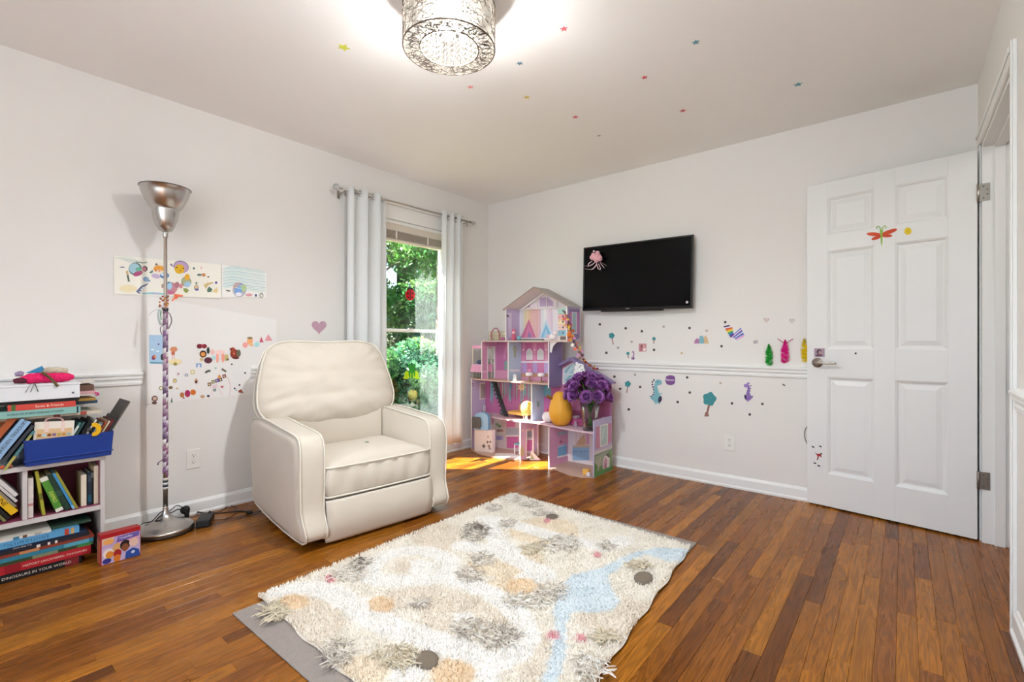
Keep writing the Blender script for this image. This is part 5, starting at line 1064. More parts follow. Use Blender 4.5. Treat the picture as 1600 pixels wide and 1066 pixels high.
# bottom: pile of large books on the floor in front of the shelf
PB = 'large books piled under the bookcase'
for lb, u0, u1, z0, th, d, col, xf, kw in [
    ('black dinosaur book at the bottom of the floor pile', -60, 128, .001, .034, .26, '141416', .312, dict(title='DINOSAURS IN YOUR WORLD', tcol='d9d5d0', tsize=.016, bands=((.84, .97, '7a2328'),), tx=.60)),
    ('red dinosaur history book second from the bottom of the floor pile', -60, 142, .0355, .036, .26, 'b0222e', .310, dict(title='HISTORY UNCOVERED: DINOSAURS', tcol='ead7c8', tsize=.013, bands=((.30, .42, '8f1a26'),), tx=.70)),
    ('thin dark green book in the floor pile above the red one', -60, 146, .072, .014, .25, '3b4a2c', .304, dict(bands=((.5, .7, '7f8a6a'), (.86, .98, '3f8a4a')))),
    ('teal book in the floor pile, third up', -60, 146, .0865, .017, .25, '2f7f9a', .306, dict(bands=((0, .06, 'dfe4e4'), (.75, .96, '55a2b8')))),
    ('brown-red thin book in the middle of the floor pile', -60, 147, .104, .012, .25, '8a3a2a', .302, dict(bands=((.4, .55, 'c98a5a'),))),
    ('dark cover book with white specks in the floor pile', -60, 140, .1165, .012, .24, '2b2830', .298, dict(bands=((.55, .58, 'e6e0d8'), (.64, .66, 'e6e0d8'), (.70, .72, 'e6e0d8')))),
    ('navy book in the floor pile directly under the sky blue one', -60, 136, .129, .012, .24, '16263c', .296, dict(title='DINO AND THE', tcol='d5dae0', tsize=.008, tx=.45)),
    ('wide sky blue book near the top of the floor pile', -60, 124, .1415, .028, .24, '5aa0d0', .294, dict(title='* I L I I M O I J I I U S', tcol='1d4468', tsize=.016, bands=((.86, .90, 'b8442c'), (.92, .95, 'c9a56a')), tx=.52)),
    ('white booklet with barcode on top of the floor pile', -60, 80, .170, .012, .22, 'dad6cc', .288, dict(title='III|I|II', tcol='2a2a2a', tsize=.011, bands=((.55, .62, '3f7f9a'), (.66, .71, '6a4a3a')), tx=.84)),
    ]:
    lying(lb, u0, u1, z0, th, d, col, xf, group=PB, **kw)
lying('dark green thin book lying deep at the back of the floor pile', 60, 142, .170, .010, .18, '2e4a3c', .262, group=PB)
# on the bookcase: blue bin
BLU = mat('173a8c', .42, var=.05, scale=14, name='blue_plastic')
t = thing('storage_bin', 'royal blue plastic bin full of books on the bookcase', 'bin', (.2, -3.2, .483))
x0, x1, y0, y1, z0, z1 = .035, .300, -3.354, -3.052, .483, .600
def bwall(a, b, c, d_, n): MB().plate([a, b, c, d_], n, .004, BLU).build('bin_wall', t, bevel=.001)
fl = .008
bwall((x1 - fl, y0 + fl, z0), (x1 - fl, y1 - fl, z0), (x1, y1, z1), (x1, y0, z1), (1, 0, 0)); bwall((x0 + fl, y0 + fl, z0), (x0 + fl, y1 - fl, z0), (x0, y1, z1), (x0, y0, z1), (-1, 0, 0))
bwall((x0 + fl, y1 - fl, z0), (x1 - fl, y1 - fl, z0), (x1, y1, z1), (x0, y1, z1), (0, 1, 0)); bwall((x0 + fl, y0 + fl, z0), (x1 - fl, y0 + fl, z0), (x1, y0, z1), (x0, y0, z1), (0, -1, 0))
MB().box(x0 + fl, x1 - fl, y0 + fl, y1 - fl, z0, z0 + .004, BLU).build('bin_floor', t)
MB().box(x1 - .004, x1 + .0035, y0 - .002, y1 + .002, z0 + .022, z0 + .028, BLU).build('bin_ridge', t, bevel=.001)
def binbook(label, y, th, h, col, tilt, x=.278, d=.2, **kw):
    if tilt > 20: y -= .052
    if y < -3.185: x = .266
    M = Matrix.Translation((x, y, .4955)) @ Matrix.Rotation(math.radians(-tilt), 4, 'X'); return book(label, M, th, h, d, col, group='books standing in the blue bin', **kw)
ORA = 'f0e2c8'
# cream activity book facing out at the front left of the bin
M = Matrix.Translation((.280, -3.344, .492)) @ Matrix.Rotation(math.radians(-3), 4, 'Y') @ Matrix.Rotation(math.radians(-4), 4, 'X')
t = thing('activity_book', 'cream activity book with pink handle facing out of the blue bin', 'book', M=M)
MB().box(-.008, 0, .012, .145, 0, .185, mat('e9e0d2', .6, var=.03)).build('cover', t, True); MB().box(.0, .0006, .020, .138, .02, .152, mat('dcb88c', .6, var=.05, scale=40)).build('cover_print', t, True)
mb = MB(); mb.tube(bz([Vector((0, .045, .185)), Vector((0, .055, .199)), Vector((0, .095, .199)), Vector((0, .105, .185))], 5), .004, mat('e6b8b4', .5), 6); mb.build('carry_handle', t, True)
for i, c in enumerate(('a8743c', 'b8d0dc', '8a4a26', '7d5f8a', 'c2a044', 'c98a3a', '9ab8b0')): MB().box(.0006, .0012, .024 + i * .0163, .036 + i * .0163, .118 - .0, .130, mat(c, .6)).build('picture_square', t, True)
for a, b in ((.045, .06), (.10, .112)): MB().box(.0003, .0011, a, b, .138, .184, mat('ead0c6', .6)).build('handle_strap', t, True)
binbook('orange-brown slim book behind the cream activity book', -3.325, .008, .16, 'a8763a', 8, x=.262)
binbook('teal tissue-patterned slim book leaning in the middle of the bin', -3.190, .009, .175, '4a7f7a', 26, bands=((.5, .9, 'd0dcd6'),))
binbook('dark teal slim book leaning second in the middle of the bin', -3.176, .009, .175, '27484a', 26)
binbook('black book leaning behind the yellow gear toy', -3.158, .012, .18, '1c1c20', 27)
binbook('white-edged slim book leaning over the bin centre', -3.142, .007, .185, 'd9d2c2', 28)
binbook('grey-covered book leaning with a pale label, right half of the bin', -3.118, .014, .170, '6a7478', 28, bands=((.55, .95, 'a9b4b8'),))
binbook('rust-red slim book leaning in the right half of the bin', -3.100, .008, .170, '9a4a30', 28)
binbook('cream slim book leaning in the right half of the bin', -3.088, .007, .172, 'd4c2a4', 28)
binbook('dark red slim book leaning near the right end of the bin', -3.076, .008, .176, '6a2424', 28)
binbook('black and white spotted slim book at the right end of the bin', -3.0655, .008, .19, '2a2b30', 28, bands=((.3, .36, 'e8e4de'), (.45, .5, 'e8e4de')))
t = thing('wire_folder', 'dark patterned folder sticking out past the right end of the bin', 'folder', M=Matrix.Translation((.27, -3.107, .4925)) @ Matrix.Rotation(math.radians(-28), 4, 'X'))
MB().box(-.19, 0, -.006, .0, 0, .275, mat('4b4642', .6, var=.5, scale=160)).build('cover', t, True); MB().box(-.19, .001, .0004, .003, 0, .272, mat('8a8478', .6, var=.3, scale=200)).build('sheets', t, True)
# yellow cogwheel toy hooked on the bin rim
t = thing('cogwheel_toy', 'yellow half-ring cogwheel toy hooked over the bin rim', 'toy', onx(147, 672, .306)); YL = mat('e2ae14', .4, name='yellow_plastic')
pts = []
for i in range(26):
    a = math.radians(115 - 225 * i / 25); r = .030 + (.0035 if i % 2 else 0); pts.append((r * math.cos(a) * .8, r * math.sin(a)))
for i in range(14):
    a = math.radians(-110 + 225 * i / 13); pts.append((.013 * math.cos(a) * .8 - .004, .014 * math.sin(a)))
c = onx(147, 671, .3065); MB().plate([c + Vector((0, a, b)) for a, b in pts], (1, 0, 0), .009, YL).build('cog_body', t, bevel=.0015)
MB().tube([c + Vector((-.002, -.018, .002)), c + Vector((.010, -.018, .002))], .010, mat('3c3f42', .5), 14).build('hub', t)
# left of the bin: slanted big books
SB = 'big books slanted on the bookcase top'
standing('orange-brown book slanted at the left on the bookcase top', (-14, 694), (26, 648), .024, .2, 'a8562e', xf=.285, group=SB)
standing('light blue treasury book with grey title slanted on the bookcase top', (-8, 716), (41, 657), .036, .22, '8fb4d8', xf=.292, group=SB, title='A GARDEN TREASURY', tcol='3a4454', tsize=.018, tx=.50)
standing('dark slim book under the light blue treasury book', (2, 725), (52, 665), .012, .2, '3a3f48', xf=.288, group=SB)
standing('slim teal and yellow book lowest of the slanted books', (7, 735), (53, 674), .010, .2, '4f7f88', xf=.285, group=SB, bands=((0, .35, 'b3a85a'), (.62, .9, 'a8a25c')))
# stack across the top
ST = 'books stacked under the white box'
def ly(lb, y0, y1, z0, th, d, col, xf, **kw):
    M = Matrix(((1, 0, 0, xf), (0, 0, 1, y0), (0, -1, 0, z0 + th / 2), (0, 0, 0, 1))); return book(lb, M, th, y1 - y0, d, col, group=ST, **kw)
ly('long white-edged board book lying right on the bin of books', -3.66, -3.085, .6895, .014, .22, 'c9c0ae', .262, bands=((.70, .74, '8a3a34'), (.86, .9, 'a8483c')), soft=True)
ly('mint book of puppy stories lying in the stack', -3.66, -3.170, .7045, .030, .24, '86b5ae', .300, title='5-MINUTE PUPPY FRIENDS STORIES', tcol='1c3a44', tsize=.0115, tx=.70, bands=((.972, .985, '1d3346'),))
ly('blue-grey book lying behind the mint one, sticking out right', -3.40, -3.095, .7350, .016, .17, '34506a', .215, soft=False)
ly('red book with white title lying in the stack', -3.405, -3.186, .7350, .026, .05, 'c9463c', .296, title='Santa & Friends', tcol='f2dcc8', tsize=.015, bands=((.05, .11, '4a6a34'),), tx=.60)
ly('black flat book lying directly under the white box', -3.66, -3.172, .7615, .0145, .22, '1d2226', .285)
ly('tan little book lying right of the red one', -3.170, -3.105, .7512, .012, .15, 'a8843c', .235, soft=True)
ly('white and pink notebook lying on the tan one', -3.185, -3.108, .7762, .010, .15, 'e6d8d6', .228, soft=True)
ly('pink slim book lying under the brown one, right of the white box', -3.185, -3.104, .7865, .012, .15, 'd9a6b0', .232)
ly('brown thick book lying at the top right of the stack', -3.190, -3.110, .7990, .028, .15, '6d5144', .226)
M = Matrix(((1, 0, 0, .222), (0, .10, .995, -3.19), (0, -.995, .10, .8335), (0, 0, 0, 1)))
book('thin booklet with lifted cover on the brown book', M, .004, .085, .14, 'd8cfc4', soft=True, group=ST)
mb = MB(); mb.tube(bz([Vector((.236, -3.108, .787)), Vector((.24, -3.098, .786)), Vector((.24, -3.096, .778)), Vector((.236, -3.106, .776))], 6), .0035, mat('c42a7c', .6), 6); tag(mb.build('ribbon_bookmark'), 'magenta ribbon loop hanging from the notebook', 'ribbon')
t = thing('cardboard_box', 'flat white box lying on top of the book stack', 'box', (.18, -3.42, .776)); WB = mat('dfe2e6', .5, var=.015, name='white_card')
MB().box(.055, .300, -3.68, -3.172, .7763, .838, WB).build('box_tray', t, bevel=.002); MB().box(.052, .303, -3.683, -3.169, .838, .848, WB).build('box_lid', t, bevel=.002)
MB().tube([(.3005, -3.196, .800), (.302, -3.196, .800)], .004, mat('5a5f66', .6), 10).build('finger_hole', t)
# soft toys and scarf on the box
c = onx(75, 586, .24); PKF = mat('e8306c', .95, var=.2, scale=70, bump=.8, bscale=110, name='hot_pink_plush', spec=.05)
def lump(name, label, pts, rs, m, cat='soft toy', n=10):
    mb = MB(); P = bz(pts, 5); k = len(rs) - 1; r = []
    for i in range(len(P)): f = i / (len(P) - 1) * k; j = min(int(f), k - 1); r.append((rs[j] + (rs[j + 1] - rs[j]) * (f - j)) * (1 + .06 * math.sin(i * 2.3)))
    mb.tube(P, r, m, n); return tag(mb.build(name), label, cat)
zt = .848
lump('plush_snake', 'hot pink fluffy plush lying along the white box', [Vector((.25, -3.365, zt + .016)), Vector((.245, -3.32, zt + .024)), Vector((.24, -3.27, zt + .022)), Vector((.235, -3.22, zt + .022)), Vector((.23, -3.185, zt + .021))], [.012, .0235, .022, .0225, .020, .010], PKF)
lump('plush_paw', 'dark maroon plush end at the left of the pink plush', [Vector((.262, -3.385, zt + .014)), Vector((.262, -3.365, zt + .017)), Vector((.266, -3.345, zt + .013))], [.009, .014, .008], mat('5a2230', .95, var=.3, scale=60, bump=.6, bscale=90))
lump('fleece_roll', 'beige fleece scarf rolled behind the pink plush', [Vector((.19, -3.30, zt + .05)), Vector((.188, -3.25, zt + .053)), Vector((.185, -3.20, zt + .048))], [.010, .016, .017, .012], mat('cbbfa8', .95, var=.1, scale=60, bump=.6, bscale=120), 'scarf')
mb = MB(); P = [Vector((.215, -3.345, zt + .047)), Vector((.21, -3.290, zt + .078)), Vector((.21, -3.285, zt + .060)), Vector((.212, -3.298, zt + .047))]; mb.plate(P, (1, 0, 0), .02, mat('2e7fae', .5)); tag(mb.build('toy_fin', bevel=.003), 'pointed blue plastic toy fin behind the pink plush', 'toy')
lump('yarn_ball', 'small lilac pompom at the left behind the pink plush', [Vector((.225, -3.378, zt + .042)), Vector((.225, -3.362, zt + .045)), Vector((.226, -3.35, zt + .042))], [.008, .013, .008], mat('9a8aa8', .95, bump=.6, bscale=120))
mb = MB(); mb.tube(bz([Vector((.262, -3.295, zt + .048)), Vector((.272, -3.28, zt + .035)), Vector((.294, -3.262, zt + .010)), Vector((.308, -3.252, zt - .008)), Vector((.308, -3.249, zt - .014))], 5), .0055, mat('5a4a22', .7, var=.2), 7); tag(mb.build('leather_strap'), 'olive brown strap hanging over the box edge', 'strap')
for i, (a, b) in enumerate(((-3.335, -3.352), (-3.325, -3.336), (-3.322, -3.312))):
    mb = MB(); mb.tube([Vector((.29, a, zt + .004)), Vector((.306, a, zt + .002)), Vector((.306, b, zt - .034))], .0014, mat('8d9694' if i < 2 else '33383a', .6), 5); tag(mb.build('string_end'), ['pale string end hanging leftmost over the white box', 'pale string end hanging between the other two over the white box', 'dark string end hanging over the white box'][i], 'string')
for (y, c, lb) in ((-3.418, 'd8562c', 'orange bead lying at the shelf edge left of the blue bin'), (-3.395, 'b86a4a', 'dull red bead lying nearest the blue bin')):
    tag(MB().ball((.262, y, .491), .0085, mat(c, .4), 10, 8).build('bead'), lb, 'bead')
# red boxed set of little books on the floor
t = thing('boxed_book_set', 'red boxed set of small holiday books standing on the floor', 'box', (.42, -3.03, 0)); RED = mat('a81c22', .4, var=.05, name='red_card')
A, B = Vector((.431, -3.098, 0)), Vector((.431, -2.966, 0)); bh = .142
M = Matrix.Translation((.430, -3.120, 0)) @ Matrix.Rotation(math.radians(1), 4, 'Z'); Wd = .150
for i, xx in enumerate((0, -.024, -.043)):
    MB().box(xx - .0175 if i else xx - .022, xx, 0, Wd, 0.0005, bh - .002 * i, RED, M).build('slim_book' if i else 'front_book', t, bevel=.001)
    MB().box(xx - .016, xx - .002, .003, Wd + .0006, .003, bh - .004 - .002 * i, PAGE, M).build('page_edge', t)
    MB().box(xx - .012, xx - .009, -.0006, 0, .006, bh - .03, mat('c9b24a' if i % 2 else 'e0b8a8', .5), M).build('spine_stripe', t)
PLB = Plane(M @ Vector((.0002, 0, 0)), M.to_3x3() @ Vector((1, 0, 0)))
def fr(sh, nm): 
    mb = MB()
    for i, (pts, c) in enumerate(sh): mb.plate([M @ Vector((.0004 + .00012 * i, a * Wd, b * bh)) for a, b in pts], M.to_3x3() @ Vector((1, 0, 0)), .0002, mat(c, .45, var=.05))
    return mb.build(nm, t)
fr([(rect(.03, .02, .985, .86), 'c5b4d8'), (rect(.03, .55, .985, .86), 'b9a2cc'), ([(.03, .62), (.30, .80), (.36, .86), (.03, .86)], 'e0bca4'), (circ(.20, .73, .13, 14, .09), 'e6a458'), ([(.38, .62), (.95, .70), (.97, .86), (.42, .82)], '6a5aa8'), ([(.4, .56), (.95, .62), (.95, .70), (.4, .64)], 'dfa0b4'),
    (circ(.19, .36, .13, 16, .15), 'eadfd4'), (circ(.22, .30, .10, 14, .12), 'd88a34'), (circ(.39, .48, .10, 14, .15), 'd8a86a'), (circ(.41, .28, .10, 14, .14), 'a8262c'), (circ(.60, .50, .13, 16, .17), '251c1e'), (circ(.60, .42, .09, 14, .13), '8a5236'), (circ(.82, .52, .12, 16, .14), 'e6c4b4'), ([(.60, .02), (.62, .26), (.80, .34), (.95, .24), (.985, .02)], '2c4fa0'), (circ(.80, .2, .05, 10, .05), 'c9d4ea'), (circ(.40, .13, .09, 14, .12), 'd87a2c'), (circ(.15, .12, .11, 16, .085), '37388a')], 'cover_print')
text('Holiday', .016, mat('e8e6f2', .5), M @ Vector((.0036, .62 * Wd, .77 * bh)), M.to_3x3() @ Vector((0, 1, .08)), (0, 0, 1), t, 'cover_lettering', 'CENTER', .0001)
# ------------------------------------------------------------------ dollhouse
_mat0 = mat
def mat(h, *a, **k):
    # colours of the boards and their toys are paled to paint haze over them
    if isinstance(h, str):
        c = [int(h[i:i + 2], 16) for i in (0, 2, 4)]; h = ''.join('%02x' % int(round(x + (y - x) * .24)) for x, y in zip(c, (238, 228, 232)))
    return _mat0(h, *a, **k)
EDGE = mat('e6dcd2', .5, var=.03, name='board_edge'); LAV = mat('b3a3cf', .5, var=.04, scale=20, name='lavender_board'); PUR = mat('6f5a92', .5, var=.05, scale=20, name='purple_board')
PNK = mat('d68bb4', .5, var=.04, scale=20, name='pink_board'); MAG = mat('b64c8c', .5, var=.06, scale=20); LBL = mat('a9c9dd', .5, var=.03, scale=20, name='light_blue_board'); WHB = mat('f0ebe6', .5, var=.02, name='white_board'); ROOF = mat('a19a92', .6, var=.05, scale=40, name='grey_roof_board'); WOODP = mat('b78f74', .45, var=.12, scale=30, name='printed_floor')
DHT = thing('dollhouse', 'tall pink and lavender dollhouse with gabled attic and side wing in the corner', 'dollhouse', (.8, -.24, 0))
YB, YF = -.145, -.335
fA = lambda x, y: (725 + x / 9.69, 490 + y / 9.69); fB = lambda x, y: (785 + x / 9.69, 440 + y / 9.69); fC = lambda x, y: (785 + x / 11.846, 530 + y / 11.846)
fD = lambda x, y: (725 + x / 7.617, 590 + y / 7.617); fE = lambda x, y: (835 + x / 9.69, 570 + y / 9.69); fF = lambda x, y: (855 + x / 9.69, 640 + y / 9.69)
PBK = Plane((0, YB - .0002, 0), (0, -1, 0))
def slabz(nm, pts, z0, z1, m, **kw): return MB().plate([Vector((x, y, z0)) for x, y in pts], (0, 0, 1), z1 - z0, m).build(nm, DHT, **kw)
def wally(nm, pts, y, th, m, **kw): return MB().plate([Vector((x, y + th, z)) for x, z in pts], (0, -1, 0), th, m).build(nm, DHT, **kw)
def wallx(nm, x, y0, y1, z0, z1, m, th=.008): return MB().box(x - th / 2, x + th / 2, y0, y1, z0, z1, m).build(nm, DHT)
def prt(parent, plane, shapes, nm='wall_print'):
    mb = MB()
    for i, (pts, c) in enumerate(shapes): flat(mb, plane, pts, mat(c, .5, var=.08, scale=80) if isinstance(c, str) else c, .0003 + .00015 * i, .0002)
    return mb.build(nm, parent)
L0 = .010; L1 = .345; L2 = .684; L3 = 1.047
slabz('base_floor', [(.085, YB), (.085, -.335), (.16, -.40), (.28, -.44), (.42, -.452), (.55, -.435), (.69, -.385), (.745, -.30), (.745, YB)], .001, L0, WOODP)
slabz('wing_floor', [(1.055, YB), (1.055, -.425), (1.15, -.44), (1.30, -.495), (1.40, -.485), (1.474, -.44), (1.474, YB)], .001, L0, WOODP)
s1 = slabz('shelf_floor', [(.09, YB), (.09, -.20), (.24, -.22), (.335, -.30), (.37, -.350), (.50, -.365), (.72, -.375), (.80, -.34), (.92, -.345), (1.05, -.38), (1.25, -.42), (1.47, -.43), (1.47, YB)], L1 - .012, L1, mat('c9a7b4', .45, var=.08, scale=25))
slabz('shelf_floor', [(.06, YB), (.06, -.32), (.20, -.345), (.40, -.355), (.55, -.345), (.996, -.34), (.996, YB)], L2 - .012, L2, mat('c79a86', .45, var=.08, scale=25))
slabz('attic_floor', [(.225, YB), (.225, -.335), (.55, -.345), (1.19, -.342), (1.19, YB)], L3 - .012, L3, mat('cdb9a8', .45, var=.06, scale=25))
# back panels
b0 = wally('back_panel', [(.085, L0), (.745, L0), (.745, L1 - .012), (.085, L1 - .012)], YB, .006, mat('d9c9c9', .5))
b0w = wally('back_panel', [(1.055, L0), (1.474, L0), (1.474, L1 - .012), (1.055, L1 - .012)], YB, .006, mat('eadfe0', .5))
b1 = wally('back_panel', [(.085, L1), (1.0, L1), (1.0, L2 - .012), (.085, L2 - .012)], YB, .006, MAG)
b1w = wally('gable_panel', [(1.0, L1), (1.474, L1), (1.474, .712), (1.125, .887), (1.0, .825)], YB, .006, mat('b9588f', .5, var=.05))
b2 = wally('back_panel', [(.225, L2), (1.0, L2), (1.0, L3 - .012), (.225, L3 - .012)], YB, .006, PNK)
b3 = wally('back_panel', [(.52, L3), (1.18, L3), (1.18, 1.333), (.846, 1.497), (.52, 1.333)], YB, .006, mat('f1e6ee', .5))
# walls
wl1 = wallx('side_wall', .089, YF, YB, L0, L2 - .012, LAV)
dw = wallx('divider_wall', .545, -.328, YB, L2, L3 - .012, LBL); rw = wallx('side_wall', .996, -.338, YB, L2 - .035, L3 - .012, PUR)
wa = wallx('side_wall', .524, -.335, YB, L3, 1.333, LAV); wr = wallx('side_wall', 1.176, -.338, YB, L3, 1.333, LAV)
wwr = wallx('side_wall', 1.475, -.432, YB, L0 - .008, .405, LAV)
MB().plate([Vector((1.471, y, z)) for y, z in ((-.432, .405), (-.432, .438), (-.30, .440), (-.28, .448), (-.26, .440), (YB, .440), (YB, .405))], (1, 0, 0), .008, LAV).build('railing', DHT)
wwl = wallx('side_wall', 1.059, -.425, YB, L0, L1 - .012, PNK)
d1 = wallx('divider_wall', .803, -.318, YB, L1, L2 - .012, LBL)
# front edges of the boards
for x, y, z0, z1 in ((.089, YF, 0, L2), (.545, -.3285, L2, L3), (.996, -.3385, L2 - .035, L3), (1.176, -.3385, L3, 1.333), (.524, -.3355, L3, 1.333), (1.059, -.4255, .0, L1 - .012), (.725, -.3805, 0, L1 - .012), (.225, -.3355, L2, L3 - .012), (.803, -.3185, L1, L2 - .012)):
    MB().box(x - .0048, x + .0048, y - .003, y, z0, z1, WHB).build('edge_strip', DHT)
# walls with doorways: lower right wall and the pink room's wall
def doorwall(nm, x, y0, y1, z0, z1, oy0, oy1, oz, m):
    mb = MB(); a, b = x - .004, x + .004
    mb.box(a, b, y0, oy0, z0, z1, m).box(a, b, oy1, y1, z0, z1, m).box(a, b, oy0, oy1, oz, z1, m); o = mb.build(nm, DHT)
    mb = MB()
    for p, q in ((oy0 - .006, oy0 + .004), (oy1 - .004, oy1 + .006)): mb.box(a - .002, b + .002, p, q, z0, oz + .006, WHB)
    mb.box(a - .002, b + .002, oy0, oy1, oz - .004, oz + .006, WHB); mb.build('door_frame', o); return o
dy = lambda px, x: onx(px, 600, x).y
w0 = doorwall('side_wall', .725, -.380, YB, L0, L1 - .012, dy(822, .725), dy(833, .725), .255, LAV)
w2 = doorwall('side_wall', .225, -.335, YB, L2, L3 - .012, dy(761.5, .225), dy(772.5, .225), .985, PNK)
# roof
def roofp(x0, z0, x1, z1, nm):
    n = Vector((-(z1 - z0), 0, x1 - x0)).normalized()
    if n.z < 0: n = -n
    o = MB().plate([Vector((x0, -.348, z0)), Vector((x1, -.348, z1)), Vector((x1, -.135, z1)), Vector((x0, -.135, z0))], n, .005, ROOF).build(nm, DHT)
    MB().plate([Vector((x0, -.346, z0)) - n * .002, Vector((x1, -.346, z1)) - n * .002, Vector((x1, -.137, z1)) - n * .002, Vector((x0, -.137, z0)) - n * .002], n, .0018, WHB).build('roof_lining', o)
    MB().plate([Vector((x0, -.3484, z0)) - n * .002, Vector((x1, -.3484, z1)) - n * .002, Vector((x1, -.3484, z1)) + n * .006, Vector((x0, -.3484, z0)) + n * .006], (0, -1, 0), .003, mat('8b6f5e', .6)).build('roof_edge', o)
roofp(.846, 1.502, .497, 1.322, 'roof_panel'); roofp(.846, 1.502, 1.196, 1.322, 'roof_panel')
def barr(nm, p, q, r, m, par=DHT): return MB().tube([p, q], r, m, 6).build(nm, par)
MB().box(.53, 1.17, -.162, -.152, 1.328, 1.337, WHB).build('tie_beam', DHT)
for x, z in ((.74, 1.44), (.846, 1.49), (.95, 1.44), (1.05, 1.39)): MB().box(x - .004, x + .004, -.160, -.153, 1.337, z, WHB).build('truss_post', DHT)
MB().plate([Vector((x, -.166, z)) for x, z in ((.56, 1.337), (.846, 1.488), (.846, 1.472), (.60, 1.337))], (0, -1, 0), .006, WHB).build('rafter', DHT)
MB().plate([Vector((x, -.166, z)) for x, z in ((1.13, 1.337), (.846, 1.488), (.846, 1.472), (1.10, 1.337))], (0, -1, 0), .006, WHB).build('rafter', DHT)
# wing gable roof boards and window
for (xa, za, xb, zb) in ((1.125, .895, 1.003, .834), (1.125, .895, 1.512, .703)):
    d = Vector((xb - xa, 0, zb - za)).normalized(); n = Vector((-d.z, 0, d.x)); n = n if n.z > 0 else -n
    MB().plate([Vector((xa, -.20, za)), Vector((xb, -.20, zb)), Vector((xb, -.14, zb)), Vector((xa, -.14, za))], n, .010, PUR).build('gable_roof', DHT)
    MB().plate([Vector((xa, -.2005, za)) - n * .012, Vector((xb, -.2005, zb)) - n * .012, Vector((xb, -.2005, zb)) + n * .011, Vector((xa, -.2005, za)) + n * .011], (0, -1, 0), .004, PUR).build('gable_trim', DHT)
prt(b1w, PBK, [(K(fC, [(1108, 838), (1118, 540), (1330, 415), (1560, 545), (1560, 838)]), 'efe6e2'), (K(fC, [(1132, 815), (1140, 556), (1330, 442), (1540, 560), (1540, 815)]), 'bcd8dc'), (K(fC, [(1150, 600), (1240, 500), (1310, 460), (1170, 640)]), '6fa6b2'), (K(fC, [(1240, 640), (1325, 520), (1325, 600), (1290, 645)]), '8fc0c8'), (K(fC, [(1160, 760), (1240, 670), (1310, 670), (1190, 795)]), '6fa6b2'), (K(fC, [(1355, 560), (1420, 500), (1440, 520), (1355, 620)]), '8fc0c8'), (K(fC, rect(1325, 445, 1338, 812)), 'efe6e2'), (K(fC, rect(1138, 650, 1540, 662)), 'efe6e2'),
    ([(880, 607), (957, 622), (957, 630), (880, 614)], '9a3f78'), ([(893, 640), (912, 643), (912, 652), (893, 650)], '8f2c5e'), ([(935, 628), (952, 630), (952, 652), (935, 652)], 'a23a6e')])
# prints
SIDE_R = Plane((1.0002, 0, 0), (1, 0, 0))
sd = []
for k in range(17): y = 90 + k * 50; sd.append((K(fC, [(905, y), (1130, y - 8), (1130, y - 2), (905, y + 7)]), '5f4c80'))
prt(rw, SIDE_R, sd, 'siding_print')
PR = Plane((1.1802, 0, 0), (1, 0, 0))
prt(wr, PR, [(K(fB, [(1000, 420), (1170, 430), (1170, 860), (1000, 880)]), PUR), (K(fB, [(1012, 460), (1050, 463), (1050, 800), (1012, 810)]), 'b05c9a'), (K(fB, [(1125, 468), (1160, 470), (1160, 790), (1125, 796)]), 'b05c9a'), (K(fB, [(1050, 460), (1126, 466), (1126, 790), (1050, 800)]), 'd9cfe0'), (K(fB, [(1060, 475), (1116, 480), (1116, 770), (1060, 780)]), '8fb5ba')], 'shutter_print')
PW = Plane((1.4792, 0, 0), (1, 0, 0))
prt(wwr, PW, [(K(fF, [(712, 640), (985, 545), (985, 580), (712, 690)]), 'cfc2b6'), (K(fF, [(712, 700), (985, 590), (985, 910), (712, 1032)]), '4f7a3a'), (K(fF, [(712, 720), (985, 600), (985, 780), (712, 900)]), '8f9a78'), (K(fF, [(730, 800), (790, 740), (820, 720), (770, 960), (730, 970)]), 'a9a88a'), (K(fF, [(712, 800), (760, 850), (760, 980), (712, 1000)]), '3f7a2c'), (K(fF, [(920, 640), (975, 610), (975, 850), (930, 880)]), '5a8a3e'), (K(fF, [(712, 960), (985, 850), (985, 910), (712, 1032)]), '2f7a22'),
    (K(fF, [(840, 780), (875, 690), (945, 735), (940, 870), (840, 905)]), 'e8dcd8'), (K(fF, [(850, 790), (878, 720), (905, 760), (900, 885), (850, 900)]), 'c98aa4'), (K(fF, [(870, 830), (890, 800), (895, 880), (872, 890)]), '9a5a74'), (K(fF, [(880, 690), (920, 655), (945, 700), (945, 735)]), '4a4038'),
    (K(fF, [(735, 265), (790, 250), (795, 575), (735, 600)]), 'c06c8e'), (K(fF, [(915, 215), (968, 205), (968, 500), (915, 520)]), 'c06c8e'), (K(fF, [(793, 238), (918, 210), (915, 530), (795, 575)]), 'e9e2da'), (K(fF, [(808, 255), (905, 232), (903, 510), (810, 550)]), 'a3bcb8'), (K(fF, [(830, 300), (880, 260), (850, 420), (815, 480)]), 'bccfca')], 'garden_print')
st = []
cs = ['d8e0e6', 'e6d7a8', 'f0d29a', 'efb9a0', 'e8b3b0', 'e7a9a4', 'dfb0bc', 'dcdfe8', 'f0eef0', 'e9d3e4', 'e3c6dc']
for i in range(22): x = 275 + i * 22; st.append((K(fB, [(x, 405), (x + 22, 403), (x + 22, 850), (x, 850)]), cs[(i // 2) % 11] if i % 2 else ['e3e6ea', 'f2e3b4', 'f5dcaa', 'f2c4a8', 'f0bdb8', 'ecb4b0', 'e6bcc8', 'e4e7ee', 'f5f3f5', 'efdcea', 'ead0e2'][i // 2]))
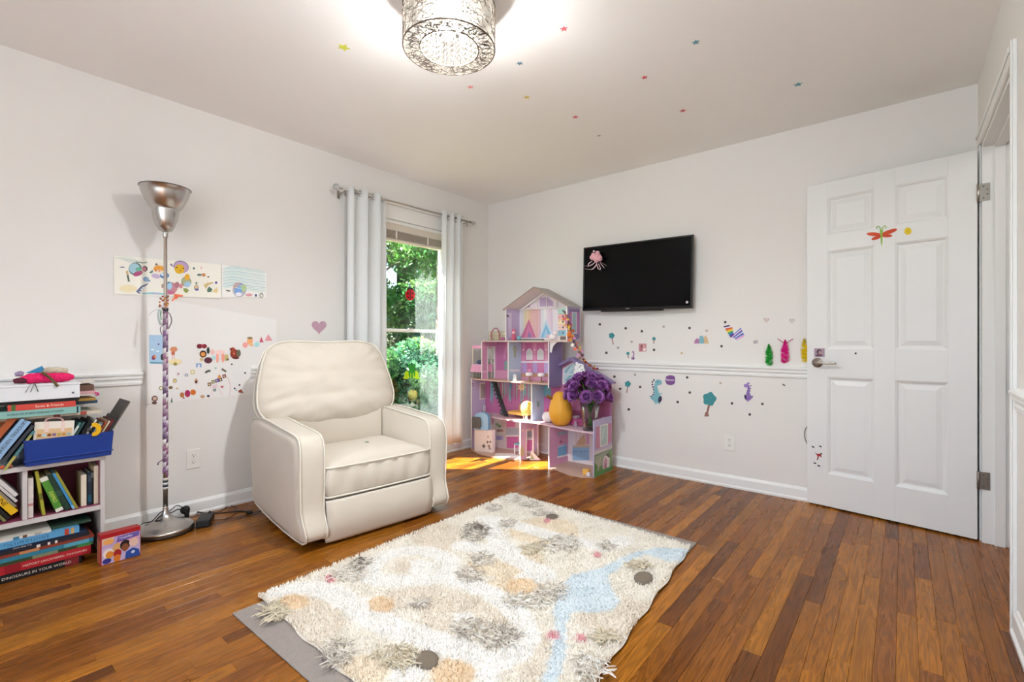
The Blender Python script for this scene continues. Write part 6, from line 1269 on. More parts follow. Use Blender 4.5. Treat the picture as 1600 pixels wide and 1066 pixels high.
st += [(K(fB, [(150, 405), (245, 430), (235, 780), (170, 800)]), 'e8b68c'), (K(fB, [(60, 405), (270, 385), (270, 450), (130, 465)]), 'deb896'), (K(fB, [(280, 850), (405, 570), (510, 850)]), 'c9588c'), (K(fB, [(330, 850), (405, 660), (475, 850)]), 'd6709c'), (K(fB, [(385, 850), (410, 740), (450, 850)]), '8a6aa8'), (K(fB, [(560, 850), (660, 565), (750, 740), (755, 850)]), 'c9e0f0'), (K(fB, [(585, 850), (665, 640), (730, 780), (735, 850)]), '6cb6e2'), (K(fB, [(620, 850), (668, 720), (700, 850)]), 'a3d3ee'), (K(fB, [(330, 385), (390, 345), (430, 385)]), '9a80b8'), (K(fB, [(570, 250), (670, 240), (770, 300), (770, 370), (570, 380)]), 'b79ac8')]
prt(b3, PBK, st, 'tent_print')
prt(wa, Plane((.5282, 0, 0), (1, 0, 0)), [(K(fB, [(85, 480), (140, 470), (140, 840), (95, 850)]), 'd6cbe6'), (K(fB, circ(78, 520, 18, 12)), '2c2a3a'), (K(fB, stroke((85, 525), (115, 545), 8)), '4a4560')], 'wall_print')
lp = [(K(fC, rect(340, 70, 880, 640)), 'c9609a')]
for a, b, c in ((360, 415, 'd97aa8'), (430, 560, 'c04c88'), (570, 625, 'd97aa8'), (640, 770, 'c04c88'), (780, 850, 'e08ab0')): lp.append((K(fC, rect(a, 75, b, 410)), c))
for x in (500, 705): lp += [(K(fC, [(x - 60, 385), (x - 60, 230), (x - 30, 190), (x, 170), (x + 30, 190), (x + 60, 230), (x + 60, 385)]), 'f2e6ea'), (K(fC, [(x - 48, 380), (x - 48, 235), (x, 185), (x + 48, 235), (x + 48, 380)]), 'd8d8d6')]
for x in (390, 598, 815): lp.append((K(fC, circ(x, 200, 15, 10)), 'f7e6ec'))
lp += [(K(fC, rect(340, 405, 880, 438)), 'f2e8ee'), (K(fC, rect(365, 440, 455, 625)), 'a88acb'), (K(fC, rect(560, 440, 645, 635)), 'a88acb'), (K(fC, rect(775, 440, 880, 640)), 'b79ad4'), (K(fC, rect(340, 640, 880, 700)), 'c08a5a')]
prt(b2, PBK, lp, 'vanity_print')
prt(b2, PBK, [(K(fA, [(490, 420), (690, 420), (690, 860), (490, 860)]), 'b85a98'), (K(fA, curve2([(690, 460), (630, 560), (610, 690)], [50, 40, 30])), 'cf7ab0'), (K(fA, [(610, 720), (690, 720), (690, 850), (610, 850)]), '6f9a92')], 'curtain_print')
prt(dw, Plane((.5492, 0, 0), (1, 0, 0)), [(K(fC, circ(230, 185, 30, 16, 60)), '7f9a6a'), (K(fC, circ(230, 185, 18, 14, 42)), 'a8b48c'), (K(fC, rect(212, 240, 248, 340)), '8aa070'), (K(fC, rect(140, 560, 320, 600)), 'eef0f2')], 'mirror_print')
prt(w2, Plane((.2292, 0, 0), (1, 0, 0)), [(K(fA, [(275, 870), (345, 865), (345, 885), (275, 890)]), 'e7c2d4')], 'skirting_print')
pr = []
pc2 = ['a83c7a', '7a6fa8', '6fb0b8', 'b85a8c', '57a0b0', 'c24c86', '9a3f78', '4f9fae', '7fb8a8', 'b04a80']
for i in range(40): x = 300 + i * 13; pr.append((K(fD, [(x, 30), (x + 13, 34), (x + 13, 235 + 60 * math.sin(i * .7) * (i % 3)), (x, 250 + 40 * math.sin(i * 1.1))]), pc2[(i * 7 // 3) % 10]))
pr += [(K(fD, blob(690, 115, 38, 7, .4)), 'e6cf9a'), (K(fD, circ(690, 115, 14, 10)), 'd9a05a'), (K(fD, [(540, 40), (580, 60), (575, 150), (545, 120)]), '3f6f9a')]
prt(b1, PBK, pr, 'paint_print')
prt(b1, PBK, [(K(fC, [(750, 820), (900, 800), (900, 1060), (750, 1060)]), '57a3b0'), (K(fC, [(750, 820), (830, 810), (750, 900)]), 'b04a72')], 'mural_print')
prt(d1, Plane((.8072, 0, 0), (1, 0, 0)), [(K(fE, [(30, 520), (45, 640), (70, 640), (75, 530), (50, 580)]), '5f8a6a'), (K(fE, rect(42, 640, 62, 700)), 'c8c0ba')], 'plant_print')
prt(wl1, Plane((.0932, 0, 0), (1, 0, 0)), [(K(fD, [(185, 65), (275, 60), (265, 255), (185, 265)]), 'efe6e6'), (K(fD, [(197, 75), (263, 72), (256, 245), (197, 250)]), '9a938a'), (K(fD, rect(92, 70, 116, 82)), '6a5a80'), (K(fD, rect(92, 92, 116, 102)), '6a5a80')], 'window_print')
k0 = [(K(fD, rect(310, 480, 500, 760)), 'd2cdc2'), (K(fD, [(320, 480), (360, 480), (350, 560), (325, 560)]), 'c98f9a'), (K(fD, circ(395, 560, 22, 10)), '7f9a5a'), (K(fD, circ(470, 545, 30, 12, 50)), 'd9b5a8'), (K(fD, circ(425, 580, 20, 10)), '5a8a4a')]
for i, c in enumerate(('c9a0a0', '6a4a4a', '8a7a5a', '9a4a5a', 'd0b090')): k0.append((K(fD, circ(390 + i * 20, 632, 11, 8, 18)), c))
prt(b0, PBK, k0, 'pantry_print'); k0 = []
k0 += [(K(fD, rect(370, 660, 480, 676)), 'f2efea'), (K(fD, rect(375, 690, 470, 745)), 'b0a4d0'), (K(fD, rect(390, 700, 450, 740)), '7f7ab4'), (K(fD, rect(505, 505, 610, 590)), 'd0609c'), (K(fD, rect(610, 510, 650, 590)), 'd8cfd4'), (K(fD, rect(500, 600, 650, 690)), 'a9b4c4'), (K(fD, rect(500, 685, 650, 705)), 'f2eef0'), (K(fD, rect(510, 705, 650, 840)), 'c94c98'), (K(fD, rect(740, 545, 820, 630)), 'd0609c'), (K(fD, rect(740, 640, 820, 710)), 'a0a0ae'), (K(fD, rect(740, 725, 820, 745)), 'f0ecee'), (K(fD, rect(740, 745, 820, 875)), 'c94c98')]
prt(b0, PBK, k0, 'kitchen_print')
P72 = Plane((.7292, 0, 0), (1, 0, 0))
prt(w0, P72, [(K(fD, [(668, 850), (690, 800), (720, 870), (718, 930), (668, 945)]), '9aa87a'), (K(fD, circ(700, 630, 12, 8)), 'e8c8a8'), (K(fD, [(840, 900), (880, 800), (905, 880), (900, 930), (845, 935)]), '8f9a72')], 'plant_print')
w_ = [(K(fF, rect(355, 310, 400, 690)), 'e9dfe6')]
for i in range(9): x = 400 + i * 32; w_.append((K(fF, rect(x, 312, x + 16, 540)), 'e8c3cc' if i % 2 else 'efe2d6'))
w_ += [(K(fF, rect(590, 345, 640, 530)), 'd98fb0'), (K(fF, [(470, 470), (560, 370), (585, 460), (580, 540), (440, 540)]), 'c49a6a'), (K(fF, rect(385, 545, 640, 770)), '7fb2d8'), (K(fF, rect(385, 545, 640, 575)), 'c9b08a')]
for i in range(7): w_.append((K(fF, rect(400 + i * 34, 580, 404 + i * 34, 765)), '6a9cc4'))
for i in range(6): w_.append((K(fF, curve2([(400 + i * 40, 660 - (i % 3) * 14), (415 + i * 40, 630), (425 + i * 40, 645)], [6, 8, 5], 3)), '3f5f8a'))
prt(b0w, PBK, w_, 'shop_print')
prt(wwl, Plane((1.0632, 0, 0), (1, 0, 0)), [(K(fF, [(155, 350), (300, 320), (300, 365), (155, 405)]), '9fb6c4'), (K(fF, [(160, 560), (295, 520), (295, 690), (160, 715)]), '5fa6d6'), (K(fF, [(160, 560), (295, 520), (295, 540), (160, 580)]), 'a3d0ea'), (K(fF, circ(205, 490, 22, 12)), 'a8385a'), (K(fF, circ(255, 450, 20, 10)), 'e6a0b8'), (K(fF, [(150, 710), (350, 670), (350, 690), (150, 740)]), 'efe6e8')], 'bath_print')
# brackets, stair
MB().plate([Vector((x, -.32, z)) for x, z in ((1.0, 1.034), (1.075, 1.034), (1.055, 1.022), (1.03, .998), (1.018, .965), (1.016, .945), (1.0, .945))], (0, -1, 0), .008, WHB).build('bracket', DHT)
BKS = _mat0('2c2b30', .5, name='dark_stair_board')
sA, sB = Vector((.30, -.24, L2 - .02)), Vector((.50, -.30, L1 + .015)); dv = (sB - sA)
stair = MB().plate([sA + Vector((-.022, 0, 0)), sA + Vector((.022, 0, 0)), sB + Vector((.022, 0, 0)), sB + Vector((-.022, 0, 0))], Vector((0, -1, -.2)), .010, BKS).build('staircase', DHT)
for i in range(9):
    p = sA + dv * ((i + .5) / 9); MB().box(p.x - .026, p.x + .026, p.y - .032, p.y - .006, p.z - .004, p.z + .004, BKS).build('step', stair)

# ---- toys in and on the dollhouse
def toy(nm, label, loc, cat='toy'): return thing(nm, label, cat, loc)
t = toy('toy_bunk_bed', 'pink toy canopy bed with blue mattress on the dollhouse second floor', (.145, -.235, L2))
PKP = mat('ef9cc0', .4, name='pink_plastic'); CRP = mat('e6dcc0', .5)
x0, x1, y0, y1 = .075, .205, -.315, -.165
for x in (x0 + .006, x1 - .006):
    for y in (y0 + .006, y1 - .006): MB().box(x - .004, x + .004, y - .004, y + .004, L2 + .0005, .985, CRP).build('bed_post', t)
MB().box(x0, x1, y0, y1, .97, 1.002, PKP).build('canopy', t, bevel=.008, seg=3)
MB().box(x0 + .002, x1 - .002, y0 + .002, y1 - .002, .806, .822, mat('7f9ac4', .7)).build('mattress', t, bevel=.004)
MB().plate([Vector((x0 - .012, y0 - .006, .745)), Vector((x1 + .0, y0 - .006, .745)), Vector((x1, y0, .818)), Vector((x0, y0, .818))], (0, -1, 0), .003, PKP).build('bed_skirt', t)
MB().plate([Vector((x1, y0, .745)), Vector((x1, y1, .745)), Vector((x1, y1, .818)), Vector((x1, y0, .818))], (1, 0, 0), .003, PKP).build('bed_skirt', t)
for i in range(9): MB().box(x0 + .004 + i * .0145, x0 + .008 + i * .0145, y0 + .002, y0 + .006, L2 + .0005, .748, mat('5a5a3c', .5)).build('slat', t)
tag(MB().ball((.150, -.285, .842), (.038, .022, .0195), mat('26304a', .8, bump=.3), 10, 8).build('toy_bundle'), 'dark blue toy bundle lying on the pink canopy bed', 'toy')
tag(MB().ball((.186, -.21, .836), (.016, .016, .013), mat('8fb84a', .5), 10, 8).build('toy_ball'), 'green toy lump on the pink canopy bed seen through the doorway', 'toy')
t = toy('toy_playpen', 'small gold wire playpen on the dollhouse roof deck beside the attic', (.37, -.25, L3)); GD = mat('b8945a', .35, .7, name='gold_wire')
for i in range(12):
    x = .245 + i * .0235; MB().tube([(x, -.26, L3), (x, -.26, L3 + .085)], .0018, GD, 5).build('bar', t)
for z in (L3 + .004, L3 + .045, L3 + .085): MB().tube([(.245, -.26, z), (.5035, -.26, z)], .0022, GD, 5).build('rail', t)
MB().box(.25, .50, -.2575, -.2565, L3 + .006, L3 + .08, mat('dcd6b4', .6, var=.35, scale=60)).build('backing', t)
mb = MB(); mb.tube(bz([Vector((.325, -.305, L3 + .004)), Vector((.318, -.305, L3 + .06)), Vector((.345, -.305, L3 + .105)), Vector((.385, -.305, L3 + .112)), Vector((.415, -.305, L3 + .07)), Vector((.418, -.305, L3 + .004))], 6), .005, mat('a83a4a', .5), 8); tag(mb.build('headband'), 'dark red headband standing like an arch in front of the gold playpen', 'headband')
tag(MB().ball((.455, -.30, L3 + .016), (.026, .016, .0155), mat('b5447a', .6, var=.3, scale=80), 10, 8).build('toy_lump'), 'magenta soft toy lump at the right foot of the headband', 'toy')
t = toy('toy_figure', 'little red and pink toy figure standing left of the tent print', (.575, -.30, L3)); MB().lathe([(.018, .0), (.022, .01), (.020, .05), (.015, .055), (.016, .085), (.014, .10), (.006, .105)], mat('c23a5c', .5, var=.3, scale=120), 14, (.585, -.30, L3)).build('body', t); MB().lathe([(.0165, .058), (.0175, .07), (.0165, .082)], mat('e8a4b8', .5), 14, (.585, -.30, L3)).build('face', t)
tag(MB().ball((.640, -.29, L3 + .021), .021, mat('4fa0b4', .5), 14, 10).build('toy_ball'), 'teal toy ball beside the red figure in the dollhouse attic', 'toy')
tag(MB().box(.68, .91, -.335, -.28, L3 + .0006, L3 + .012, mat('3a4a38', .6, var=.3, scale=50)).build('toy_tray', bevel=.003), 'dark green flat toy tray on the attic floor', 'toy')
t = toy('toy_animal', 'white toy animal lying right of the blue tent in the attic', (.99, -.29, L3)); WT = mat('efe6e4', .5)
MB().ball((1.0, -.30, L3 + .028), (.045, .022, .027), WT, 14, 10).build('body', t); MB().ball((1.035, -.305, L3 + .062), (.024, .018, .022), WT, 12, 9).build('head', t); MB().ball((.955, -.31, L3 + .011), (.030, .014, .0105), WT, 10, 8).build('paw', t); MB().ball((.975, -.318, L3 + .035), (.016, .010, .016), mat('eab0bc', .6), 10, 8).build('bow', t)
# dresser
t = toy('toy_dresser', 'tall five-drawer toy dresser in mint, pink and yellow in the attic', (1.11, -.29, L3)); x0, x1 = 1.0675, 1.168
MB().box(x0 - .006, x1 + .003, -.29, -.255, L3 + .0005, L3 + .270, mat('efe2d2', .5)).build('carcass', t)
for i, c in enumerate(('6fb0c4', 'efc0b4', 'f2d9a4', 'e6a09a', '8fc8b8')):
    z = L3 + .040 + i * .0455; d = MB().box(x0 - .004, x1, -.302, -.290, z, z + .0437, mat(c, .5, var=.05)).build('drawer', t, bevel=.002)
    MB().ball((1.115, -.304, z + .0235), (.0085, .005, .0085), mat('3f4a5a', .4), 8, 6).build('knob', d)
    for q in (-.038, .038): MB().ball((1.115 + q, -.3025, z + .030 - .01 * (i % 2)), (.0045, .0015, .0045), mat('7f8a8a' if i % 2 else 'd9806a', .5), 6, 4).build('dot', d)
MB().box(x0 + .012, x1 - .012, -.2915, -.2900, L3 + .004, L3 + .034, mat('5a4038', .6)).build('kick_space', t)
for i, (u, lb) in enumerate(((827, 'toy stool with white seat and gold base, left one of the vanity room'), (846, 'toy stool with white seat and gold base, right one of the vanity room'))):
    p = ony(u, 580, -.26); t = toy('toy_stool', lb, (p.x, -.26, L2)); MB().lathe([(.024, .0), (.024, .004), (.006, .010), (.006, .050)], GD, 14, (p.x, -.26, L2 + .0005)).build('base', t); MB().lathe([(.030, .050), (.033, .056), (.033, .074), (.026, .08), (1e-6, .081)], mat('f4efee', .5), 16, (p.x, -.26, L2)).build('seat', t)
    if i == 0: MB().ball((p.x, -.262, L2 + .097), (.022, .02, .0165), mat('d678a8', .6), 10, 8).build('cushion', t)
tag(MB().lathe([(.020, 0), (.022, .01), (.016, .03), (.017, .045), (.012, .06)], mat('cdd9d6', .5), 14, (.605, -.31, L2 + .0005)).build('toy_vase'), 'small pale toy pot standing by the light blue wall', 'toy')
for x, q in ((.59, 0), (.62, 1)): pass
# sofa and egg chair on the first floor
t = toy('toy_sofa', 'mustard yellow toy sofa in front of the painted wall', (.60, -.24, L1)); YS = mat('d9992c', .6, var=.06)
MB().box(.500, .690, -.285, -.175, L1 + .030, L1 + .058, YS).build('seat', t, bevel=.005); MB().box(.555, .690, -.190, -.170, L1 + .055, L1 + .115, mat('c98a3a', .6)).build('backrest', t, bevel=.005)
for x in (.51, .68):
    for y in (-.275, -.185): MB().box(x - .004, x + .004, y - .004, y + .004, L1 + .0005, L1 + .032, mat('7a5a4a', .6)).build('leg', t)
t = toy('toy_egg_chair', 'yellow hooded toy egg chair on a white foot', (.745, -.30, L1)); YE = mat('f0cf4a', .45, var=.05)
MB().lathe([(.030, 0), (.030, .006), (.012, .012), (.011, .045)], mat('f2eee8', .4), 18, (.738, -.31, L1 + .0006)).build('foot', t)
mb = MB(); n = 16; vs = []
for i in range(9):
    a = PI * i / 8 * .95
    for j in range(n):
        b = PI * (j / (n - 1) * 1.5 + .25) - PI * .5 + PI / 2; r = .058 * math.sin(a) + .002; vs.append((.738 + r * math.cos(b), -.300 + r * .8 * math.sin(b), L1 + .105 - .062 * math.cos(a)))
fs = [(i * n + j, i * n + j + 1, (i + 1) * n + j + 1, (i + 1) * n + j) for i in range(8) for j in range(n - 1)]; mb.add(vs, fs, YE, True); mb.build('shell', t, solid=.006)
MB().ball((.733, -.305, L1 + .070), (.034, .026, .012), mat('f4e08a', .7), 12, 8).build('cushion', t)
tag(MB().ball((.385, -.20, L1 + .022), (.050, .020, .0215), mat('2c5a58', .7, var=.5, scale=60, bump=.4), 12, 8).build('toy_creature'), 'dark teal toy creature lying behind the dollhouse stair', 'toy')
# white box with blue arch toy and black foam square on top
bxp = onz(752, 701, .011); MBX = Matrix.Translation((.245, -.375, L0 + .0005)) @ Matrix.Rotation(math.radians(14), 4, 'Z')
t = thing('toy_box', 'white printed toy packaging standing on the dollhouse base floor', 'box', M=MBX); CARD = mat('eee8e4', .5, var=.02)
MB().box(-.065, .125, -.0, .060, 0, .205, CARD).build('carton', t, True, bevel=.001)
for i in range(6): MB().box(-.0655, -.0650, .006 + i * .008, .010 + i * .008, .03, .17, mat('d98a7a' if i < 3 else 'c9c2c0', .5)).build('side_print', t, True)
mb = MB()
for (a, b, r, c) in ((.035, .055, .016, '4a4544'), (.075, .095, .012, '6a6260'), (.090, .060, .013, '8a6f6a'), (.105, .10, .010, '5a5250'), (.080, .145, .008, '7a7270'), (.098, .040, .014, '9a8680')): mb.plate([MBX @ Vector((x, -.0002, z)) for x, z in blob(a, b, r, 4, .25)], MBX.to_3x3() @ Vector((0, -1, 0)), .0006, mat(c, .5))
mb.build('front_print', t)
zt2 = L0 + .2065
t = thing('toy_bathtub', 'light blue arched toy standing on the white packaging box', 'toy', (.25, -.345, zt2)); BLT = mat('8fc6ea', .4)
Rb = Matrix.Translation((.238, -.362, zt2)) @ Matrix.Rotation(math.radians(14), 4, 'Z')
MB().plate([Rb @ Vector((x, -.018, z)) for x, z in [(-.06, 0), (.085, 0), (.085, .11)] + [(.0125 + .0725 * math.cos(a), .11 + .05 * math.sin(a)) for a in [PI * i / 10 for i in range(1, 10)]] + [(-.06, .11)]], Rb.to_3x3() @ Vector((0, 1, 0)), .010, BLT).build('arch_panel', t)
MB().box(-.06, .085, -.030, .026, 0, .010, BLT, Rb).build('tray', t)
MB().plate([Rb @ Vector((x, .016, z)) for x, z in [(-.06, .01), (.085, .01), (.085, .11)] + [(.0125 + .0725 * math.cos(a), .11 + .05 * math.sin(a)) for a in [PI * i / 10 for i in range(1, 10)]] + [(-.06, .11)]], Rb.to_3x3() @ Vector((0, 1, 0)), .008, mat('4f9fd0', .4)).build('back_panel', t)
pts = [(-.075, .012), (-.078, .10), (-.07, .118), (.016, .118)] + [(.016 + (.010 if i % 2 else -.004), .105 - i * .0125) for i in range(7)] + [(.012, .012)]
t2 = MB().plate([Rb @ Vector((x, -.0365, z)) for x, z in pts], Rb.to_3x3() @ Vector((0, 1, 0)), .006, mat('3c4240', .8, var=.1, bump=.3, bscale=120)).build('foam_square'); tag(t2, 'dark grey foam square with notched edge leaning on the blue arched toy', 'toy')
for i in range(2): tag(MB().lathe([(.006, 0), (.006, .06), (.004, .066)], mat('dfe4ea', .4), 10, (.10 + .018 * i + .01, -.185, L1 + .0006)).build('toy_candle'), ['white toy candle, left of two, on the ledge by the lavender wall', 'white toy candle, right of two, on the ledge by the lavender wall'][i], 'toy')
t = toy('toy_chair', 'teal toy chair facing the dollhouse kitchen', (.62, -.25, L0)); TC = mat('4f9ea2', .5)
MB().box(.575, .665, -.285, -.215, .105, .120, TC).build('seat', t, bevel=.004); MB().box(.590, .675, -.222, -.212, .118, .205, TC).build('backrest', t, bevel=.006); 
for x in (.58, .66):
    for y in (-.28, -.22): MB().box(x - .003, x + .003, y - .003, y + .003, L0 + .0005, .107, WT).build('leg', t)
tag(MB().plate([Vector((x, y, L0 + .0006)) for x, y in ((.40, -.33), (.52, -.24), (.69, -.30), (.60, -.40), (.46, -.42))], (0, 0, 1), .0012, mat('ece6da', .7)).build('paper_sheet'), 'white paper sheet lying on the dollhouse base floor', 'paper')
t = toy('toy_tent', 'small white folded card standing beside the lower doorway', (.80, -.20, 0))
MB().plate([Vector((.765, -.30, .001)), Vector((.84, -.24, .001)), Vector((.775, -.29, .085))], (.6, -.8, 0), .003, WHB).build('card_front', t); MB().plate([Vector((.775, -.297, .012)), Vector((.80, -.277, .012)), Vector((.779, -.293, .06))], (.6, -.8, 0), .0040, mat('8fa86a', .6)).build('card_print', t)
tag(MB().box(1.375, 1.425, -.43, -.39, L0 + .0005, L0 + .045, mat('e8a52c', .5)).build('toy_block', bevel=.006), 'orange-yellow toy block in the dollhouse wing', 'toy')
tag(MB().lathe([(.016, 0), (.018, .012), (.012, .02), (.014, .026), (1e-6, .034)], mat('d8d4e4', .4), 12, (1.44, -.445, L0 + .0005)).build('toy_cup'), 'pale lilac toy cup at the wing floor edge', 'toy')
t = toy('toy_rabbit_house', 'rounded white toy with red top beside the yellow squash', (.955, -.27, L1)); MB().ball((.945, -.28, L1 + .048), (.052, .04, .0475), WT, 16, 12).build('body', t); MB().ball((.94, -.285, L1 + .104), (.014, .014, .016), mat('b8304c', .5), 10, 8).build('top_knob', t)
t = toy('toy_cot', 'pink and white toy cot between the squash and the flower vase', (1.22, -.22, L1)); MB().box(1.14, 1.29, -.24, -.17, L1 + .0006, L1 + .055, mat('d8488f', .5)).build('cot_base', t, bevel=.006); MB().box(1.145, 1.20, -.235, -.175, L1 + .053, L1 + .075, mat('f2e8ec', .7)).build('pillow', t, bevel=.008)
tag(MB().lathe([(.014, 0), (.016, .01), (.010, .03), (.013, .04), (1e-6, .05)], mat('9a7f9a', .5), 12, (1.235, -.30, L1 + .0006)).build('toy_doll'), 'little mauve toy doll standing right of the squash', 'toy')
mat = _mat0
# squash
t = thing('squash', 'large orange-yellow squash with dry stem standing on the dollhouse shelf', 'squash', (1.095, -.325, L1)); SQ = mat('e6a636', .5, var=.10, scale=7, bump=.12, bscale=160, name='squash_skin')
c = Vector((1.104, -.318, L1 + .001)); mb = MB(); n = 28; prof = [(1e-6, 0), (.035, .001), (.060, .012), (.085, .045), (.098, .095), (.096, .140), (.084, .190), (.066, .232), (.045, .262), (.022, .276), (1e-6, .279)]
Pf = [(p.x, p.y) for p in bz([Vector(p) for p in prof], 3)]; Pf = [(max(r, 1e-6), max(z, 0)) for r, z in Pf]
vs = []; 
for r, z in Pf:
    for j in range(n): a = 2 * PI * j / n; q = r * (1 + .018 * math.cos(6 * a)); vs.append(c + Vector((q * math.cos(a) - .010 * (z / .28) ** 2, q * math.sin(a), z)))
mb.add(vs, [(i * n + j, i * n + (j + 1) % n, (i + 1) * n + (j + 1) % n, (i + 1) * n + j) for i in range(len(Pf) - 1) for j in range(n)], SQ, True); mb.build('fruit', t)
s0 = c + Vector((-.048, -.052, .222)); MB().tube(bz([s0 + Vector((.018, .025, -.006)), s0, s0 + Vector((-.030, -.036, .022))], 4), [.017, .016, .0145, .014, .0135, .013, .0125, .012, .0135], mat('8a5f2a', .9, var=.3, scale=80, bump=.5, bscale=120), 8).build('stem', t)
# vase and roses
VX, VY = 1.395, -.345
t = thing('glass_vase', 'clear glass vase holding the purple roses on the dollhouse shelf', 'vase', (VX, VY, L1))
m = bpy.data.materials.new('vase_glass'); m.use_nodes = True; N = m.node_tree.nodes; L = m.node_tree.links; N.remove(N['Principled BSDF']); tr = N.new('ShaderNodeBsdfTransparent'); tr.inputs[0].default_value = (.86, .88, .86, 1); gl = N.new('ShaderNodeBsdfGlossy'); gl.inputs['Roughness'].default_value = .03; lw = N.new('ShaderNodeLayerWeight'); lw.inputs[0].default_value = .35; mx = N.new('ShaderNodeMixShader'); L.new(lw.outputs['Facing'], mx.inputs[0]); L.new(tr.outputs[0], mx.inputs[1]); L.new(gl.outputs[0], mx.inputs[2]); L.new(mx.outputs[0], N['Material Output'].inputs[0]); VG = m
MB().lathe([(.052, .001), (.056, .004), (.058, .06), (.066, .14), (.078, .215), (.075, .215), (.063, .14), (.054, .06), (.050, .014), (1e-6, .012)], VG, 28, (VX, VY, L1)).build('vase_body', t)
MB().lathe([(.0565, .0008), (.0575, .006), (.0565, .011)], mat('3a3436', .2, name='vase_foot'), 28, (VX, VY, L1)).build('vase_foot', t)
RM_ = [mat('84468c', .7, var=.15, scale=60, name='rose_petal'), mat('a56eb2', .7, var=.15, scale=60, name='rose_petal_light'), mat('5f2d70', .7, var=.2, scale=60, name='rose_petal_dark')]; GRN = mat('4f7a3c', .6, var=.2, scale=30, name='rose_leaf')
def rose_meshes(seed):
    rr = random.Random(seed); mb = MB()
    mb.ball((0, 0, -.004), (.020, .020, .017), RM_[2], 10, 6)
    for ring, (k, r0, r1, hgt, m_) in enumerate(((3, .007, .010, .024, 2), (4, .013, .019, .026, 0), (5, .020, .030, .023, 1), (6, .026, .041, .014, 0))):
        for i in range(k):
            a0 = 2 * PI * (i + .5 * ring) / k + rr.uniform(-.15, .15); w_ = 2 * PI / k * .66; vs = []
            for j in range(4):
                s_ = j / 3; r = r0 + (r1 - r0) * s_ ** 1.5; z = -.012 + (hgt + .012) * (s_ - .12 * s_ ** 3)
                for q in range(5): b = a0 + (q - 2) / 2 * w_ * (1 - .28 * s_ ** 3) ; rq = r * (1 + .06 * (abs(q - 2) - 1)); vs.append((rq * math.cos(b), rq * math.sin(b), z - .004 * abs(q - 2) * s_ ** 2))
            mb.add(vs, [(j * 5 + q, j * 5 + q + 1, (j + 1) * 5 + q + 1, (j + 1) * 5 + q) for j in range(3) for q in range(4)], RM_[m_], True)
    mb.v = [v for v in mb.v]; return mb
proto = [rose_meshes(s_) for s_ in range(3)]; pm = []
BC = Vector((VX - .022, VY, L1 + .265)); rr = random.Random(12); spots = []
for ring, (k, th) in enumerate(((1, .0), (5, .52), (8, 1.02), (10, 1.5))):
    for i in range(k): spots.append((th + rr.uniform(-.08, .08), 2 * PI * (i + .37 * ring) / k + rr.uniform(-.12, .12)))
rose_label = {}
ordn = ['leftmost', 'second from the left', 'third from the left', 'fourth from the left', 'fifth from the left', 'sixth from the left', 'seventh from the left', 'eighth from the left', 'ninth from the left', 'rightmost']
for tier, (i0, i1) in (('very top', (0, 1)), ('upper ring', (1, 6)), ('middle ring', (6, 14)), ('lowest ring', (14, 24))):
    row = sorted(range(i0, i1), key=lambda i: RT.x * math.sin(spots[i][0]) * math.cos(spots[i][1]) * .178 + RT.y * math.sin(spots[i][0]) * math.sin(spots[i][1]) * .14)
    for n_, i in enumerate(row): rose_label[i] = 'purple rose at the %s of the vase bouquet' % tier if i1 - i0 == 1 else 'purple rose in the %s of the vase bouquet, %s' % (tier, ordn[-1] if n_ == len(row) - 1 else ordn[n_])
for i, (th, ph) in enumerate(spots):
    R_ = Vector((.178, .140, .175)); d = Vector((math.sin(th) * math.cos(ph) * R_.x, math.sin(th) * math.sin(ph) * R_.y, math.cos(th) * R_.z)); p = BC + d
    if p.y > YB - .045: p.y = YB - .05 - rr.random() * .01
    n = Vector((d.x / R_.x, d.y / R_.y, d.z / R_.z + .35)).normalized(); Mr = Matrix.Translation(p) @ n.to_track_quat('Z', 'Y').to_matrix().to_4x4() @ Matrix.Rotation(rr.random() * 6, 4, 'Z')
    r = thing('rose', rose_label[i], 'rose', group='roses in the glass vase', M=Mr); s_ = rr.uniform(1.05, 1.3)
    if i < 3:
        b = MB(); b.v = [v * 1.15 for v in proto[i].v]; b.f, b.mi, b.ms, b.sm = proto[i].f, proto[i].mi, proto[i].ms, proto[i].sm; o = b.build('bloom', r, True); pm.append(o)
    else:
        o = pm[i % 3].copy(); COL.objects.link(o); o.parent = r; o.scale = (s_, s_, s_)
    MB().tube(bz([p - n * .012, p - n * .05 - Vector((d.x * .25, d.y * .25, .02)), Vector((VX + d.x * .12, VY + d.y * .12, L1 + .18)), Vector((VX - d.x * .12, VY - d.y * .12, L1 + .030))], 3), .0028, GRN, 5).build('stem', r)
    if th > .9:
        q = p - n * .03; sd_ = n.cross(Vector((0, 0, 1))).normalized() * .018; dn = Vector((d.x, d.y, 0)).normalized() * .05 + Vector((0, 0, -.03)); MB().add([q, q + dn * .5 + sd_, q + dn, q + dn * .5 - sd_], [(0, 1, 2, 3)], GRN).build('leaf', r, solid=.0008)
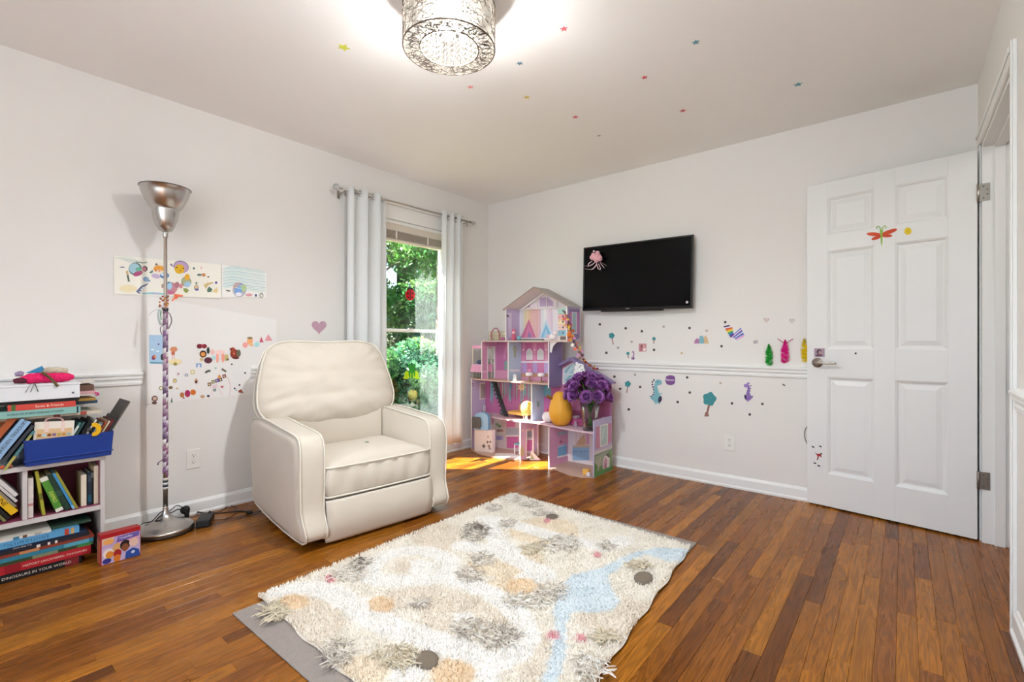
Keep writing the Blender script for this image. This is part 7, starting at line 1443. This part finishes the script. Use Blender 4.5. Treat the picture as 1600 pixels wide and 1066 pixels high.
# spotted ribbon and autumn garland
cl = MB(); P = [Vector((1.205, -.215, .862)), Vector((1.30, -.225, .845)), Vector((1.315, -.24, .79)), Vector((1.27, -.255, .735)), Vector((1.195, -.25, .70)), Vector((1.17, -.245, .76))]
def spot_mat():
    m = bpy.data.materials.new('spotted_cloth'); m.use_nodes = True; N = m.node_tree.nodes; L = m.node_tree.links; b = N['Principled BSDF']; tc = N.new('ShaderNodeTexCoord'); v = N.new('ShaderNodeTexVoronoi'); v.inputs['Scale'].default_value = 52; v.inputs['Randomness'].default_value = .8; L.new(tc.outputs['Object'], v.inputs['Vector'])
    r = N.new('ShaderNodeValToRGB'); r.color_ramp.interpolation = 'CONSTANT'; r.color_ramp.elements[0].color = lin('2a2628'); r.color_ramp.elements[1].position = .26; r.color_ramp.elements[1].color = lin('f2efee'); L.new(v.outputs['Distance'], r.inputs[0]); L.new(r.outputs[0], b.inputs['Base Color']); b.inputs['Roughness'].default_value = .8; return m
vs = []; n = 12
for i in range(n + 1):
    s_ = i / n; a = Vector((1.195, -.235, .868)).lerp(Vector((1.165, -.25, .69)), s_); b = Vector((1.275, -.25, .850)).lerp(Vector((1.335, -.262, .72)), s_)
    for j in range(n + 1): q = j / n; p = a.lerp(b, q); p.y += .010 * math.sin(q * 9 + s_ * 2); p.z -= .012 * math.sin(q * PI) * s_; vs.append(p)
cl.add(vs, [(i * (n + 1) + j, (i + 1) * (n + 1) + j, (i + 1) * (n + 1) + j + 1, i * (n + 1) + j + 1) for i in range(n) for j in range(n)], spot_mat(), True); tag(cl.build('spotted_cloth', solid=.0015), 'white cloth with black spots hanging in front of the gable window', 'cloth')
t = thing('autumn_garland', 'garland of autumn leaves and beads hanging from attic to gable roof', 'garland', (1.25, -.32, .85)); gp = bz([Vector((1.160, -.352, 1.285)), Vector((1.192, -.352, 1.215)), Vector((1.215, -.350, 1.14)), Vector((1.235, -.345, 1.075)), Vector((1.262, -.33, 1.00)), Vector((1.290, -.31, .945)), Vector((1.315, -.285, .885)), Vector((1.345, -.245, .84)), Vector((1.372, -.215, .815))], 8)
for o_ in (0, 1): MB().tube([p + Vector((.006 * math.sin(i * .9 + o_ * PI), .004 * math.cos(i * .9 + o_ * PI), 0)) for i, p in enumerate(gp)], .0022, mat('3f2630', .6), 5).build('cord', t)
rr = random.Random(8); lc = ['c9862c', '8a3a2a', 'd9b03a', 'a8462c', '6a2c3a', 'e0a05a', '7a5a2c', 'd96a5a', 'c98ab0']
for i in range(46):
    p = gp[int(rr.random() * (len(gp) - 1))] + Vector((rr.uniform(-.008, .008), rr.uniform(-.012, -.002), rr.uniform(-.008, .008))); a = rr.uniform(0, 6.28); l = rr.uniform(.028, .055); d = Vector((math.cos(a), rr.uniform(-.35, .0), math.sin(a))).normalized(); s_ = d.cross(Vector((0, 1, 0))).normalized() * l * .26
    MB().add([p, p + d * l * .45 + s_, p + d * l, p + d * l * .45 - s_], [(0, 1, 2, 3)], mat(rr.choice(lc), .6, var=.15, scale=80)).build('leaf', t, solid=.001)
for i in range(22): MB().ball(gp[min(int((i + .5) / 22 * len(gp)), len(gp) - 1)] + Vector((rr.uniform(-.006, .006), -.006, 0)), rr.uniform(.005, .009), mat(rr.choice(['c23a3a', 'e6d6c8', '6a2c4a', 'd98a3a']), .3), 8, 6).build('bead', t)
MB().ball(gp[22] + Vector((-.012, -.02, 0)), .021, mat('e0782c', .3), 14, 10).build('pumpkin_ornament', t); MB().ball(gp[31] + Vector((-.022, -.016, 0)), .018, mat('e6e2da', .3), 12, 8).build('ghost_ornament', t)
# ------------------------------------------------------------------ outside the window
def leaf_mat(name, cols, sc_=1.2):
    m = bpy.data.materials.new(name); m.use_nodes = True; N = m.node_tree.nodes; L = m.node_tree.links; b = N['Principled BSDF']
    g = N.new('ShaderNodeNewGeometry'); n = N.new('ShaderNodeTexNoise'); n.inputs['Scale'].default_value = sc_; n.inputs['Detail'].default_value = 6; L.new(g.outputs['Position'], n.inputs['Vector'])
    r = N.new('ShaderNodeValToRGB'); r.color_ramp.elements[0].position = .3; r.color_ramp.elements[0].color = lin(cols[0]); r.color_ramp.elements[1].position = .72; r.color_ramp.elements[1].color = lin(cols[2]); e = r.color_ramp.elements.new(.5); e.color = lin(cols[1])
    L.new(n.outputs[0], r.inputs[0]); L.new(r.outputs[0], b.inputs['Base Color']); b.inputs['Roughness'].default_value = .5
    tl = N.new('ShaderNodeBsdfTranslucent'); L.new(r.outputs[0], tl.inputs[0]); mx = N.new('ShaderNodeMixShader'); mx.inputs[0].default_value = .45
    L.new(b.outputs[0], mx.inputs[1]); L.new(tl.outputs[0], mx.inputs[2]); L.new(mx.outputs[0], N['Material Output'].inputs[0]); return m
LEAF = [leaf_mat('leaf_green', ('34682f', '5f9440', 'b4c566')), leaf_mat('leaf_deep', ('265a34', '478548', '8cb05c')), leaf_mat('leaf_teal', ('33674e', '5a936a', '9cbd88'))]
BARK = mat('6d5f55', .9, var=.3, scale=12, bump=.6, bscale=18, name='bark')
def foliage(name, parent, blobs, n, size, m, seed):
    g = np.random.default_rng(seed); c = np.array([b[:3] for b in blobs]); r = np.array([b[3] for b in blobs]); k = g.choice(len(blobs), n, p=r ** 2 / (r ** 2).sum())
    d = g.normal(size=(n, 3)); d /= np.linalg.norm(d, axis=1)[:, None]; rad = r[k] * g.random(n) ** .4
    P = c[k] + d * rad[:, None] * np.array([1, 1, .8])
    a = g.normal(size=(n, 3)); a /= np.linalg.norm(a, axis=1)[:, None]; b = np.cross(a, g.normal(size=(n, 3))); b /= np.linalg.norm(b, axis=1)[:, None]
    s = size * (.6 + .8 * g.random(n))[:, None]
    V = np.stack([P - a * s, P + b * s * .45, P + a * s, P - b * s * .45], 1).reshape(-1, 3)
    V -= np.array(wmat(parent).to_translation())
    me = bpy.data.meshes.new(name); me.vertices.add(4 * n); me.vertices.foreach_set('co', V.ravel()); me.loops.add(4 * n); me.loops.foreach_set('vertex_index', np.arange(4 * n)); me.polygons.add(n); me.polygons.foreach_set('loop_start', np.arange(n) * 4)
    me.materials.append(m); me.update(); me.validate(); o = link(me, name, parent); o['kind'] = 'stuff'; return o
GZ = -.55
mb = MB(); mb.box(-40, -T - .02, -22, 40, GZ - .2, GZ, mat('6b6a3e', .95, var=.4, scale=2.5, bump=.4, bscale=9, name='leafy_ground')); struct(mb.build('ground'))
def tree(label, x, y, h, r, crown, lm, n, seed, size=.14, lean=0.):
    t = thing('tree', label, 'tree', (x, y, GZ), group='trees outside the window'); mb = MB()
    mb.tube(bz([(x, y, GZ), (x + lean * .3, y + .05, GZ + h * .35), (x + lean * .7, y - .04, GZ + h * .7), (x + lean, y, GZ + h)], 5), [r * (1.25 - .8 * i / 15) for i in range(16)], BARK, 12); mb.build('trunk', t)
    rr = random.Random(seed); mb = MB()
    for b in crown[:6]: mb.tube(bz([(x + lean * .5, y, GZ + h * rr.uniform(.35, .6)), ((x + b[0]) / 2, (y + b[1]) / 2, b[2] - .2), (b[0], b[1], b[2])], 4), [r * .3 * (1 - .09 * i) for i in range(9)], BARK, 6)
    mb.build('branches', t)
    foliage('foliage', t, crown, n, size, lm, seed)
# sight line through the window runs from (0,-.95) towards (-1,.8)
def at(dist, side, z): return (-dist * .79 - side * .61, -.95 + dist * .61 - side * .79 + .0, z)
def crown(dist, side, zs, spread, r, k, seed):
    g = random.Random(seed); o = []
    for i in range(k):
        p = at(dist + g.uniform(-1, 1) * spread * .6, side + g.uniform(-1, 1) * spread, g.uniform(*zs)); o.append((*p, r * g.uniform(.7, 1.2)))
    return o
spec = [('grey forked tree trunk with thin foliage, right of centre through the upper window pane', 5.4, -.62, 9, .13, (3.2, 5.5), 1.9, .7, 8, 0, 2200),
        ('dark slim tree trunk close to the grey forked one, seen through the window', 6.2, -.95, 10, .13, (3.4, 6), 2.0, .8, 8, 1, 2200),
        ('yellow-green broad tree on the left through the upper window pane', 9.0, 1.2, 8, .16, (.6, 4.6), 2.0, .95, 12, 0, 6000),
        ('deep green tree far behind the others through the window', 13.5, .2, 12, .2, (.5, 7.5), 4.2, 1.5, 16, 1, 9000),
        ('blue-green tree at the right edge of the view through the window', 11.0, -3.2, 11, .2, (.4, 6.0), 2.4, 1.3, 12, 2, 6000),
        ('tall green tree at the left edge of the view through the window', 12.0, 4.0, 11, .2, (.4, 6.0), 2.6, 1.3, 12, 1, 6000)]
for i, (lb, d_, s_, h_, r_, zs_, sp_, cr_, k_, lm_, n_) in enumerate(spec):
    p = at(d_, s_, 0); tree(lb, p[0], p[1], h_, r_, crown(d_, s_, zs_, sp_, cr_, k_, 20 + i), LEAF[lm_], n_ * 3, 40 + i, .075 if d_ < 10 else .10, .15 if i == 0 else 0)
for i, (lb, d_, s_, zs_, lm_, n_) in enumerate([('dense low shrub behind the frog cling outside the window', 5.6, .3, (-.3, .75), 2, 5200), ('dark leafy shrub at the left of the lower window pane', 5.0, 1.5, (-.3, .9), 1, 4600), ('bushy green shrub at the right of the lower window pane', 6.3, -1.4, (-.3, .8), 0, 4600), ('far row of undergrowth under the trees beyond the shrubs', 9.5, .4, (-.3, 1.2), 1, 7000)]):
    p = at(d_, s_, GZ); t = thing('shrub', lb, 'shrub', p, group='shrubs outside the window'); mb = MB(); rr = random.Random(i)
    for k in range(5): mb.tube([(p[0] + rr.uniform(-.1, .1), p[1] + rr.uniform(-.1, .1), GZ), (p[0] + rr.uniform(-.6, .6), p[1] + rr.uniform(-.6, .6), GZ + 1.0)], [.02, .008], BARK, 5)
    mb.build('stems', t); foliage('foliage', t, crown(d_, s_, zs_, 1.3 if i < 3 else 3.5, .55 if i < 3 else .8, 8 if i < 3 else 14, 60 + i), n_ * 3, .05 if i < 3 else .07, LEAF[lm_], 80 + i)
# a tree beside the house whose crown dapples the sun on the window
tx, ty = -5.2, -4.9
cr = [(-.15 - sdir.x * k / -sdir.z * 1.0, -.95 - sdir.y * k / -sdir.z, 1.2 + k) for k in ()]
sun_c = Vector((0, -.9, 1.1)) - sdir * 8.0
g_ = random.Random(9); crn = [(sun_c.x + g_.uniform(-1.1, 1.1), sun_c.y + g_.uniform(-1.1, 1.1), sun_c.z + g_.uniform(-1., 1.2), .55) for _ in range(9)]
tree('tall tree outside whose crown dapples the sunlight on the window', sun_c.x, sun_c.y - .6, 9.5, .16, crn, LEAF[0], 110, 99, .15)
